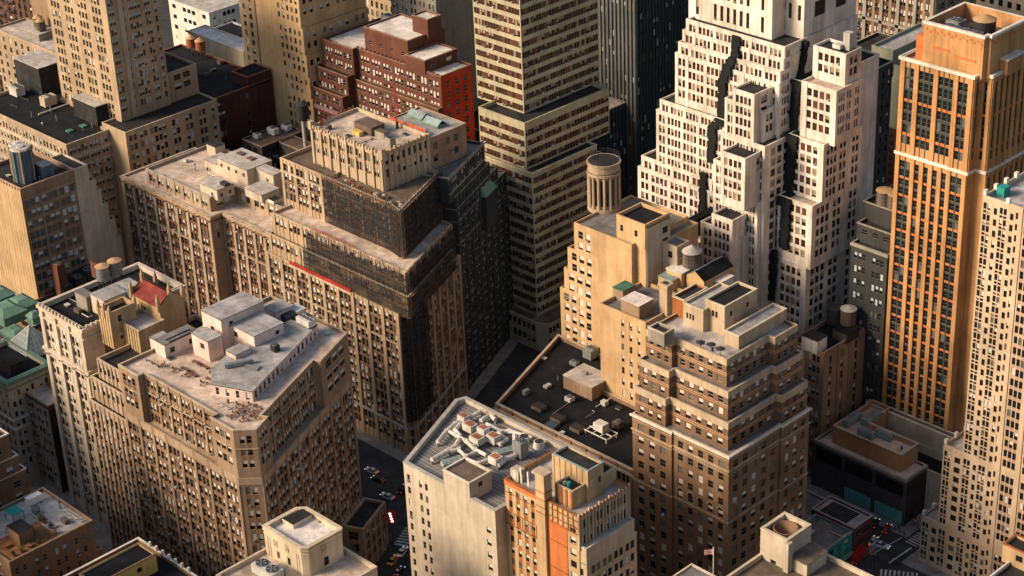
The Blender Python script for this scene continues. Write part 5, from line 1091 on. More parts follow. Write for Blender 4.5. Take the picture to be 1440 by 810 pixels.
# --- low buildings at the left edge: copper roofs, green cornice, brick
def left_low():
    z = 36.0; c, r_ = P(9, 537, z), P(69, 512, z)
    b = Bld('green_cornice_block', 'white-grey classical block with weathered green copper cornice below the terracotta block', 'beige_stucco', base=(c.x-8, c.y+6, 0), mood='shade', frame='frame_dark', roof='roof_black', cop='green_copper')
    pts = rc(c.x-22, c.x, c.y, min(r_.y, 236+20)); pts = rc(c.x-22, c.x, c.y, r_.y)
    b.tier(pts, 0, z, {0: F('.w.'*8, 3.3, 0.5, 4, mood='shade'), 1: F('.w.w..w.w..w.w.', 3.3, 0.52, 4, mood='shade', ww=0.9)}, par=1.2, copw=0.7)
    b.band(pts, z-1.2, 1.2, 0.9, 'green_copper'); b.band(pts, z-3.2, 0.4, 0.2); b.band(pts, z-13.5, 0.5, 0.3, 'white_paint'); b.band(pts, z-16.5, 0.4, 0.25, 'white_paint')
    r = z-1.2
    p = P(16, 505, r+3); b.block('bulkhead', p.x-4, p.x+4, p.y-3, p.y+2, r, r+3.2, 'roof_tar', 'roof_black')
    z2 = 30.0; a = R4((67, 572), (32, 552), (80, 565), z2)
    b2 = Bld('narrow_red_brick_house', 'narrow brick house with red flank and pale roof squeezed beside the terracotta block', 'grey_stone', base=(a[1]-4, a[2]+3, 0), mood='dark', frame='frame_dark', roof='roof_pale', cop='coping_brown')
    xr = min(a[1], TE['x0']-0.3); b2.tier(rc(a[0], xr, a[2], a[3]+4), 0, z2, {0: F('.w,w.w,w.w.', 3.4, 0.5, 2.2, mood='shade', ww=0.9)}, par=0.8)
    b2.band(rc(a[0], xr, a[2], a[3]+4), z2-1.1, 0.9, 0.05, 'red_brick'); G = Geo(); G.box(xr, xr+0.08, a[2]+0.1, a[3]+4, 0, z2-1.2, 'dark_red_brick'); b2.part(G, 'brick_flank')
    # copper-roofed hall with a glass pyramid
    z3 = 34.0; q = P(60, 445, z3); b3 = Bld('copper_roof_hall', 'low hall with patinated green copper lanterns and a glass pyramid skylight', 'roof_brown', base=(q.x-12, q.y-6, 0), mood='dark', roof='roof_tar', cop='coping_grey')
    x1 = TE['x0']-1.2; x0 = x1-44; y0 = r_.y+0.3; y1 = PC['y0']-0.3
    y1 = 273.5
    b3.rect(x0, x1, y0, y1, 0, z3, None, F('.w.'*5, 3.4, 0.5, 2), par=0.6)
    def lantern(px, py, w, d_, h, m='green_copper'):
        p = P(px, py, z3); G = Geo(); G.box(p.x-w, p.x+w, p.y-d_, p.y+d_, z3-0.6, z3+h, 'green_copper'); b3.part(G, 'lantern_wall')
        G = Geo(); a_ = rc(p.x-w-.4, p.x+w+.4, p.y-d_-.4, p.y+d_+.4); t = rc(p.x-w*.4, p.x+w*.4, p.y-d_*.5, p.y+d_*.5)
        for i in range(4): j = (i+1) % 4; G.face([(*a_[i], z3+h), (*a_[j], z3+h), (*t[j], z3+h+1.4), (*t[i], z3+h+1.4)], m)
        G.face([(*q_, z3+h+1.4) for q_ in t], m); b3.part(G, 'copper_roof')
    lantern(10, 445, 5.2, 4.0, 2.6); lantern(30, 432, 4.4, 3.4, 2.0); lantern(50, 452, 1.8, 1.8, 2.2); lantern(22, 470, 4.4, 2.6, 0.8); lantern(-2, 425, 4, 4, 3)
    p = P(42, 490, z3-0.4); s_ = 6.6
    zpy = z3-0.3; N = 5
    ap = Vector((p.x, p.y+1, zpy+7.4)); cs = [Vector((p.x-s_, p.y+1-s_, zpy)), Vector((p.x+s_, p.y+1-s_, zpy)), Vector((p.x+s_, p.y+1+s_, zpy)), Vector((p.x-s_, p.y+1+s_, zpy))]
    for k in range(4):
        A, B = cs[k], cs[(k+1) % 4]
        G = Geo(); G.face([A, B, ap], 'sea_metal'); b3.part(G, 'skylight_pane')
        G = Geo()
        for i in range(1, N+1):
            t = i/(N+1); G.tube([A.lerp(ap, t), B.lerp(ap, t)], 0.09, 'pale_metal', 4); G.tube([A.lerp(B, t), ap.lerp(A.lerp(B, t), 0.06)], 0.07, 'pale_metal', 4)
        G.tube([A, ap], 0.14, 'pale_metal', 4); b3.part(G, 'skylight_bars')
    return dict(z=z)
LL = left_low()

# --- roof-terrace apartment house, bottom left
def terrace_house():
    z = 48.0; c, r_ = P(13, 791, z), P(130, 732, z); x1, y0, y1 = c.x, c.y, r_.y; x0 = x1-22
    b = Bld('roof_terrace_house', 'brown apartment house with wooden planted roof terrace and pale roof behind', 'brown_brick', base=(x1-9, (y0+y1)/2, 0), mood='shade', glass='cool', frame='frame_white', roof='roof_pale', cop='brown_stone')
    b.rect(x0, x1, y0, y1, 0, z, F('.w.w.', 3.4, 0.5, 2), F('.w.w..w.w..w.w..w.w..', 3.4, 0.46, 2.6, ww=0.75, mood='shade'), par=0.7)
    yy = P(145, 778, z-10).y; b.rect(x0, x1-0.05, y1+0.05, yy+0.5, 0, z-9, None, F('.w.', 3.4, 0.46, 1.6), par=0.5)
    r = z-0.7; ym = P(82, 752, z).y
    # plank deck in rows
    N = 22; dx0, dx1 = x1-11, x1-0.6; sh = None
    for i in range(N):
        xa = dx0+(dx1-dx0)*i/N; G = Geo(); G.box(xa+0.02, xa+(dx1-dx0)/N-0.02, y0+0.6, ym, r+0.12, r+0.2, 'deck_wood'); G.obj('deck_plank', b.root)
    a = R4((26, 752), (6, 742), (43, 740), r+3.4); b.rect(*a, r, r+3.4, None, None, wall='brown_brick', par=0, cop='rust', roof='roof_black', name='stair_hut')
    G = Geo(); p = P(19, 716, r+3); G.box(p.x-2, p.x+2, p.y-1.6, p.y+1.6, r+2.5, r+2.7, 'teal_paint', bottom=True)
    for sx in (-1.9, 1.9):
        for sy in (-1.5, 1.5): G.box(p.x+sx-.06, p.x+sx+.06, p.y+sy-.06, p.y+sy+.06, r, r+2.5, 'dark_metal')
    b.part(G, 'canopy')
    # taller neighbour behind, left edge
    zb = 58.0; q = P(30, 625, zb); b2 = Bld('dark_stepped_house', 'dark brown house with white-capped stepped gable at the left edge', 'brown_brick', base=(q.x-8, q.y-6, 0), mood='shade', glass='cool', frame='frame_white', roof='roof_tar', cop='white_paint')
    q1, q2 = P(12, 610, zb), P(26, 642, zb-7); q3 = P(42, 662, zb-12)
    yb0 = y1+6
    xx = q1.x; b2.rect(xx-14, xx, q1.y-16, q1.y, zb-7.4, zb, None, F('.w..w.', 3.5, 0.46, 3, mood='shade'), par=0.5); 
    y2 = max(q2.y, q1.y+1.5); b2.rect(xx-14, xx, q1.y-16, y2, zb-12.4, zb-7, None, F('.w..w..w.', 3.5, 0.46, 2.4), par=0.5); y3 = max(q3.y, y2+1.5); b2.rect(xx-14, xx, q1.y-16, y3, 0, zb-12, None, F('.w..w..w.', 3.5, 0.46, 2.4), par=0.5)
    return dict(x0=x0, x1=x1, y0=y0, y1=y1, r=r, ym=ym, dx0=dx0)
TR = terrace_house()

# --- yellow rooftop at the bottom edge
def yellow_roof():
    z = 50.0; a = P(219, 779, z); l = P(123, 801, z); bk = P(197, 762, z)
    b = Bld('yellow_bulkhead_roof', 'black roof with yellow painted bulkhead and white-posted parapet at the bottom edge', 'yellow_paint', base=(a.x-6, a.y-6, 0), mood='dark', roof='roof_black', cop='coping_brown')
    zl = z-4.0; n0, n1 = P(212, 768, zl), P(272, 806, zl)
    b.rect(a.x-14, P(272, 806, zl).x+3, a.y-20, (n0.y+n1.y)/2, 0, zl, None, None, par=0.9, wall='brown_brick', cop='coping_white', copw=0.6)
    b.rect(P(197, 762, z).x, a.x, a.y-17, a.y, zl-0.9, z, None, F('...w....w...', 4, 0.3, 1.4, rows=1, mood='dark'), par=0.3, wall='yellow_paint', cop='coping_brown')
    G = Geo()
    for i in range(7):
        xx = P(212, 768, zl).x+i*2.6; G.cyl(xx, (n0.y+n1.y)/2-0.3, zl+0.14, zl+1.3, 0.45, 0.35, 'white_paint', 10)
    b.part(G, 'parapet_post')
    return dict(zl=zl-0.9)
yellow_roof()

# --- red brick complex
def red_complex():
    z = 78.0; l, c, r_ = P(451, 55, z), P(624, 106, z), P(650, 95, z)
    m = P(502, 67, z); y0 = m.y; x0, x1 = l.x, c.x; y1 = r_.y+4
    b = Bld('red_brick_complex', 'red brick loft complex with pale roofs, stacked bulkheads and one bright red end', 'red_brick', base=((x0+x1)/2, y0+14, 0), mood='pale', frame='frame_white', roof='roof_white', cop='coping_brown')
    h = fh(468, 85, 70, 14.2); yb = y0+30; xm = m.x
    fl = F(('.'+'w,w,w')*3+'.', h, 0.52, 2.4, ww=0.8, bot=0.2); fm = F(('.'+'w,w,w')*7+'.', h, 0.52, 2.4, ww=0.8, bot=0.2)
    b.tier([(x0, y0-2.0), (xm, y0-2.0), (xm, y0), (x1, y0), (x1, y1), (xm+4, y1), (xm+4, yb), (x0, yb)], 0, z, {0: fl, 2: fm, 3: F('.w.w.w.', h, 0.5, 2.6, ww=0.7, wall='bright_red_paint', mood='dark')}, par=0.7)
    G = Geo()
    for i in range(30):
        xx = x0+(xm-x0)*i/30 if i < 9 else xm+(x1-xm)*(i-9)/21; yy = y0-2.0 if i < 9 else y0
        G.box(xx, xx+0.9, yy-0.12, yy+0.3, z+0.1, z+0.6, 'red_brick')
    b.part(G, 'crenellation')
    # lower front ranges
    zl = z-9.5; ql = P(443, 100, zl)
    b.rect(x0-1.5, xm-0.5, y0-5.0, y0-2.05, 0, zl, F(('.'+'w,w,w')*3+'.', h, 0.52, 1.4, ww=0.8, mood='shade'), None, par=0.5, wall='red_brick', roof='roof_tar'); b.rect(xm-0.4, x1+0.2, y0-2.2, y0-0.05, 0, zl-1.5, F(('.'+'w,w,w')*7+'.', h, 0.52, 1.4, ww=0.8), None, par=0.5, wall='red_brick', roof='roof_tar')
    b.rect(x0-2, xm-1, y0-7.5, y0-5.05, 0, zl-7, F(('.'+'w,w,w')*3+'.', h, 0.52, 1.4, ww=0.8, mood='shade'), None, par=0.5, wall='red_brick', roof='roof_tar')
    G = Geo(); q = P(432, 131, zl-8); G.box(x0-2.2, xm-1, y0-8.1, y0-7.55, zl-14.5, zl-13.2, 'lilac_sheet', bottom=True); b.part(G, 'hoarding')
    r = z-0.7
    ps = dict(wall='red_brick', par=0.4, cop='coping_brown', roof='roof_white', name='bulkhead_wall')
    a = R4((573, 58), (510, 38), (598, 47), r+8.5); b.rect(a[0], a[1], a[2], a[3]+8, r, r+8.5, F('.w..w..w..w.', 4, 0.35, 4.5, rows=1, mood='dark', ww=0.6), None, **ps)
    a = R4((601, 28), (582, 20), (617, 20), r+14); b.rect(*a, r+7, r+14, None, None, **ps)
    a = R4((597, 86), (571, 76), (640, 68), r+4.6); b.rect(*a, r, r+4.6, F('.w.w.', 4.5, 0.45, 1.8, rows=1, mood='dark'), F('.w..w.', 4.5, 0.4, 1.6, rows=1, mood='dark'), **ps)
    return dict(x0=x0, y0=y0, r=r, x1=x1)
RC = red_complex()

# --- yellow-tan apartment tower behind
def yellow_tower():
    x1 = RC['x0']-1.5; c = Px(428, 50, x1); y0 = c.y
    b = Bld('yellow_tan_tower', 'yellow-tan brick tower with stepped right flank and blank side bay', 'yellow_brick', base=(x1-16, y0+14, 0), mood='brown', frame='frame_brown', roof='roof_grey', cop='yellow_brick')
    h = fh(428, 50, c.z, 12.6); z = c.z
    xs = Py(388, 130, y0).x; xL = Py(369, 100, y0).x; xr_ = Py(362, 60, y0).x; xw = Py(340, 40, y0).x
    steps = [(114, x1-1.4), (z+2, x1-0.7), (z-8, x1), (z-16, x1+0.6), (z-24, x1+1.2)]
    for i, (zt, xx) in enumerate(steps):
        zb = steps[i+1][0] if i+1 < len(steps) else 0
        b.tier([(xL, y0), (xL+(xx-xL)*0.45, y0), (xx, y0), (xx, y0+30), (xL, y0+30)], zb, zt, {1: F('.w.w.w.w.w.', h, 0.52, 1.0, ww=0.8, bot=0.1), 2: F('.w.w..w.w..w.w..w.w.', h*1.15, 0.5, 1.6, ww=0.9, mood='shade', glass='cool')}, par=0.2, copout=-0.03)
    # side bay and dark gap
    b.rect(xw-1, xr_-0.3, y0+0.6, y0+28, 0, 112, F('.w.w.', h, 0.52, 1.0, ww=0.7), None, wall='tan_brick', par=0.3, name='bay_wall'); b.rect(xr_-0.3, xL, y0+5, y0+28, 0, 110, None, None, wall='dark_brown_brick', par=0.3, name='gap_wall')
    # right rear wing in grey brick
    b.rect(x1+1.3, RC['x0']+24, max(y0+31, RC['y0']+31), y0+58, 0, 95, F('.w.w..w.w..w.w..w.w..w.w.', h*1.1, 0.5, 1.5, mood='shade', glass='cool'), None, wall='grey_stone', par=0.5, name='rear_wall')
    return dict(xw=xw, y0=y0, x1=x1)
YT = yellow_tower()

# --- dark brick block with black roof next to the tan tower
def dark_brick():
    z = 60.0; c, r_ = P(304, 138, z), P(382, 110, z); x1 = c.x; y0, y1 = TT['y1']+0.15, r_.y; x0 = x1-54
    y1 = min(y1, YT['y0']-1.0) if x1 > YT['xw'] else y1
    b = Bld('dark_brick_block', 'dark red brick block with black roof and rusty coping behind the tan tower', 'dark_red_brick', base=(x1-16, (y0+y1)/2, 0), mood='dark', glass='cool', frame='frame_grey', roof='roof_black', cop='rust')
    b.rect(x0, x1, y0, y1, 0, z, None, F('.w,w.._...w....._.', 3.6, 0.5, 2.2, ww=1.2, mood='shade'), par=0.6)
    q = P(352, 118, z); b.rect(x1-9, x1, q.y-2, y1, z-0.65, z+3.5, None, None, par=0.4)
    # pale low warehouse behind
    zw = 40.0; p0, p1 = P(265, 42, zw), P(344, 72, zw); b2 = Bld('white_roof_warehouse', 'long low warehouse with bright white roof behind the dark brick block', 'beige_stucco', base=(p1.x-20, p0.y+6, 0), mood='dark', roof='roof_white', cop='coping_white')
    yy = max((p0.y+p1.y)/2, y1+14); wa, wb = Py(264, 42, yy), Py(342, 72, yy); b2.rect(wa.x, min(wb.x, YT['xw']-1.5), yy, yy+9, 0, wb.z, None, None, par=0.3)
    b3 = Bld('white_stepped_house', 'white painted house with stepped roofs at the top of the view', 'white_paint', base=(-640, yy+60, 0), mood='dark', roof='roof_pale', cop='coping_white')
    yw_ = yy+46; wa, wb = Py(238, 10, yw_), Py(296, 40, yw_); b3.rect(wa.x, wb.x, yw_, yw_+22, 0, wa.z+4, F('.w..w,w,w..w.', 5, 0.4, 1.6, mood='dark'), F('.w..w,w,w..w.', 5, 0.4, 1.6, mood='dark'), par=0.6); wc, wd_ = Py(290, 30, yw_-14), Py(335, 60, yw_-14); b3.rect(wc.x, min(wd_.x, YT['xw']-2), yw_-14, yw_-0.2, 0, wc.z-4, F('.w.'*5, 5, 0.4, 1.6, mood='dark'), F('.w.'*4, 5, 0.4, 1.6, mood='dark'), par=0.6, roof='roof_tar')
    q0, q1 = P(250, 30, zw+6), P(310, 20, zw+6)
    if False: b3.rect(q0.x, q1.x, max(q0.y, yy+30), max(q0.y, yy+30)+30, 0, zw+6, F('.w..w,w,w..w.', 5, 0.4, 1.6, mood='dark'), F('.w..w,w,w..w.', 5, 0.4, 1.6, mood='dark'), par=0.6)
    return dict(x1=x1, y1=y1, r=z-0.6)
DB = dark_brick()

# --- small block with air plant between the sandy roof and the netted tower
def small_plant():
    z = 46.0; c, l, r_ = P(368, 207, z), P(352, 197, z), P(426, 184, z)
    y0 = max(c.y, LB['yb']+0.5)
    q = P(368, 207, z)
    b = Bld('small_plant_roof_block', 'small dark block with rooftop air plant between the sandy roof and the netted tower', 'dark_stone', base=(c.x-5, y0+8, 0), mood='shade', glass='cool', roof='roof_brown', cop='brown_stone')
    b.rect(l.x-3, c.x, y0, max(r_.y, y0+10), 0, z, F('.w,w.', 3.4, 0.5, 1.4), F('.w,w.w,w.w,w.w,w.w,w.', 3.4, 0.5, 1.4), par=0.6)
    q = P(430, 207, z-0.6); b.rect(c.x+0.1, q.x+3, q.y-3.5, q.y+3.5, 0, z-0.4, None, None, par=0.2, name='annex_wall')
    return dict(r=z-0.6, x0=l.x, x1=c.x, y0=y0, y1=max(r_.y, y0+10))
SPB = small_plant()

# --- background: far loft, arcaded loft, classical block, dark far-left block
def backdrop():
    b = Bld('far_arcaded_loft', 'far tan loft building with arched top windows behind the red brick complex', 'tan_brick', base=(-560, 520, 0), mood='lit', frame='frame_tan', roof='roof_tar')
    z = 55.0; l, c = P(500, 0, z), P(648, 36, z); y0 = 480.0; a, e = Py(505, 8, y0), Py(650, 45, y0)
    b.rect(a.x, e.x, y0, y0+26, 0, a.z+6, F('.w'*20+'.', 3.8, 0.6, 2.0, ww=0.9, mood='brown'), None)
    b2 = Bld('classical_loft_block', 'far grey-brown loft block with tall pale piers above the white stepped tower', 'brown_stone', base=(-330, 560, 0), mood='pale', frame='frame_white', roof='roof_tar', cop='grey_stone')
    y0 = 520.0; a, e = Py(1150, 0, y0), Py(1312, 40, y0); zt = e.z+22
    b2.rect(a.x-14, e.x, y0, y0+24, 0, zt, F('P'+'w,w.w,wP'*9, 4.0, 0.52, 2.4, ww=0.8, pw=1.2, po=0.5, pier='grey_stone', sp='dark_brown_brick'), F('P'+'w,wP'*4, 4, 0.5, 2.4, po=0.4, mood='dark'))
    b2.band(rc(a.x-14, e.x, y0, y0+24), Py(1240, 33, y0).z, 1.0, 0.5, 'grey_stone')
    b3 = Bld('far_stone_terrace', 'far stone terrace building with arched windows behind the orange tower', 'beige_stucco', base=(-250, 640, 0), mood='dark', roof='roof_grey')
    y0 = 600.0; a, e = Py(1330, 10, y0), Py(1440, 30, y0); b3.rect(a.x-6, e.x+30, y0, y0+24, 0, a.z+14, F('.w'*18+'.', 4, 0.55, 2, mood='dark'), None)
    # dark brown fire-escape block and tan slab, far left
    b4 = Bld('dark_fire_escape_block', 'dark brown tenement with iron fire escapes at the top left', 'dark_brown_brick', base=(-700, 400, 0), mood='dark', frame='frame_brown', roof='roof_tar')
    y0 = BO['yb']+52; a, e = Py(-20, 40, y0), Py(62, 45, y0); b4.rect(a.x-6, e.x, y0, y0+24, 0, a.z+45, F('.w'*12+'.', 3.6, 0.55, 2, sp='dark_red_brick'), None)
    G = Geo()
    for zz in range(5):
        for xx in range(3):
            X = a.x+3+xx*9; Z = a.z+2+zz*3.6; G.box(X, X+4, y0-1.2, y0-0.05, Z, Z+0.12, 'dark_metal', bottom=True); G.box(X, X+4, y0-1.2, y0-1.15, Z, Z+0.9, 'dark_metal')
    b4.part(G, 'fire_escape')
    b5 = Bld('plain_tan_slab', 'plain windowless tan slab wall beside the tall tan tower', 'brown_stone', base=(e.x+6, y0, 0), mood='dark', roof='roof_tar'); f_ = Py(86, 45, y0-6); b5.rect(e.x+0.3, f_.x+2, y0-4, y0+20, 0, a.z+40, None, None)
    # pale roof with tanks, behind the black roof
    z = 66.0; q = P(60, 62, z); b6 = Bld('pale_tank_roof_block', 'pale-roofed block with two capped tanks behind the black roof', 'brown_stone_pale', base=(q.x-6, q.y+5, 0), mood='shade', roof='roof_pale', cop='coping_stone')
    yy = BO['yb']+35; u = Py(70, 75, yy); b6.rect(u.x-40, Py(78, 75, yy).x, yy, yy+15, 0, u.z+1, F('.w.'*10, 3.6, 0.5, 2), F('.w.'*3, 3.6, 0.5, 2), par=0.6)
    p = Py(50, 60, yy+5); b6.block('bulkhead', p.x-5, p.x+5, yy+4, yy+12, u.z, u.z+3.2, 'grey_stone', 'roof_pale'); tk = (p.x, yy+8, u.z+3.4)
    # dark low roofs behind the red complex
    b7 = Bld('low_dark_roofs', 'low dark roofed building tucked behind the red brick complex', 'dark_stone', base=(-470, 450, 0), mood='dark', roof='roof_tar'); q = P(618, 60, 40); b7.rect(RC['x0']+25, ST['x1']-24, RC['y0']+34, RC['y0']+48, 0, 42, None, None, par=0.6)
    # low blocks between the stepped tower and the grey-green one
    b8 = Bld('low_dark_tank_block', 'low dark block with a broad flat-capped tank between white and grey-green towers', 'dark_stone', base=(-310, 480, 0), mood='dark', roof='roof_tar'); y0 = WS['yb']+4; u = Py(1204, 70, y0); v = Py(1223, 70, y0); b8.rect(u.x-12, v.x, y0, y0+12, 0, u.z-6, F('.w.'*4, 3.5, 0.5, 2), F('.w.'*4, 3.5, 0.5, 2), par=0.7)
    y8 = 494.0; u8, v8 = Py(1188, 50, y8), Py(1266, 62, y8); b8.rect(u8.x, GG['x0']-0.3, y8, y8+18, 0, u8.z-4, F('.w.'*6, 3.5, 0.5, 2), None, par=0.7)
    return dict(tk=tk, tk8=(Vector((GG['x0']-4.2, y8+8, 0)), u8.z-4.7), y8=y0)
BK = backdrop()

# --- low house squeezed against the avenue side of the brown office block
def avenue_house():
    d, n, c2 = IB['d'], IB['n'], IB['c2']; z = 15.0; u0, u1 = IB['LR']-13, IB['LR']+1
    b = Bld('low_avenue_house', 'low dark house with pale pilasters against the avenue side of the brown office block', 'brown_stone', base=(*along(c2, d, u0+5, n, -4), 0), mood='dark', frame='frame_tan', roof='roof_tar', cop='coping_stone')
    pts = [along(c2, d, u0, n, -0.2), along(c2, d, u0, n, -6.5), along(c2, d, u1, n, -6.5), along(c2, d, u1, n, -0.2)]
    b.tier(pts, 0, z, {0: F('PwwP', 3.8, 0.6, 1.6, po=0.2), 1: F('P'+'w,wP'*4, 3.8, 0.6, 1.6, po=0.25, pw=0.7, pier='brown_stone_pale')}, par=0.8)
avenue_house()

# --- unseen blocks added beyond the frame to shade the lower storeys
for i, (xa, xb_, ya, yb_, zz, lab) in enumerate(((-452, -388, 118, 182, 64, 'tan office block south-west of the terrace house, outside the view'), (-378, -302, 84, 142, 88, 'tall tan block south of the cream tower, outside the view'), (-525, -458, 160, 214, 58, 'tan block south-west of the copper roof hall, outside the view'),
        (-214, -126, 112, 224, 82, 'wide block south-east of the tank house, outside the view'), (-118, -24, 150, 296, 88, 'wide block east of the peach tower, outside the view'))):
    b = Bld('neighbour_block', lab, 'tan_brick', base=((xa+xb_)/2, (ya+yb_)/2, 0), mood='shade'); b.rect(xa, xb_, ya, yb_, 0, zz, None, F('.w.'*12, 3.6, 0.55, 2)); b.wins = b.wins[:]
# ------------------------------------------------------------------ where there is room on a roof
from mathutils.bvhtree import BVHTree
TREE0 = BVHTree.FromPolygons(ALLV, ALLF)
def free(x, y, z, head=2.0):
    h = TREE0.ray_cast(Vector((x, y, z+0.3)), Vector((0, 0, -1)))
    if z > 1 and (h[0] is None or z-h[0].z > 0.35): return False
    u = TREE0.ray_cast(Vector((x, y, z+0.3)), Vector((0, 0, 1)))
    return u[0] is None or u[0].z-z > 60
# ------------------------------------------------------------------ things on roofs
def tank(x, y, z, r, h, leg, label, cap='tank_cap', body='tank_wood', caph=0.45, group=None, flat_top=False, name='water_tank'):
    t = empty(name, (x, y, z), label, 'water tank', group)
    zb = z+leg
    if leg > 0.3:
        for i in range(4):
            a = pi/4+i*pi/2; px, py = x+r*0.75*cos(a), y+r*0.75*sin(a); G = Geo(); G.box(px-0.12, px+0.12, py-0.12, py+0.12, z, zb, 'dark_metal'); G.obj('leg', t)
        G = Geo()
        for i in range(4):
            a, b = pi/4+i*pi/2, pi/4+(i+1)*pi/2; G.tube([(x+r*.75*cos(a), y+r*.75*sin(a), z+0.1), (x+r*.75*cos(b), y+r*.75*sin(b), zb-0.1)], 0.06, 'dark_metal', 4)
        G.obj('brace', t)
    G = Geo(); N = 20
    for i in range(N):                 # staves
        a, b = 2*pi*i/N+0.02, 2*pi*(i+1)/N-0.02
        G.face([(x+r*cos(a), y+r*sin(a), zb), (x+r*cos(b), y+r*sin(b), zb), (x+r*0.97*cos(b), y+r*0.97*sin(b), zb+h), (x+r*0.97*cos(a), y+r*0.97*sin(a), zb+h)], body)
    G.cyl(x, y, zb, zb+h, r*0.985, r*0.955, 'dark_metal', 20); G.obj('barrel', t)
    for k in range(4):
        G = Geo(); zz = zb+h*(0.12+0.25*k); G.cyl(x, y, zz, zz+0.07, r*1.01, r*1.01, 'dark_metal', 20); G.obj('hoop', t)
    G = Geo(); G.cyl(x, y, zb+h, zb+h+0.12, r*1.06, r*1.06, cap, 20)
    if flat_top: G.cyl(x, y, zb+h+0.12, zb+h+0.3, r*1.06, r*0.2, cap, 20)
    else: G.cyl(x, y, zb+h+0.12, zb+h+0.12+r*caph*1.6, r*1.06, 0.0, cap, 20)
    G.obj('cap', t); return t
def tank_at(px, py, z, *a, **k): p = P(px, py, z); return tank(p.x, p.y, z, *a, **k)
r = TE['r']
for (px, py) in ((146, 392), (163, 384)): q = P(px, py, r+5.6); tank(q.x, q.y, r, 1.95, 3.9, 5.6, 'stout round tank with tan domed cap on the terracotta block', body='grey_metal', caph=0.18, group='tanks on the terracotta block')
x, y, z = BK['tk']
for dx in (-2.2, 2.2): tank(x+dx, y-dx*0.4, z, 1.9, 3.4, 0.6, 'dark tank with tan conical cap behind the black roofed office', group='tanks behind the black roof')
for (px, py) in ((271, 78), (284, 82)): tank_at(px, py, DB['r'], 1.9, 3.3, 3.6, 'tan capped wooden tank on tall legs above the dark brick block', body='rust', group='tanks on the dark brick block')
q = Py(932, 376, SH['y0']+5); tank(max(q.x, SH['x0']+3.0), SH['y0']+6.5, SH['r'], 2.7, 4.2, 5.2, 'grey wooden tank with pale faceted cap behind the banded building', cap='tank_cap_grey')
a = BB['a']; tank(a[0]+2.0, a[3]-3.4, BB['r'], 2.5, 4.6, 2.0, 'dark open-looking tank on black roof beside the white stepped tower', cap='dark_metal', body='dark_metal', flat_top=True)
tank(a[1]-3.2, a[3]-3.6, BB['r'], 2.3, 4.6, 3.4, 'weathered grey tank with pale domed cap on black roof', cap='tank_cap_grey', body='tank_wood', caph=0.2)
zz = DT['z']+9.2
for (px, py) in ((1242, 304), (1258, 308)):
    q = Py(px, py, DT['y0']+10); tank(min(q.x, DT['x1']-2.5), q.y, zz, 2.3, 4.4, 0.2, 'tan capped tank on the dark terrace block', group='twin tanks on the dark block', flat_top=True)
p = OT['p']; tank(p[1]-6.5, p[2]+11.5, OT['pr'], 3.0, 4.2, 0.4, 'broad tank with tan conical cap in the orange tower penthouse', body='dark_metal', caph=0.28)
q, z = BK['tk8']; tank(q.x, q.y, z, 3.4, 2.2, 0.2, 'broad low tank with flat tan lid near the grey-green tower', flat_top=True, body='dark_metal')
# tank on a single pole
q = P(430, 207, SPB['r']); x, y, z = q.x, q.y, SPB['r']
t = empty('pole_tank', (x, y, z), 'dark round tank on one thick pale pole beside the crenellated penthouse', 'water tank'); ztop = zat((x, y), 166)
G = Geo(); G.cyl(x, y, z, ztop, 0.75, 0.75, 'coping_grey', 14); G.obj('pole', t); G = Geo(); G.cyl(x, y, ztop, ztop+5.2, 2.3, 2.3, 'dark_metal', 20); G.obj('barrel', t); G = Geo(); G.cyl(x, y, ztop+5.2, ztop+6.2, 2.4, 0.3, 'dark_metal', 20); G.obj('cap', t); G = Geo(); G.cyl(x, y, ztop-1, ztop, 0.8, 2.3, 'dark_metal', 20, top=False); G.obj('collar', t)
# silos
r = SI['r']; q = P(33, 253, r)
t = empty('steel_silo_cluster', (q.x, q.y, r), 'faceted blue-grey steel silo cluster on the loft roof', 'silo')
for (dx, dy, rr, hh) in ((0.2, 0.6, 3.4, 11.0), (-4.6, 2.0, 2.6, 10.4)):
    x, y = q.x+dx, q.y+dy; G = Geo(); G.cyl(x, y, r, r+hh, rr, rr, 'blue_steel', 10); G.obj('silo_shell', t)
    for i in range(10):
        a = 2*pi*i/10; G = Geo(); G.cyl(x+rr*cos(a), y+rr*sin(a), r, r+hh, 0.28, 0.28, 'gold_brick' if i % 2 else 'blue_steel', 6); G.obj('rib', t)
    G = Geo(); G.cyl(x, y, r+hh, r+hh+0.5, rr*1.03, rr*0.9, 'roof_pale', 10); G.cyl(x, y, r+hh+0.5, r+hh+0.9, rr*0.4, rr*0.35, 'pale_metal', 10); G.obj('silo_lid', t)
q = P(61, 232, r+4); t = tag(Geo().obj('x') if False else empty('plant_hut', (q.x, q.y, r), 'dark blue metal plant hut beside the steel silos', 'hut'), None, None)
G = Geo(); G.box(q.x-2.2, q.x+2.2, q.y-1.8, q.y+2.2, r, r+4.4, 'blue_steel'); G.obj('casing', t); G = Geo(); G.box(q.x-2.35, q.x+2.35, q.y-1.95, q.y+2.35, r+4.4, r+4.6, 'roof_pale', bottom=True); G.obj('lid', t)

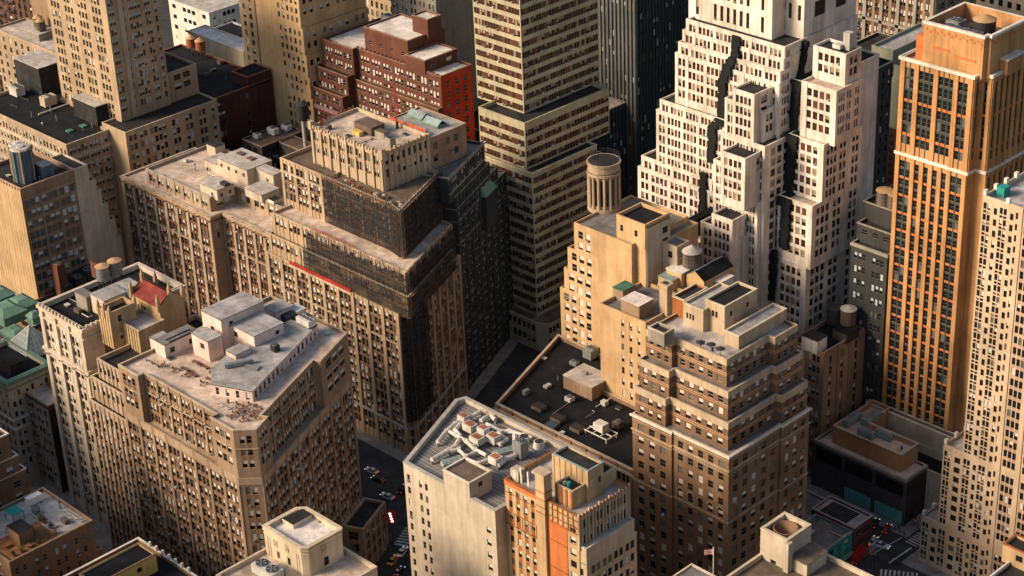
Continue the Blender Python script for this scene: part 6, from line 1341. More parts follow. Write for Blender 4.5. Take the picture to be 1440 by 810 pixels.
def unit(px, py, z, w, d, h, label, m='pale_metal', top=None, fans=0, legs=0.35, group=None, cat='air unit', name='air_unit', rot=0, louvre=False):
    p = P(px, py, z+h*0.5) if not isinstance(px, Vector) else px
    t = empty(name, (p.x, p.y, z), label, cat, group); M = Matrix.Translation((p.x, p.y, 0)) @ Matrix.Rotation(rot, 4, 'Z')
    G = Geo(); G.box(-w/2, w/2, -d/2, d/2, z+legs, z+legs+h, m, bottom=True, M=M); G.obj('casing', t)
    if legs > 0.1:
        G = Geo()
        for sy in (-1, 1): G.box(-w/2, w/2, sy*d*0.38-0.1, sy*d*0.38+0.1, z, z+legs, 'dark_metal', M=M)
        G.obj('skid', t)
    if top: G = Geo(); G.box(-w*0.36, w*0.36, -d*0.36, d*0.36, z+legs+h, z+legs+h+0.12, top, M=M); G.obj('lid', t)
    for i in range(fans):
        c = M @ Vector(((i-(fans-1)/2)*w/fans, 0, 0)); rr = min(d*0.42, w/fans*0.42); G = Geo(); G.cyl(c.x, c.y, z+legs+h, z+legs+h+0.35, rr, rr, 'grey_metal', 14, mtop='dark_metal'); G.obj('fan_ring', t)
        G = Geo()
        for k in range(5):
            a = 2*pi*k/5; G.face([(c.x, c.y, z+legs+h+0.37), (c.x+rr*.85*cos(a), c.y+rr*.85*sin(a), z+legs+h+0.4), (c.x+rr*.85*cos(a+.5), c.y+rr*.85*sin(a+.5), z+legs+h+0.37)], 'grey_metal')
        G.obj('fan_blades', t)
    if louvre:
        G = Geo()
        for i in range(7): u = -w/2+w*(i+0.5)/7; G.box(u-0.12, u+0.12, -d/2-0.05, d/2+0.05, z+legs+h, z+legs+h+0.1, 'dark_metal', M=M)
        G.obj('louvre', t)
    return t
# black roof block
r = BL['r']; gl = 'louvred vents on the low black roof'
for (px, py) in ((758, 574), (785, 590), (812, 604)): unit(px, py, r, 3.6, 2.6, 1.1, 'low brown louvred vent box on the broad black roof', 'roof_brown', louvre=True, group=gl, name='louvred_vent', cat='vent')
unit(801, 562, r, 2.2, 2.0, 1.2, 'small pale fan unit in the middle of the black roof', fans=1); unit(869, 598, r, 2.4, 2.2, 1.8, 'brown fan unit by the diagonal pipe on the black roof', 'roof_brown', fans=1); unit(831, 497, r, 3.2, 3.6, 2.8, 'tall ribbed air unit beside the rooftop hut on the black roof', 'grey_metal', fans=2); unit(808, 512, r, 2.6, 1.8, 1.0, 'low twin-fan unit near the rooftop hut on the black roof', 'grey_metal', fans=2)
p = P(845, 606, r+1.5); t = empty('dunnage_frame', (p.x, p.y, r), 'white steel frame carrying one white air unit on black roof', 'steel frame'); G = Geo()
for i in range(4): G.box(p.x-4+i*2.6, p.x-3.75+i*2.6, p.y-2.2, p.y+2.2, r+1.0, r+1.25, 'white_paint', bottom=True)
for sy in (-2.2, 0, 2.2): G.box(p.x-4.1, p.x+4.1, p.y+sy-0.12, p.y+sy+0.12, r+1.25, r+1.5, 'white_paint', bottom=True)
G.obj('grid', t)
for sx in (-3.8, 3.8):
    for sy in (-2, 2): G = Geo(); G.box(p.x+sx-.1, p.x+sx+.1, p.y+sy-.1, p.y+sy+.1, r, r+1.0, 'white_paint'); G.obj('leg', t)
unit(Vector((p.x-0.3, p.y+0.4, 0)), 0, r+1.5, 3.4, 2.6, 2.2, 'white boxy air unit standing on the steel frame', 'white_paint', legs=0.1)
G = Geo(); a, e = P(838, 572, r+0.4), P(886, 545, r+0.4); a.z = e.z = r+0.4; G.tube([a, e], 0.16, 'pale_metal'); tag(G.obj('roof_pipe'), 'straight pale pipe crossing the black roof to the yellow wing', 'pipe')
G = Geo(); a, e = P(800, 566, r+0.3), P(776, 583, r+0.3); a.z = e.z = r+0.25; G.tube([a, e], 0.12, 'grey_metal'); tag(G.obj('roof_pipe'), 'short thin pipe between fan unit and louvred vents', 'pipe')
p = P(776, 600, r); t = empty('roof_hatch', (p.x, p.y, r), 'open roof hatch with greenish glass beside louvred vents', 'hatch'); G = Geo(); G.box(p.x-2, p.x+2, p.y-1.5, p.y+1.5, r, r+0.5, 'dark_metal'); G.obj('kerb', t); G = Geo(); G.face([(p.x-1.6, p.y-1.2, r+0.55), (p.x+1.6, p.y-1.2, r+0.55), (p.x+1.6, p.y+1.2, r+1.0), (p.x-1.6, p.y+1.2, r+1.0)], 'glass_blue'); G.obj('pane', t)

# duct roof building
r = DU['r']
for (px, py, w, d_) in ((661, 602, 3.2, 2.4), (652, 590, 2.6, 2.0), (680, 607, 2.6, 2.2), (694, 618, 3.0, 2.4), (671, 620, 3.2, 2.4), (697, 648, 2.8, 2.4)):
    unit(px, py, r+0.5, w, d_, 1.9, 'pale boxy air unit with rusty orange top amid white ducts', 'pale_metal', top='rust', group='rusty topped air units on the duct roof', legs=0.4)
ducts = [[(607, 647), (640, 628), (646, 618)], [(615, 622), (628, 606), (640, 596), (652, 588)], [(632, 607), (642, 612), (655, 620), (668, 632), (684, 640)], [(648, 614), (640, 605), (648, 596)], [(632, 634), (645, 632), (655, 642), (668, 636)],
         [(660, 588), (676, 578)], [(676, 592), (688, 584), (697, 590)], [(684, 596), (705, 607), (716, 606), (736, 612), (748, 616)], [(700, 608), (712, 618), (704, 624), (694, 622)], [(724, 612), (724, 626)], [(655, 645), (672, 652), (690, 645), (700, 638)], [(664, 628), (690, 616)], [(700, 655), (712, 645), (726, 640)], [(668, 606), (690, 600)]]
DUCT_LABELS = ["long straight fat white duct lying diagonally at the front of the duct roof", "white duct climbing along the slanted roof edge", "crooked white duct under the rusty topped units", "short bent white duct beside the first rusty topped unit", "z-shaped white duct before the stair bulkhead", "short straight white duct pointing to the roof apex", "humped white duct near the roof apex", "long wavy white duct beside the back parapet", "hooked white duct between the rusty units and the back parapet", "short stub of white duct beside the tall cooling box", "bent white duct beside the leaning skylight", "straight white duct between two rusty topped units", "curved white duct in front of the tall cooling box", "short white duct crossing between rusty topped units"]
for i, ln in enumerate(ducts):
    pts = [P(px, py, r+1.2) for px, py in ln]; t = empty('air_duct', (pts[0].x, pts[0].y, r), DUCT_LABELS[i], 'duct', 'white ducts on the duct roof')
    G = Geo(); G.tube(pts, 0.5 if i % 3 else 0.62, 'pipe_white', 8); G.obj('duct_run', t)
    for q in (pts[0], pts[-1]): G = Geo(); G.box(q.x-0.25, q.x+0.25, q.y-0.25, q.y+0.25, r, r+1.0, 'grey_metal'); G.obj('support', t)
    for q in pts[1:-1]: G = Geo(); G.cyl(q.x, q.y, r+0.72, r+1.68, 0.56, 0.56, 'pipe_white', 10); G.obj('elbow', t)
for (px, py) in ((737, 614), (758, 621)):
    p = P(px, py, r+1.5); t = empty('exhaust_fan', (p.x, p.y, r), 'round dark-mouthed exhaust fan near the ornate building penthouse', 'fan', 'round fans on the duct roof'); G = Geo(); G.cyl(p.x, p.y, r, r+1.6, 1.5, 1.3, 'pipe_white', 18); G.obj('drum', t); G = Geo(); G.cyl(p.x, p.y, r+1.6, r+1.7, 1.05, 1.05, 'dark_metal', 18); G.obj('mouth', t)
unit(732, 632, r, 2.8, 2.6, 4.4, 'tall grey cooling box standing above the white ducts', 'grey_metal', fans=1)
for (px, py, w, d_, lab) in ((635, 648, 5.2, 1.8, 'long glazed skylight leaning behind the stair bulkhead'), (709, 634, 6.0, 1.6, 'long blue-grey skylight between duct runs')):
    p = P(px, py, r+0.6); t = empty('skylight', (p.x, p.y, r), lab, 'skylight'); M = Matrix.Translation((p.x, p.y, 0)) @ Matrix.Rotation(radians(70), 4, 'Z')
    G = Geo(); G.box(-w/2, w/2, -d_/2, d_/2, r, r+0.7, 'pale_metal', M=M); G.obj('kerb', t)
    for i in range(4): G = Geo(); u0, u1 = -w/2+w*i/4+0.08, -w/2+w*(i+1)/4-0.08; G.face([M @ Vector(v) for v in ((u0, -d_*.42, r+0.72), (u1, -d_*.42, r+0.72), (u1, d_*.42, r+1.15), (u0, d_*.42, r+1.15))], 'sea_metal'); G.obj('pane', t)
# seams of the sheet-metal roof
G = Geo(); pts = DU['pts']; (x0, y0) = pts[0]
a1 = Vector(pts[6]); l0 = Vector(pts[0])
for i in range(26):
    yy = y0+1.5+i*1.15
    if yy > DU['yb']-1.2: break
    tt = (yy-l0.y)/(a1.y-l0.y); xa = l0.x+(a1.x-l0.x)*min(tt, 1)+1.3; G.box(xa, DU['x1']-1.2, yy, yy+0.09, r, r+0.07, 'coping_grey')
o = G.obj('roof_seams'); o['kind'] = 'stuff'; o['label'] = 'close metal seams ruled across the slanting grey roof'; o['category'] = 'roof seams'

# ornate building roof: antenna mast cluster and boxes
r = OR['r']; p = P(734, 690, r); t = empty('antenna_cluster', (p.x, p.y, r), 'cluster of white panel antennas on poles on the ornate building roof', 'antenna')
for i, (dx, dy, hh) in enumerate(((-2.2, 0.4, 4.6), (-1.2, 1.2, 5.4), (0, 0.2, 4.2), (0.9, 1.4, 5.0), (1.8, 0.6, 4.0))):
    G = Geo(); G.cyl(p.x+dx, p.y+dy, r, r+hh, 0.08, 0.08, 'pale_metal', 6); G.obj('mast', t); G = Geo(); G.box(p.x+dx-.2, p.x+dx+.2, p.y+dy-.3, p.y+dy-.1, r+hh-2.2, r+hh-0.1, 'white_paint', bottom=True); G.obj('panel', t)
unit(728, 667, r, 2.6, 2.2, 3.2, 'beige boxed stair hut on the ornate building roof', 'beige_stucco', legs=0.05, cat='hut', name='stair_hut')
unit(776, 668, r, 2.0, 1.6, 1.2, 'grey duct box at the foot of the chimney pier', 'grey_metal')
q = P(800, 684, r+4.4); tag((lambda g: (g.cyl(q.x, q.y, r+4.4, r+5.6, 0.5, 0.5, 'teal_paint', 10), g.box(q.x-1.6, q.x-0.9, q.y-.4, q.y+.4, r+4.4, r+5.2, 'pale_metal'), g.obj('vent_stub'))[2])(Geo()), 'small teal vent stub with white box on dark penthouse roof', 'vent')

# dark modern block: four sea-green units
r = DM['pr']
for (px, py, w, d_, ro, lab, gp) in ((1198, 590, 3.0, 9.5, 0, 'long pale green roof unit inside the orange box', 'long green units'), (1225, 589, 3.4, 9.5, 0, 'long pale green roof unit inside the orange box', 'long green units'), (1218, 610, 7.2, 2.4, 0, 'shorter green roof unit with sloping hood inside the orange box', 'short green units'), (1243, 612, 7.2, 2.4, 0, 'shorter green roof unit with sloping hood inside the orange box', 'short green units')):
    unit(px, py, r, w*0.72, d_*0.72, 1.9, lab, 'sea_metal', top='grey_metal', group=gp)
# cream tower: twin fan cooler
r = CT['zl']; p = P(376, 800, r+2.2); unit(Vector((p.x, p.y, 0)), 0, r, 7.4, 3.6, 2.4, 'pale cooler with two big round fans beside the cream tower', 'pale_metal', fans=2, legs=0.5)
unit(392, 806, r, 2.2, 2.6, 1.8, 'small blue-grey cabinet next to the twin-fan cooler', 'sea_metal')
p = P(448, 733, 59.1); t = unit(Vector((p.x, p.y, 0)), 0, 59.0, 1.1, 0.9, 0.3, 'small grey hatch on the cream tower roof', 'coping_grey', legs=0.05, cat='hatch', name='roof_hatch')
# black roofed office: units
r = BO['r']
unit(24, 128, r, 5.0, 3.6, 3.2, 'pair of pale cabinet units at the left of the black roof', 'pale_metal', fans=2); unit(68, 142, r, 3.4, 5.0, 3.4, 'two beige cabinet air units below the black bulkhead', 'beige_stucco', fans=2)
G = Geo(); a, e = P(54, 161, r+0.5), P(99, 145, r+0.5); G.tube([a, e], 0.3, 'pipe_white'); tag(G.obj('roof_pipe'), 'long white pipe across the black office roof', 'pipe')
for (px, py) in ((98, 184), (117, 177)): unit(px, py, r, 2.4, 2.0, 0.5, 'low greenish roof light on the black office roof', 'roof_green', legs=0.05, group='green roof lights', cat='roof light', name='roof_light')
# netted tower penthouse roof
r = SC['pr']
unit(503, 187, r, 3.4, 1.8, 1.3, 'small cream tarpaulin covered crate on the penthouse roof', 'yellow_paint', legs=0.1, cat='crate', name='covered_crate'); unit(549, 200, r, 2.4, 2.2, 3.2, 'dark cylinder-topped tank hut at the penthouse corner', 'grey_stone', top='dark_metal', legs=0.05, cat='hut', name='tank_hut')
for (px, py) in ((589, 163), (611, 173)):
    p = P(px, py, r-0.4); t = empty('skylight', (p.x, p.y, r-0.6), 'ridged green skylight on the grey rear penthouse roof', 'skylight', 'green ridged skylights'); L_, D_ = 3.4, 2.0; z0 = r-0.6
    G = Geo(); G.box(p.x-L_, p.x+L_, p.y-D_, p.y+D_, z0, z0+0.5, 'green_copper'); G.obj('kerb', t)
    for s_ in (-1, 1): G = Geo(); G.face([(p.x-L_, p.y+s_*D_, z0+0.52), (p.x+L_, p.y+s_*D_, z0+0.52), (p.x+L_, p.y, z0+1.9), (p.x-L_, p.y, z0+1.9)], 'sea_metal'); G.obj('slope', t)
for (a_, e_, lab) in (((548, 170), (598, 187), 'orange safety netting along the penthouse ridge'), ((450, 177), (497, 155), 'red-orange guard rail along the rear penthouse edge')):
    a, e = P(*a_, r), P(*e_, r); t = empty('safety_net', (a.x, a.y, r), lab, 'safety net'); G = Geo(); G.face([a+Vector((0, 0, .1)), e+Vector((0, 0, .1)), e+Vector((0, 0, 1.3)), a+Vector((0, 0, 1.3))], 'orange_net'); G.obj('net', t); G = Geo()
    for i in range(9): q = a.lerp(e, i/8); G.box(q.x-.07, q.x+.07, q.y-.07, q.y+.07, r, r+1.5, 'coping_stone')
    G.obj('post', t)['kind'] = 'stuff'
# red jib crane
_pn = SC['pent']; p = Vector(((_pn[0][0]+_pn[1][0])/2+4, _pn[2][1]-1.6, r)); t = empty('jib_crane', (p.x, p.y, r), 'slim red lattice jib crane leaning over the penthouse roof', 'crane'); top = P(555, 124, r+9)
G = Geo(); G.cyl(p.x, p.y, r, r+2.2, 0.5, 0.4, 'dark_metal', 8); G.obj('mount', t); G = Geo(); a = Vector((p.x, p.y, r+1.6))
for off in (Vector((0.3, 0, 0)), Vector((-0.3, 0, 0)), Vector((0, 0, 0.5))): G.tube([a+off, top+off], 0.08, 'red_net', 4)
for i in range(12):
    q0, q1 = a.lerp(top, i/12), a.lerp(top, (i+1)/12); G.tube([q0+Vector((0.3, 0, 0)), q1+Vector((-0.3, 0, 0))], 0.05, 'red_net', 4)
G.obj('jib', t)
# long brown building roof: dark skylights, vent
r = LB['r']
for (px, py) in ((339, 216), (353, 223)): unit(px, py, r+6.3, 2.6, 2.0, 0.5, 'dark flat roof light on the cream rooftop shed', 'roof_brown', legs=0.05, group='roof lights on the cream shed', cat='roof light', name='roof_light')
unit(316, 259, r+3.8, 3.0, 1.8, 0.8, 'low dark pipework frame on the small cream shed', 'dark_metal', legs=0.3, cat='pipework', name='pipe_frame'); unit(386, 283, r+0.5, 3.0, 3.0, 1.2, 'louvred white air unit at the end of the sandy building', 'white_paint', louvre=True)
# small plant block
r = SPB['r']
for (px, py, w, d_, h, lab) in ((362, 192, 3, 2, 1.6, 'white duct box at the corner of the small dark block'), (384, 185, 4, 2.4, 2.2, 'bulky white air handler on the small dark block'), (403, 180, 3.4, 2.4, 1.8, 'grey air handler on the small dark block')): unit(px, py, r, w, d_, h, lab, 'pale_metal', fans=1)
# orange tower penthouse plant
r = OT['pr']; p = OT['p']; unit(Vector(((p[0]+p[1])/2-0.5, p[2]+6.0, 0)), 0, r, 11, 3.0, 2.4, 'long white cooling plant inside the orange tower penthouse', 'pale_metal', fans=4); unit(Vector((p[0]+4.5, p[2]+9.5, 0)), 0, r, 4, 4, 3.0, 'grey duct hood inside the orange tower penthouse', 'grey_metal', fans=1)
q = Vector((PT['x0']+2.2, PT['y0']+5.5, 0)); unit(q, 0, PT['z']-1.2, 2.2, 2.6, 2.4, 'dark teal metal cabinet on the peach tower roof', 'teal_paint', legs=0.05, cat='cabinet', name='metal_cabinet')
# white stepped tower roof bits
z = WS['z1']; p = P(1190, 77, z); unit(Vector((p.x-3, p.y+5.0, 0)), 0, z-0.6, 2.2, 2.0, 5.0, 'tall pale duct stack on the white stepped tower wing', 'pale_metal', legs=0.05, cat='duct', name='duct_stack'); unit(Vector((p.x-5.2, p.y+3.4, 0)), 0, z-0.6, 2.6, 2.0, 1.2, 'low roof plant on the white stepped tower wing', 'pale_metal')
# red complex roof opening
unit(548, 30, RC['r'], 5, 4, 3.6, 'white framed rooftop tank enclosure behind the red complex', 'white_paint', fans=2, cat='enclosure', name='roof_enclosure')
# brown office roof plant
r = IB['zc']+0.2; r0 = IB['r']
unit(404, 448, r0, 5, 3.4, 3.2, 'black plant screen behind the pink penthouse', 'dark_metal', legs=0.1); unit(418, 440, r0, 4.4, 3.0, 2.8, 'white cabinet unit behind the pink penthouse', 'white_paint', legs=0.3); unit(430, 453, r, 5.2, 2.4, 1.8, 'condenser rack with rows of round fans on the pink wing', 'pale_metal', fans=4)
unit(387, 490, r, 1.8, 1.8, 1.4, 'small round-fronted fan beside the pink penthouse wall', 'dark_metal', fans=1); unit(336, 512, r, 1.2, 7.5, 1.0, 'long grey metal duct lying on the pink wing roof', 'grey_metal', legs=0.3, cat='duct', name='roof_duct', rot=radians(-25)); unit(354, 517, r, 4.0, 2.2, 0.3, 'flat metal roof tray on the pink wing', 'grey_metal', legs=0.1, cat='tray', name='roof_tray', rot=radians(25))

# ---- cafe tables and benches on the terrace
def table_set(px, py, kind, label, group):
    p = P(px, py, IB['r']); z = IB['r']; t = empty('terrace_table', (p.x, p.y, z), label, 'table', group); rr = 0.62
    G = Geo()
    if kind == 'round': G.cyl(p.x, p.y, z+0.7, z+0.76, rr, rr, 'furniture_wood', 12)
    else: G.box(p.x-1.5, p.x+1.5, p.y-0.4, p.y+0.4, z+0.7, z+0.76, 'furniture_wood', bottom=True)
    G.obj('table_top', t); G = Geo(); G.cyl(p.x, p.y, z, z+0.7, 0.08, 0.08, 'dark_metal', 6); G.obj('stem', t)
def chair(x, y, a, label, group):
    z = IB['r']; t = empty('terrace_chair', (x, y, z), label, 'chair', group); M = Matrix.Translation((x, y, 0)) @ Matrix.Rotation(a, 4, 'Z')
    G = Geo(); G.box(-0.25, 0.25, -0.25, 0.25, z+0.42, z+0.48, 'furniture_wood', bottom=True, M=M); G.obj('seat', t); G = Geo(); G.box(-0.25, 0.25, 0.2, 0.25, z+0.48, z+0.95, 'furniture_wood', M=M); G.obj('backrest', t)
    for sx in (-.22, .22):
        for sy in (-.22, .22): G = Geo(); G.box(sx-.025, sx+.025, sy-.025, sy+.025, z, z+0.42, 'dark_metal', M=M); G.obj('leg', t)
tabs = [(229, 516), (247, 522), (262, 530), (286, 541), (308, 536), (336, 572), (343, 578), (352, 572), (334, 582), (346, 586), (357, 582), (362, 576), (326, 588), (343, 592), (360, 588)]
for i, (px, py) in enumerate(tabs):
    corner = i >= 5; p = P(px, py, IB['r'])
    if not free(p.x, p.y, IB['r']): continue
    table_set(px, py, 'round', 'small round brown cafe table on the corner terrace bay' if corner else 'small round brown cafe table along the open roof terrace', 'corner terrace tables' if corner else 'open terrace tables')
    p = P(px, py, IB['r'])
    for k in range(3):
        a = 2*pi*k/3+i
        if free(p.x+1.0*cos(a), p.y+1.0*sin(a), IB['r']): chair(p.x+1.0*cos(a), p.y+1.0*sin(a), a-pi/2, 'brown cafe chair drawn up on the corner terrace bay' if corner else 'brown cafe chair drawn up on the open roof terrace', 'corner terrace chairs' if corner else 'open terrace chairs')
for i, (px, py, lab) in enumerate(((262, 521, 'row of long brown picnic benches before the pink penthouse'), (270, 527, 'row of long brown picnic benches before the pink penthouse'), (278, 512, 'stack of brown loungers against the pink penthouse wall'), (286, 516, 'stack of brown loungers against the pink penthouse wall'), (297, 536, 'brown bench by the low pink wing'), (302, 527, 'brown bench by the pink wing notch'))):
    p = P(px, py, IB['r']); z = IB['r']; t = empty('terrace_bench', (p.x, p.y, z), lab, 'bench', 'terrace benches %d' % (i//2))
    for s_ in range(3): G = Geo(); G.box(p.x-2.0, p.x+2.0, p.y-0.5+s_*0.36, p.y-0.22+s_*0.36, z+0.42, z+0.48, 'furniture_wood', bottom=True); G.obj('slat', t)
    for sx in (-1.7, 1.7): G = Geo(); G.box(p.x+sx-.06, p.x+sx+.06, p.y-.45, p.y+.45, z, z+.42, 'dark_metal'); G.obj('leg', t)
# ---- planted terrace of the bottom-left house
z = TR['r']+0.2
def planter(px, py, s_, label, group):
    p = P(px, py, z); x = min(max(p.x, TR['dx0']+.6), TR['x1']-1.0)
    if not free(x, p.y, z): return
    t = empty('planter', (x, p.y, z), label, 'planter', group); G = Geo(); G.cyl(x, p.y, z, z+0.6, 0.4*s_, 0.5*s_, 'rust', 10); G.obj('pot', t)
    G = Geo(); rg = random.Random(int(px*7+py))
    for i in range(90):
        v = Vector((rg.gauss(0, .4), rg.gauss(0, .4), rg.gauss(0, .35)))*s_+Vector((x, p.y, z+1.0*s_)); u = Vector((rg.uniform(-1, 1), rg.uniform(-1, 1), rg.uniform(-1, 1))).normalized()*0.2; w_ = u.cross(Vector((rg.random(), rg.random(), rg.random()))).normalized()*0.12; G.face([v-u, v+w_, v+u, v-w_], 'leaf_green')
    G.obj('foliage', t)
for i, (px, py) in enumerate(((20, 782), (31, 776), (42, 769), (54, 764), (65, 757), (77, 750), (72, 742), (63, 735), (52, 728), (30, 757), (45, 752), (5, 745))): planter(px, py, 0.9+0.3*(i % 3), 'bushy green plant in a pot around the wooden roof deck', 'pots on the wooden roof deck')
p = P(9, 770, z); t = empty('deck_table', (p.x, p.y, z), 'reddish wooden dining table on the planted roof deck', 'table'); G = Geo(); G.box(p.x-0.6, p.x+0.6, p.y-1.1, p.y+1.1, z+.7, z+.78, 'rust', bottom=True); G.obj('table_top', t)
for sx in (-.5, .5):
    for sy in (-1, 1): G = Geo(); G.box(p.x+sx-.05, p.x+sx+.05, p.y+sy-.05, p.y+sy+.05, z, z+.7, 'rust'); G.obj('leg', t)
unit(48, 703, TR['r'], 1.8, 4.0, 2.0, 'white boxy air unit on the pale part of the terrace roof', 'white_paint'); unit(50, 717, TR['r'], 1.6, 1.6, 1.2, 'grey fan unit beside the white air unit on the terrace roof', 'grey_metal', fans=1)
# plant court clutter
r = PC['r']
for (px, py, w, d_, h, lab, m) in ((92, 398, 5, 4, 5, 'dark tank-like drum in the plant court', 'dark_metal'), (78, 408, 4, 4, 4, 'dark plant cabinet in the plant court', 'dark_metal'), (66, 405, 3, 3, 12, 'red brick flue stack in the plant court', 'red_brick'), (104, 388, 5, 5, 6, 'round-topped dark boiler box in the plant court', 'dark_metal')):
    q = P(px, py, r); unit(Vector((max(q.x, PC['x0']+4), max(q.y, PC['y0']+4), 0)), 0, r, w, d_, h, lab, m, fans=1, cat='plant', name='roof_plant')
# pipes, boxes and ladders scattered over the larger roofs
def clutter(roof, pxpts, z, seed):
    rg = random.Random(seed)
    for k, (px, py) in enumerate(pxpts):
        p = P(px, py, z); kind = rg.choice(('box', 'pipe', 'curb', 'stack'))
        if not (free(p.x, p.y, z) and free(p.x+1.5, p.y+1, z) and free(p.x-1.5, p.y-1, z)): continue
        a = rg.choice((0, pi/2)); M = Matrix.Translation((p.x, p.y, 0)) @ Matrix.Rotation(a, 4, 'Z')
        if kind == 'box':
            t = empty('roof_box', (p.x, p.y, z), 'small metal plant box on %s' % roof, 'plant box', 'plant boxes on %s' % roof); w_, d_, h_ = rg.uniform(.6, 1.3), rg.uniform(.5, .9), rg.uniform(.6, 1.4); G = Geo(); G.box(-w_, w_, -d_, d_, z+.2, z+.2+h_, rg.choice(('grey_metal', 'pale_metal', 'roof_brown')), bottom=True, M=M); G.obj('casing', t); G = Geo(); G.box(-w_*.8, w_*.8, -d_*.8, d_*.8, z, z+.2, 'dark_metal', M=M); G.obj('skid', t)
        elif kind == 'pipe':
            t = empty('roof_pipe_run', (p.x, p.y, z), 'thin pipe run on blocks on %s' % roof, 'pipe', 'pipe runs on %s' % roof); L_ = rg.uniform(3, 7); G = Geo(); G.tube([M @ Vector((-L_/2, 0, z+.35)), M @ Vector((L_/2, 0, z+.35)), M @ Vector((L_/2, 1.2, z+.35))], .12, rg.choice(('grey_metal', 'pipe_white', 'dark_metal'))); G.obj('pipe', t)
            for u in (-.4, 0, .4): G = Geo(); G.box(u*L_-.15, u*L_+.15, -.25, .25, z, z+.24, 'roof_brown', M=M); G.obj('block', t)
        elif kind == 'curb':
            t = empty('roof_hatch', (p.x, p.y, z), 'low kerbed hatch on %s' % roof, 'hatch', 'hatches on %s' % roof); G = Geo(); G.box(-.8, .8, -.6, .6, z, z+.4, 'grey_metal', M=M); G.obj('kerb', t); G = Geo(); G.box(-.85, .85, -.65, .65, z+.4, z+.5, rg.choice(('dark_metal', 'pale_metal')), bottom=True, M=M); G.obj('lid', t)
        else:
            t = empty('vent_stack', (p.x, p.y, z), 'slim vent stack on %s' % roof, 'vent', 'vent stacks on %s' % roof); h_ = rg.uniform(1.2, 2.6); G = Geo(); G.cyl(p.x, p.y, z, z+h_, .2, .2, 'grey_metal', 8); G.obj('stack', t); G = Geo(); G.cyl(p.x, p.y, z+h_, z+h_+.35, .4, .15, 'dark_metal', 8); G.obj('cowl', t)
clutter('the sandy roof of the long brown building', [(240, 222), (262, 228), (300, 248), (275, 240), (225, 232), (250, 208), (285, 214)], LB['r'], 1)
clutter('the crenellated penthouse roof', [(462, 182), (475, 170), (490, 192), (515, 200), (500, 160), (527, 192), (570, 190), (560, 178)], SC['pr'], 2)
clutter('the black office roof', [(20, 150), (45, 165), (80, 170), (110, 188), (130, 180), (35, 140), (72, 158)], BO['r'], 3)
clutter('the broad black tar roof', [(740, 520), (765, 505), (785, 535), (740, 555), (830, 585), (850, 570), (870, 575), (790, 610), (770, 545)], BL['r'], 4)
clutter('the banded building roof', [(925, 470), (960, 480), (985, 500), (1075, 448), (1090, 440)], BA['r'], 5)
clutter('the low dark brick roof', [(300, 100), (318, 112), (290, 108), (310, 90)], DB['r'], 6)
clutter('the white terracotta block roof', [(95, 430), (110, 440), (120, 445), (90, 420), (105, 425)], TE['r'], 7)
clutter('the dark modern block roof', [(1255, 655), (1290, 652), (1230, 640), (1180, 622)], DM['r'], 8)
clutter('the shop roofs', [(1150, 738), (1175, 752), (1140, 750), (1185, 745), (1130, 742)], SP['z']-0.3, 9)
clutter('the silo building roof', [(70, 245), (78, 238), (56, 252), (12, 248)], SI['r'], 10)
clutter('the terrace house roof', [(85, 715), (100, 725), (110, 730), (92, 735), (75, 705)], TR['r'], 11)
clutter('the red complex roofs', [(480, 68), (470, 60), (640, 98)], RC['r'], 12)
clutter('the brown office terrace', [(240, 505), (215, 512), (300, 555), (315, 572), (460, 470), (440, 480)], IB['r'], 13)
# small vents
gv = 'small roof vents'
for (px, py, z, m) in ((321, 567, IB['r'], 'dark_metal'), (418, 735, 59.1, 'grey_metal'), (292, 240, LB['r'], 'dark_metal'), (270, 214, LB['r'], 'dark_metal'), (860, 450, BA['rw'], 'dark_metal'), (985, 485, BA['r'], 'dark_metal'), (1002, 494, BA['r'], 'dark_metal'), (1064, 450, BA['r']+4, 'grey_metal'), (1268, 632, DM['pr'], 'dark_metal'), (730, 540, BL['r'], 'grey_metal'), (842, 520, BL['r']+4.1, 'dark_metal'), (826, 528, BL['r']+4.1, 'dark_metal'), (1161, 748, SP['z'], 'dark_metal'), (468, 168, SC['pr'], 'dark_metal'), (482, 200, SC['pr'], 'grey_metal'), (60, 176, BO['r'], 'grey_metal')):
    p = P(px, py, z)
    if not free(p.x, p.y, z): continue
    t = empty('roof_vent', (p.x, p.y, z), 'stubby little roof vent pipe with flared cap', 'vent', gv); G = Geo(); G.cyl(p.x, p.y, z, z+0.8, 0.25, 0.25, m, 8); G.obj('stub', t); G = Geo(); G.cyl(p.x, p.y, z+0.8, z+1.1, 0.42, 0.2, m, 8); G.obj('cap', t)
# furniture on the banded roof
z = BA['r']
for (px, py) in ((1000, 494), (1013, 500), (1006, 504), (985, 491)):
    p = P(px, py, z)
    if not free(p.x, p.y, z): continue
    t = empty('sun_parasol', (p.x, p.y, z), 'folded-out dark square parasol on the banded building roof', 'parasol', 'dark parasols on the banded roof'); G = Geo(); G.cyl(p.x, p.y, z+2.0, z+2.5, 1.3, 0.05, 'dark_metal', 6); G.obj('canopy', t); G = Geo(); G.cyl(p.x, p.y, z, z+2.1, 0.05, 0.05, 'dark_metal', 5); G.obj('pole', t)
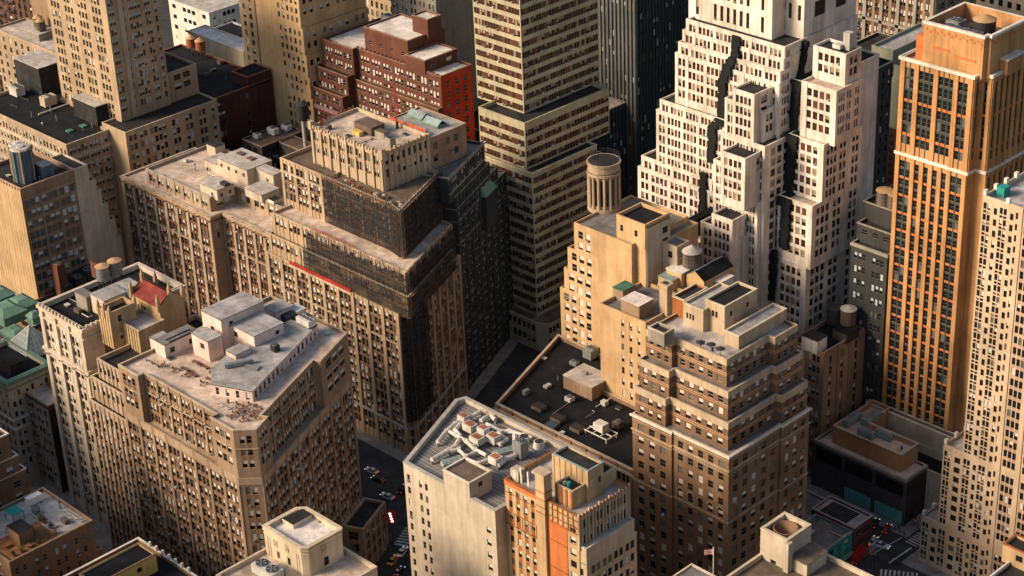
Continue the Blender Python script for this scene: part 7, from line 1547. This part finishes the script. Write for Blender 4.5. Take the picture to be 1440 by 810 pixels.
# flag on its pole
z = TH['zl']-1; p = P(1003, 812, z); x, y = p.x, p.y; zt = zat((x, y), 770); t = empty('flag_pole', (x, y, z), 'slim white flagpole with a small red and white flag before the banded building', 'flagpole')
G = Geo(); G.cyl(x, y, z, zt, 0.12, 0.08, 'white_paint', 8); G.cyl(x, y, zt, zt+0.25, 0.16, 0.02, 'yellow_paint', 8); G.obj('pole', t); G = Geo(); n_ = 7
for i in range(n_):
    za, zb = zt-0.4-i*0.22, zt-0.4-(i+1)*0.22
    for k in range(4):
        u0, u1 = k*0.5, (k+1)*0.5; w0, w1 = 0.16*sin(k*1.3), 0.16*sin((k+1)*1.3); G.face([(x-u0*.7, y-u0*.7+w0, zb), (x-u1*.7, y-u1*.7+w1, zb), (x-u1*.7, y-u1*.7+w1, za), (x-u0*.7, y-u0*.7+w0, za)], 'flag_cloth' if i % 2 == 0 else 'flag_white')
G.obj('flag', t)

# ------------------------------------------------------------------ netting, scaffold
def scaffold(name, pts, z0, z1, label, off=1.1, mats=('net_black',), plank='furniture_wood', px0=0.0, px1=1.0, red=None):
    """scaffold in front of the given polyline of wall corners"""
    t = empty(name, (pts[0][0], pts[0][1], z0), label, 'scaffold'); pl = [Vector(p) for p in pts]
    P_ = Geo(); K = Geo(); Nn = Geo()
    for a, b in zip(pl, pl[1:]):
        d = (b-a); L = d.length; d.normalize(); n = Vector((d.y, -d.x)); k = max(2, int(L/2.4))
        for i in range(k+1):
            for o in (0.35, off):
                q = a+d*(L*i/k)+n*o; P_.box(q.x-.07, q.x+.07, q.y-.07, q.y+.07, z0, z1+1.6+0.5*((i*7) % 3), 'dark_metal')
        zz = z0
        while zz < z1+0.5:
            A, B = a+n*0.3, b+n*0.3; C, D = b+n*off, a+n*off
            K.face([(A.x, A.y, zz), (D.x, D.y, zz), (C.x, C.y, zz), (B.x, B.y, zz)], plank); K.face([(D.x, D.y, zz-.12), (C.x, C.y, zz-.12), (C.x, C.y, zz+.02), (D.x, D.y, zz+.02)], plank)
            for hz in (0.6, 1.1): P_.tube([(D.x, D.y, zz+hz), (C.x, C.y, zz+hz)], 0.045, 'dark_metal', 4)
            zz += 2.1
        A, B = a+n*(off+0.08), b+n*(off+0.08)
        s_ = 8; 
        for i in range(s_):
            q0, q1 = A.lerp(B, i/s_), A.lerp(B, (i+1)/s_)
            j0, j1, j2 = n*rnd.uniform(-.25, .2), n*rnd.uniform(-.25, .2), n*rnd.uniform(-.1, .45); zm = (z0+z1)/2+rnd.uniform(-1, 1); zt_ = z1+rnd.uniform(-.6, 1.1)
            Nn.face([(*(q0+j0), z0), (*(q1+j1), z0), (*(q1+j2), zm), (*(q0+j2), zm)], mats[i % len(mats)]); Nn.face([(*(q0+j2), zm), (*(q1+j2), zm), (*(q1+j1), zt_), (*(q0+j0), zt_)], mats[(i+1) % len(mats)])
    o = P_.obj('standards', t); o['kind'] = 'stuff'; o = K.obj('deck', t); o['kind'] = 'stuff'; Nn.obj('netting', t)
    return t
zs = SC['zs']; tD, tC, tB, tA = SC['tD'], SC['tC'], SC['tB'], SC['tA']
def frac(a, b, f): return (a[0]+(b[0]-a[0])*f, a[1]+(b[1]-a[1])*f)
scaffold('netting_scaffold', [frac(tD[0], tD[1], 0.42), tD[1], tD[2], tD[3]], zs[2]+0.1, zs[3]-0.6, 'dark netted scaffold round the top storeys of the tan tower', mats=('net_thin', 'net_black'))
scaffold('netting_scaffold', [frac(tC[0], tC[1], 0.28), tC[1], tC[2]], zs[1]+0.1, zs[2]-1.6, 'dark netted scaffold below the cream ledge of the tan tower', off=1.0, mats=('net_thin', 'net_black'))
scaffold('netting_scaffold', [frac(tB[0], tB[1], 0.28), tB[1], tB[2]], zs[0]+0.1, zs[1]-0.2, 'brownish netted scaffold on the lowest setback of the tan tower', off=1.0, mats=('net_brown', 'net_black'))
scaffold('netting_scaffold', [tA[1], tA[2], frac(tA[2], tA[3], 0.3)], 12, zs[0]-1.0, 'tall dark netting down the rounded corner of the tan tower', off=0.8, mats=('net_black',))
# red and white hoarding on the ledge, orange rails
a, e = frac(tA[0], tA[1], 0.19), frac(tA[0], tA[1], 0.66); t = empty('ledge_hoarding', (a[0], a[1], zs[0]), 'long bright red netting with white skirt along the lowest setback', 'hoarding'); G = Geo(); G.box(a[0], e[0], a[1]-0.5, a[1]-0.42, zs[0]-0.1, zs[0]+1.1, 'red_net', bottom=True); G.obj('red_net', t); G = Geo(); G.box(a[0], e[0], a[1]-0.55, a[1]-0.45, zs[0]-0.9, zs[0]-0.15, 'coping_stone', bottom=True); G.obj('white_skirt', t)
a, e = frac(tC[0], tC[1], 0.33), frac(tC[0], tC[1], 0.62); t = empty('guard_rail', (a[0], a[1], zs[2]), 'thin red guard rail on the cream ledge of the netted tower', 'guard rail'); G = Geo()
for hz in (0.5, 1.0): G.tube([(a[0], a[1]+.3, zs[2]+hz), (e[0], a[1]+.3, zs[2]+hz)], 0.09, 'red_net', 4)
G.obj('rail', t)
for i in range(6): G = Geo(); xx = a[0]+(e[0]-a[0])*i/5; G.box(xx-.06, xx+.06, a[1]+.24, a[1]+.36, zs[2], zs[2]+1.1, 'red_net'); G.obj('post', t)
# rubble and materials on the netted tower terrace
rg = random.Random(3); zr = SC['r']
for i in range(26):
    f = rg.random(); px, py = 470+90*f+rg.uniform(-8, 8), 246+44*f+rg.uniform(-4, 6); p = P(px, py, zr)
    if not free(p.x, p.y, zr): continue
    s_ = rg.uniform(0.4, 1.1); m = rg.choice(['white_paint', 'pale_metal', 'coping_stone', 'roof_brown', 'rust'])
    t = empty('material_pile', (p.x, p.y, zr), 'small heap of %s on the netted tower terrace' % {'white_paint': 'white sacks', 'pale_metal': 'pale metal sheets', 'coping_stone': 'stone blocks', 'roof_brown': 'brown timber', 'rust': 'rusty scrap'}[m], 'building material', 'heaps of %s on the netted terrace' % m.replace('_', ' ')); G = Geo(); M = Matrix.Translation((p.x, p.y, 0)) @ Matrix.Rotation(rg.random()*3, 4, 'Z'); G.box(-s_, s_, -s_*.6, s_*.6, zr, zr+0.3*s_+.1, m, M=M); G.obj('lower_pack', t); G = Geo(); G.box(-s_*.7, s_*.5, -s_*.4, s_*.5, zr+0.3*s_+.1, zr+0.6*s_+.2, m, M=M); G.obj('upper_pack', t)

# black debris nets hung on the white stepped tower
def net_strip(path, w, label, thick=0.9):
    p0 = path[0]; t = empty('debris_net', (p0[0], p0[1], 0), label, 'debris net'); G = Geo()
    for (x, y, za, zb, ww) in path:
        for k in range(4):
            z0, z1 = za+(zb-za)*k/4, za+(zb-za)*(k+1)/4; j = rnd.uniform(-.25, .25); G.box(x-ww/2+j, x+ww/2+j, y-thick, y+0.2, z0, z1, 'black_net', bottom=True)
    G.obj('net_sheet', t)
def u_front(px, py):
    best = None
    for (x0, x1, y0, y1, z0, zt) in WS['b'].boxes:
        for q, ok in ((Py(px, py, y0), 0), (Px(px, py, x1), 1)):
            if q.z < z0-.2 or q.z > zt+.2: continue
            if (ok == 0 and x0-.2 <= q.x <= x1+.2) or (ok == 1 and y0 <= q.y <= y1):
                dd = (q-Vector((0, 0, CAM_H))).length
                if best is None or dd < best[0]: best = (dd, q)
    return best[1] if best else None
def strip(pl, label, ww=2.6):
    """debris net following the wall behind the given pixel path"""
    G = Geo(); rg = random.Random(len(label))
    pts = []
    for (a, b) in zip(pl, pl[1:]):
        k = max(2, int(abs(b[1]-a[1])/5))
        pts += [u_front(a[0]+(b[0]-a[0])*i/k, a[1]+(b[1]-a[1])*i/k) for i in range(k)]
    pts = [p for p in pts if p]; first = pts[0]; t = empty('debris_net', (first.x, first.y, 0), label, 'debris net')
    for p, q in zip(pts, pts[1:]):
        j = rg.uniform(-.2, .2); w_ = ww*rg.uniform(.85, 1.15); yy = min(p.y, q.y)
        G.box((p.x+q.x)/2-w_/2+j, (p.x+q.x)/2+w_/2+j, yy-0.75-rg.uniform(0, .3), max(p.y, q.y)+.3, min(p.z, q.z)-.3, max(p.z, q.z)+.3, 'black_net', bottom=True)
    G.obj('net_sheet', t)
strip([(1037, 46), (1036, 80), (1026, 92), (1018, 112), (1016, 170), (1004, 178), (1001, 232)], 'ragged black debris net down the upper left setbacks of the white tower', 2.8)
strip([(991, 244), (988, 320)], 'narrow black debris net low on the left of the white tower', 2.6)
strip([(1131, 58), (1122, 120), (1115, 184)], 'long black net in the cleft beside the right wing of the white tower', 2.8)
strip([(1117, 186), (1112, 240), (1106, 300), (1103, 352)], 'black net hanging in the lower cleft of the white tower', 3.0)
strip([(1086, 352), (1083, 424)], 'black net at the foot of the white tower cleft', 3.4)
# tan stain-coloured chase down the right wing
# ------------------------------------------------------------------ street level
def car(x, y, a, paint, label, kind='car', group=None):
    t = empty('parked_car' if kind == 'car' else kind, (x, y, 0.02), label, 'car' if kind == 'car' else 'truck', group); M = Matrix.Translation((x, y, 0.02)) @ Matrix.Rotation(a, 4, 'Z')
    def loft(secs, m, nm):
        G = Geo()
        for (x0, w0, z0, h0), (x1, w1, z1_, h1) in zip(secs, secs[1:]):
            A = [Vector(v) for v in ((x0, -w0, z0), (x0, w0, z0), (x0, w0*.94, h0), (x0, -w0*.94, h0))]; B = [Vector(v) for v in ((x1, -w1, z1_), (x1, w1, z1_), (x1, w1*.94, h1), (x1, -w1*.94, h1))]
            for i in range(4): G.face([M @ A[i], M @ A[(i+1) % 4], M @ B[(i+1) % 4], M @ B[i]], m)
        G.face([M @ v for v in A] if False else [M @ Vector(v) for v in ((secs[0][0], -secs[0][1], secs[0][2]), (secs[0][0], secs[0][1], secs[0][2]), (secs[0][0], secs[0][1]*.94, secs[0][3]), (secs[0][0], -secs[0][1]*.94, secs[0][3]))], m); s_ = secs[-1]
        G.face([M @ Vector(v) for v in ((s_[0], -s_[1], s_[2]), (s_[0], s_[1], s_[2]), (s_[0], s_[1]*.94, s_[3]), (s_[0], -s_[1]*.94, s_[3]))], m); return G.obj(nm, t)
    if kind == 'car':
        loft([(-2.3, .78, .35, .72), (-2.1, .9, .28, .92), (-1.2, .92, .26, .96), (0.9, .92, .26, .95), (1.9, .88, .28, .84), (2.25, .76, .36, .66)], paint, 'body'); loft([(-1.75, .78, .93, .97), (-1.15, .76, .93, 1.4), (0.1, .76, .93, 1.44), (0.95, .78, .93, .98)], 'glass_dark', 'cabin'); loft([(-1.05, .66, 1.4, 1.43), (0.0, .66, 1.43, 1.47)], paint, 'roof_panel')
        wx, wr = (-1.4, 1.4), 0.33; hl, tl = 2.22, -2.28
    else:
        loft([(-3.6, 1.15, .8, 3.1), (1.9, 1.15, .8, 3.1)], paint, 'cargo_box'); loft([(2.0, 1.0, .5, 2.3), (3.2, 1.0, .5, 2.2), (3.7, .95, .5, 1.5)], paint, 'cab'); loft([(3.1, .9, 1.55, 2.1), (3.5, .88, 1.5, 1.7)], 'glass_dark', 'windscreen'); loft([(-3.5, .5, .45, .8), (3.2, .5, .45, .8)], 'dark_metal', 'chassis')
        wx, wr = (-2.4, 2.6), 0.48; hl, tl = 3.68, -3.6
    for xx in wx:
        for s_ in (-1, 1):
            G = Geo(); N = 14; yw = s_*(0.9 if kind == 'car' else 1.1)
            rim = [M @ Vector((xx+wr*cos(2*pi*i/N), yw, wr+wr*sin(2*pi*i/N))) for i in range(N)]; rin = [M @ Vector((xx+wr*cos(2*pi*i/N), yw-s_*.2, wr+wr*sin(2*pi*i/N))) for i in range(N)]
            for i in range(N): G.face([rim[i], rim[(i+1) % N], rin[(i+1) % N], rin[i]], 'tyre')
            G.face(rim, 'tyre'); wo = G.obj('wheel', t); G = Geo(); G.face([M @ Vector((xx+wr*.6*cos(2*pi*i/N), yw+s_*.01, wr+wr*.6*sin(2*pi*i/N))) for i in range(N)], 'grey_metal'); g = G.obj('rim', t); g.parent = wo
            g.location = (0, 0, 0)
            g.data.transform(Matrix.Identity(4))
    for s_ in (-.6, .6):
        G = Geo(); G.box(hl-.05, hl+.05, s_-.16, s_+.16, .58, .74, 'lamp_white', bottom=True, M=M); G.obj('headlight', t); G = Geo(); G.box(tl-.04, tl+.04, s_-.16, s_+.16, .62, .8, 'lamp_red', bottom=True, M=M); G.obj('tail_light', t)
    return t
def gp(px, py): return P(px, py, 0)
for (px, py, a, pt, lab) in ((1240, 769, 0.15, 'car_paint_silver', 'silver car driving across the crossing below the peach tower'), (1227, 763, 1.75, 'car_paint_silver', 'silver car waiting in lane beside the red truck'), (1247, 746, 1.85, 'car_paint_red', 'dark red car by the kerb of the dark modern block'), (1230, 738, 1.85, 'car_paint_black', 'black car behind the dark red car at the kerb')):
    p = gp(px, py); car(p.x, p.y, a, pt, lab)
p = gp(1213, 786); car(p.x-0.5, p.y-0.5, 1.75, 'car_paint_red', 'bright red box truck in front of the teal shop', 'box_truck')
for i, (px, py, pt, lab) in enumerate(((523, 664, 'car_paint_silver', 'white car in the dark street behind the brown office block'), (545, 700, 'car_paint_silver', 'silver car passing under the round red sign'), (532, 676, 'car_paint_black', 'black car in the dark street behind the brown office block'), (553, 790, 'car_paint_yellow', 'yellow cab on the diagonal avenue'), (566, 778, 'car_paint_white', 'white car near the crosswalk on the diagonal avenue'), (562, 806, 'car_paint_black', 'black car on the diagonal avenue behind the yellow cab'), (566, 690, 'car_paint_black', 'black car parked in shadow on the diagonal avenue'))):
    p = gp(px, py); car(p.x, p.y, atan2(IB['d'][1], IB['d'][0])+(0 if i > 2 else 1.3), pt, lab)
def person(x, y, a, top, label, group, seed):
    t = empty('person', (x, y, 0.13), label, 'person', group); rg = random.Random(seed); s_ = rg.uniform(0.26, 0.4); M = Matrix.Translation((x, y, 0.13)) @ Matrix.Rotation(a, 4, 'Z')
    bm_v = [(0, 0, .95), (0, 0, 1.2), (0, 0, 1.42), (0, 0, 1.55), (0, 0, 1.66), (0, .1, .9), (s_, .1, .5), (s_*.7, .1, .06), (0, -.1, .9), (-s_*.5, -.1, .5), (-s_, -.1, .08), (0, .2, 1.38), (-.1, .26, 1.12), (.08, .25, .9), (0, -.2, 1.38), (.1, -.26, 1.12), (.2, -.25, .92)]
    ed = [(0, 1), (1, 2), (2, 3), (3, 4), (0, 5), (5, 6), (6, 7), (0, 8), (8, 9), (9, 10), (2, 11), (11, 12), (12, 13), (2, 14), (14, 15), (15, 16)]
    rad = [.15, .16, .17, .07, .1, .1, .08, .06, .1, .08, .06, .08, .06, .045, .08, .06, .045]
    G = Geo(); vs_ = [M @ Vector(v) for v in bm_v]; tops = {1, 2, 11, 12, 13, 14, 15, 16, 0}
    for i, j in ed:                     # one tapered body mesh
        p0, p1 = vs_[i], vs_[j]; d = (p1-p0).normalized(); u = d.cross(Vector((0.31, 0.77, 0.55))).normalized(); v = d.cross(u); N = 7
        A = [p0+(u*cos(2*pi*k/N)+v*sin(2*pi*k/N))*rad[i] for k in range(N)]; B = [p1+(u*cos(2*pi*k/N)+v*sin(2*pi*k/N))*rad[j] for k in range(N)]
        m = 'skin' if j in (3, 4) else (top if j in tops else 'cloth_dark')
        for k in range(N): G.face([A[k], A[(k+1) % N], B[(k+1) % N], B[k]], m)
        G.face(B, m)
    hd = vs_[4]
    for zz in range(3):
        G.cyl(hd.x, hd.y, hd.z-.1+zz*.08, hd.z-.02+zz*.08, (.085, .105, .1)[zz], (.105, .1, .04)[zz], 'skin' if zz < 1 else 'cloth_dark', 8)
    G.obj('body', t)
rg = random.Random(11); cl = ['cloth_white', 'cloth_dark', 'cloth_red', 'cloth_blue']; nmz = {'cloth_white': 'white', 'cloth_dark': 'dark', 'cloth_red': 'red', 'cloth_blue': 'blue'}
for (px, py) in ((1249, 740), (1258, 747), (1263, 745), (1266, 750), (1271, 754), (1284, 742), (1287, 738), (1290, 744), (1262, 796), (1256, 792), (1287, 732)):
    p = gp(px, py); c = rg.choice(cl)
    if free(p.x, p.y, 0): person(p.x, p.y, rg.random()*6, c, 'person in %s top walking by the dark modern block' % nmz[c], 'walkers in %s by the dark modern block' % nmz[c], px)
for (px, py) in ((542, 778), (546, 772), (551, 767), (536, 782), (560, 775), (530, 790), (548, 784), (538, 770)):
    p = gp(px, py); c = rg.choice(cl)
    if free(p.x, p.y, 0): person(p.x, p.y, rg.random()*6, c, 'person in %s top walking on the diagonal avenue' % nmz[c], 'walkers in %s on the diagonal avenue' % nmz[c], px)
# ------------------------------------------------------------------ ground and streets
G = Geo(); G.face([(-2600, -600, 0), (1200, -600, 0), (1200, 3200, 0), (-2600, 3200, 0)], 'asphalt'); tag(G.obj('ground'), 'dark asphalt ground below the towers', None, kind='structure')
def slab(pts, name='pavement'):
    G = Geo(); G.prism(pts, 0, 0.13, 'pavement'); return tag(G.obj(name), 'grey paved sidewalk with raised kerb', None, kind='structure')
d, n = IB['d'], IB['n']
slab(offset([(IB['xL']-80, IB['yf']), IB['c2'], IB['e'], (IB['xL']-80, IB['e'][1])], 4.0)); slab(offset([SC['tA'][0], SC['tA'][1], SC['tA'][2], along(SC['tA'][2], d, 70), (SC['tA'][0][0], SC['tA'][2][1]+62)], 4.0))
a = P(700, 566, WZ); slab(offset([(a.x, BL['y0']), (-258, BL['y0']), (-258, 358), (P(785, 470, WZ).x, P(785, 470, WZ).y)], 4.0))
slab(offset([DU['pts'][0], (-252, DU['y0']), (-252, DU['yb']), DU['pts'][5], DU['pts'][6]], 3.5)); slab(offset(rc(DM['xL'], DM['x1'], DM['y0'], DM['y0']+20), 4.0)); slab(rc(PT['B'].x-3.0, PT['x0']+50, PT['y0']-4, PT['y0']+40)); slab(rc(SP['xr']-30, SP['xr']+2.4, SP['y0']-6, SP['ye']+1))
# painted lines and crosswalks
def stripes(p0, p1, wdt, n_, lab):
    a, b = Vector(p0[:2]), Vector(p1[:2]); dd = (b-a).normalized(); nn = Vector((-dd.y, dd.x)); t = tag(empty('crosswalk', (a.x, a.y, 0.005), lab, None), None, None, kind='structure'); L = (b-a).length
    if 'category' in t: del t['category']
    for i in range(n_):
        c = a+dd*(L*(i+0.25)/n_); e = c+dd*(L*0.5/n_); G = Geo(); G.face([(*(c-nn*wdt/2), 0.006), (*(e-nn*wdt/2), 0.006), (*(e+nn*wdt/2), 0.006), (*(c+nn*wdt/2), 0.006)], 'road_paint'); G.obj('stripe', t)
stripes(gp(1236, 806), gp(1292, 812), 4.0, 9, 'white striped crosswalk in front of the tank house'); stripes(gp(1280, 766), gp(1300, 752), 4.0, 6, 'white striped crosswalk beside the peach tower'); stripes(gp(563, 768), gp(580, 742), 4.0, 7, 'white striped crosswalk on the diagonal avenue')
for (p0, p1, wd, lab) in ((gp(1225, 780), gp(1268, 756), 0.25, 'line'), (gp(1250, 792), gp(1282, 770), 0.5, 'line'), (gp(1210, 776), gp(1240, 752), 0.2, 'line')):
    a, b = Vector(p0[:2]), Vector(p1[:2]); dd = (b-a).normalized(); nn = Vector((-dd.y, dd.x))*wd/2; G = Geo(); G.face([(*(a-nn), 0.006), (*(b-nn), 0.006), (*(b+nn), 0.006), (*(a+nn), 0.006)], 'road_paint'); tag(G.obj('lane_line'), 'painted white lane line on the asphalt', None, kind='structure')
# traffic light, round red sign
p = gp(1229, 800); x, y = p.x, p.y; t = empty('traffic_light', (x, y, 0), 'dark traffic light pole with yellow signal box near the red truck', 'traffic light'); G = Geo(); G.cyl(x, y, 0, 6.2, 0.12, 0.09, 'dark_metal', 8); G.tube([(x, y, 6.0), (x-3, y+1.5, 6.4)], 0.07, 'dark_metal'); G.obj('pole', t)
for k, (dx, dy, dz) in enumerate(((0, 0, 4.6), (-2.8, 1.4, 5.6))):
    G = Geo(); G.box(x+dx-.2, x+dx+.2, y+dy-.2, y+dy+.2, dz, dz+1.1, 'yellow_paint', bottom=True); sg = G.obj('signal_box', t); G = Geo(); G.cyl(x+dx, y+dy-.21, dz+.2, dz+.9, .12, .12, 'lamp_red' if k else 'dark_metal', 8); G.obj('lens', t)
q = along(IB['c2'], d, IB['LR']+9, n, -9); z = 11.5; p = P(550, 727, z); x, y = p.x, p.y
t = empty('round_sign', (x, y, 0), 'round glowing red sign with pale lettering above the avenue', 'sign'); G = Geo(); G.cyl(x, y, 0, z+2.2, 0.14, 0.12, 'dark_metal', 8); G.obj('post', t)
M = Matrix.Translation((x, y, z)) @ Matrix.Rotation(radians(44), 4, 'Z') @ Matrix.Rotation(radians(90), 4, 'X'); G = Geo(); N = 24
f1 = [M @ Vector((1.5*cos(2*pi*i/N), 2.2*sin(2*pi*i/N), 0.3)) for i in range(N)]; f0 = [M @ Vector((1.5*cos(2*pi*i/N), 2.2*sin(2*pi*i/N), -0.3)) for i in range(N)]
for i in range(N): G.face([f0[i], f0[(i+1) % N], f1[(i+1) % N], f1[i]], 'sign_red')
G.face(f1, 'sign_red'); G.face(f0[::-1], 'sign_red'); G.obj('disc', t)
for k in range(4):
    G = Geo(); v = 1.3-k*.85; G.face([M @ Vector((-.25+.17*k+.42*cos(2*pi*i/10), v+.34*sin(2*pi*i/10), .33)) for i in range(10)], 'neon_pink'); G.obj('glyph', t)
# street-level steel canopies at the avenue corner
# ------------------------------------------------------------------ windows: the largest in view one by one, the rest joined
from mathutils.bvhtree import BVHTree
TREE = BVHTree.FromPolygons(ALLV, ALLF)
cam_p = Vector((0, 0, CAM_H)); n_ind = n_all = 0
for b in BLDGS:
    cand = []; rest = []
    for i, wd in enumerate(b.wins):
        p = Vector(wd[0]); c = p+Vector((wd[7][0]*0.3, wd[7][1]*0.3, wd[3]*0.5)); v = cam_p-c
        k = v.x*wd[7][0]+v.y*wd[7][1]
        if k <= 0: rest.append(i); continue
        px, py = proj(c)
        if not (-6 < px < 1446 and -6 < py < 816): rest.append(i); continue
        hpx = wd[3]*FPX/v.length
        if TREE.ray_cast(cam_p, (c-cam_p).normalized(), v.length-0.5)[0] is not None: rest.append(i); continue
        cand.append((-(wd[2]*wd[3]*k/v.length**3), i))
    cand.sort(); ind = [i for _, i in cand[:300]]; rest += [i for _, i in cand[300:]]
    n_ind += len(ind); n_all += len(b.wins)
    bl = b.root.location
    # air conditioners in some of the old sash windows
    if b.frame in ('frame_tan', 'frame_white', 'frame_brown') and b.wins:
        g = Geo()
        for i, (p, ang, w_, h_, var, fr, gl, nn) in enumerate(b.wins):
            if b.rng.random() < 0.08 and 0.6 < w_ < 3 and h_ > 1.2:
                M = Matrix.Translation(p) @ Matrix.Rotation(ang, 4, 'Z'); k = min(0.34, w_*0.4); g.box(-k, k, -0.62, 0.0, 0.04, 0.46, b.rng.choice(('pale_metal', 'grey_metal', 'grey_metal')), bottom=True, M=M)
        if g.f: o = g.obj('window_coolers', b.root); o['kind'] = 'stuff'
    for i in ind:
        p, ang, w_, h_, var, fr, gl, nn = b.wins[i]
        o = bpy.data.objects.new('window', win_mesh(w_, h_, var, fr, gl)); o.parent = b.root
        o.location = (p[0]-bl.x, p[1]-bl.y, p[2]-bl.z); o.rotation_euler = (0, 0, ang); COL.objects.link(o)
    if rest:
        g = Geo()
        for i in rest:
            p, ang, w_, h_, var, fr, gl, nn = b.wins[i]
            win_geo(g, w_, h_, var, fr, gl, Matrix.Translation(p) @ Matrix.Rotation(ang, 4, 'Z'))
        o = g.obj('window_rows', b.root); o['kind'] = 'stuff'
print('windows', len(ALLF), 'faces'); print('windows', n_ind, 'of', n_all)
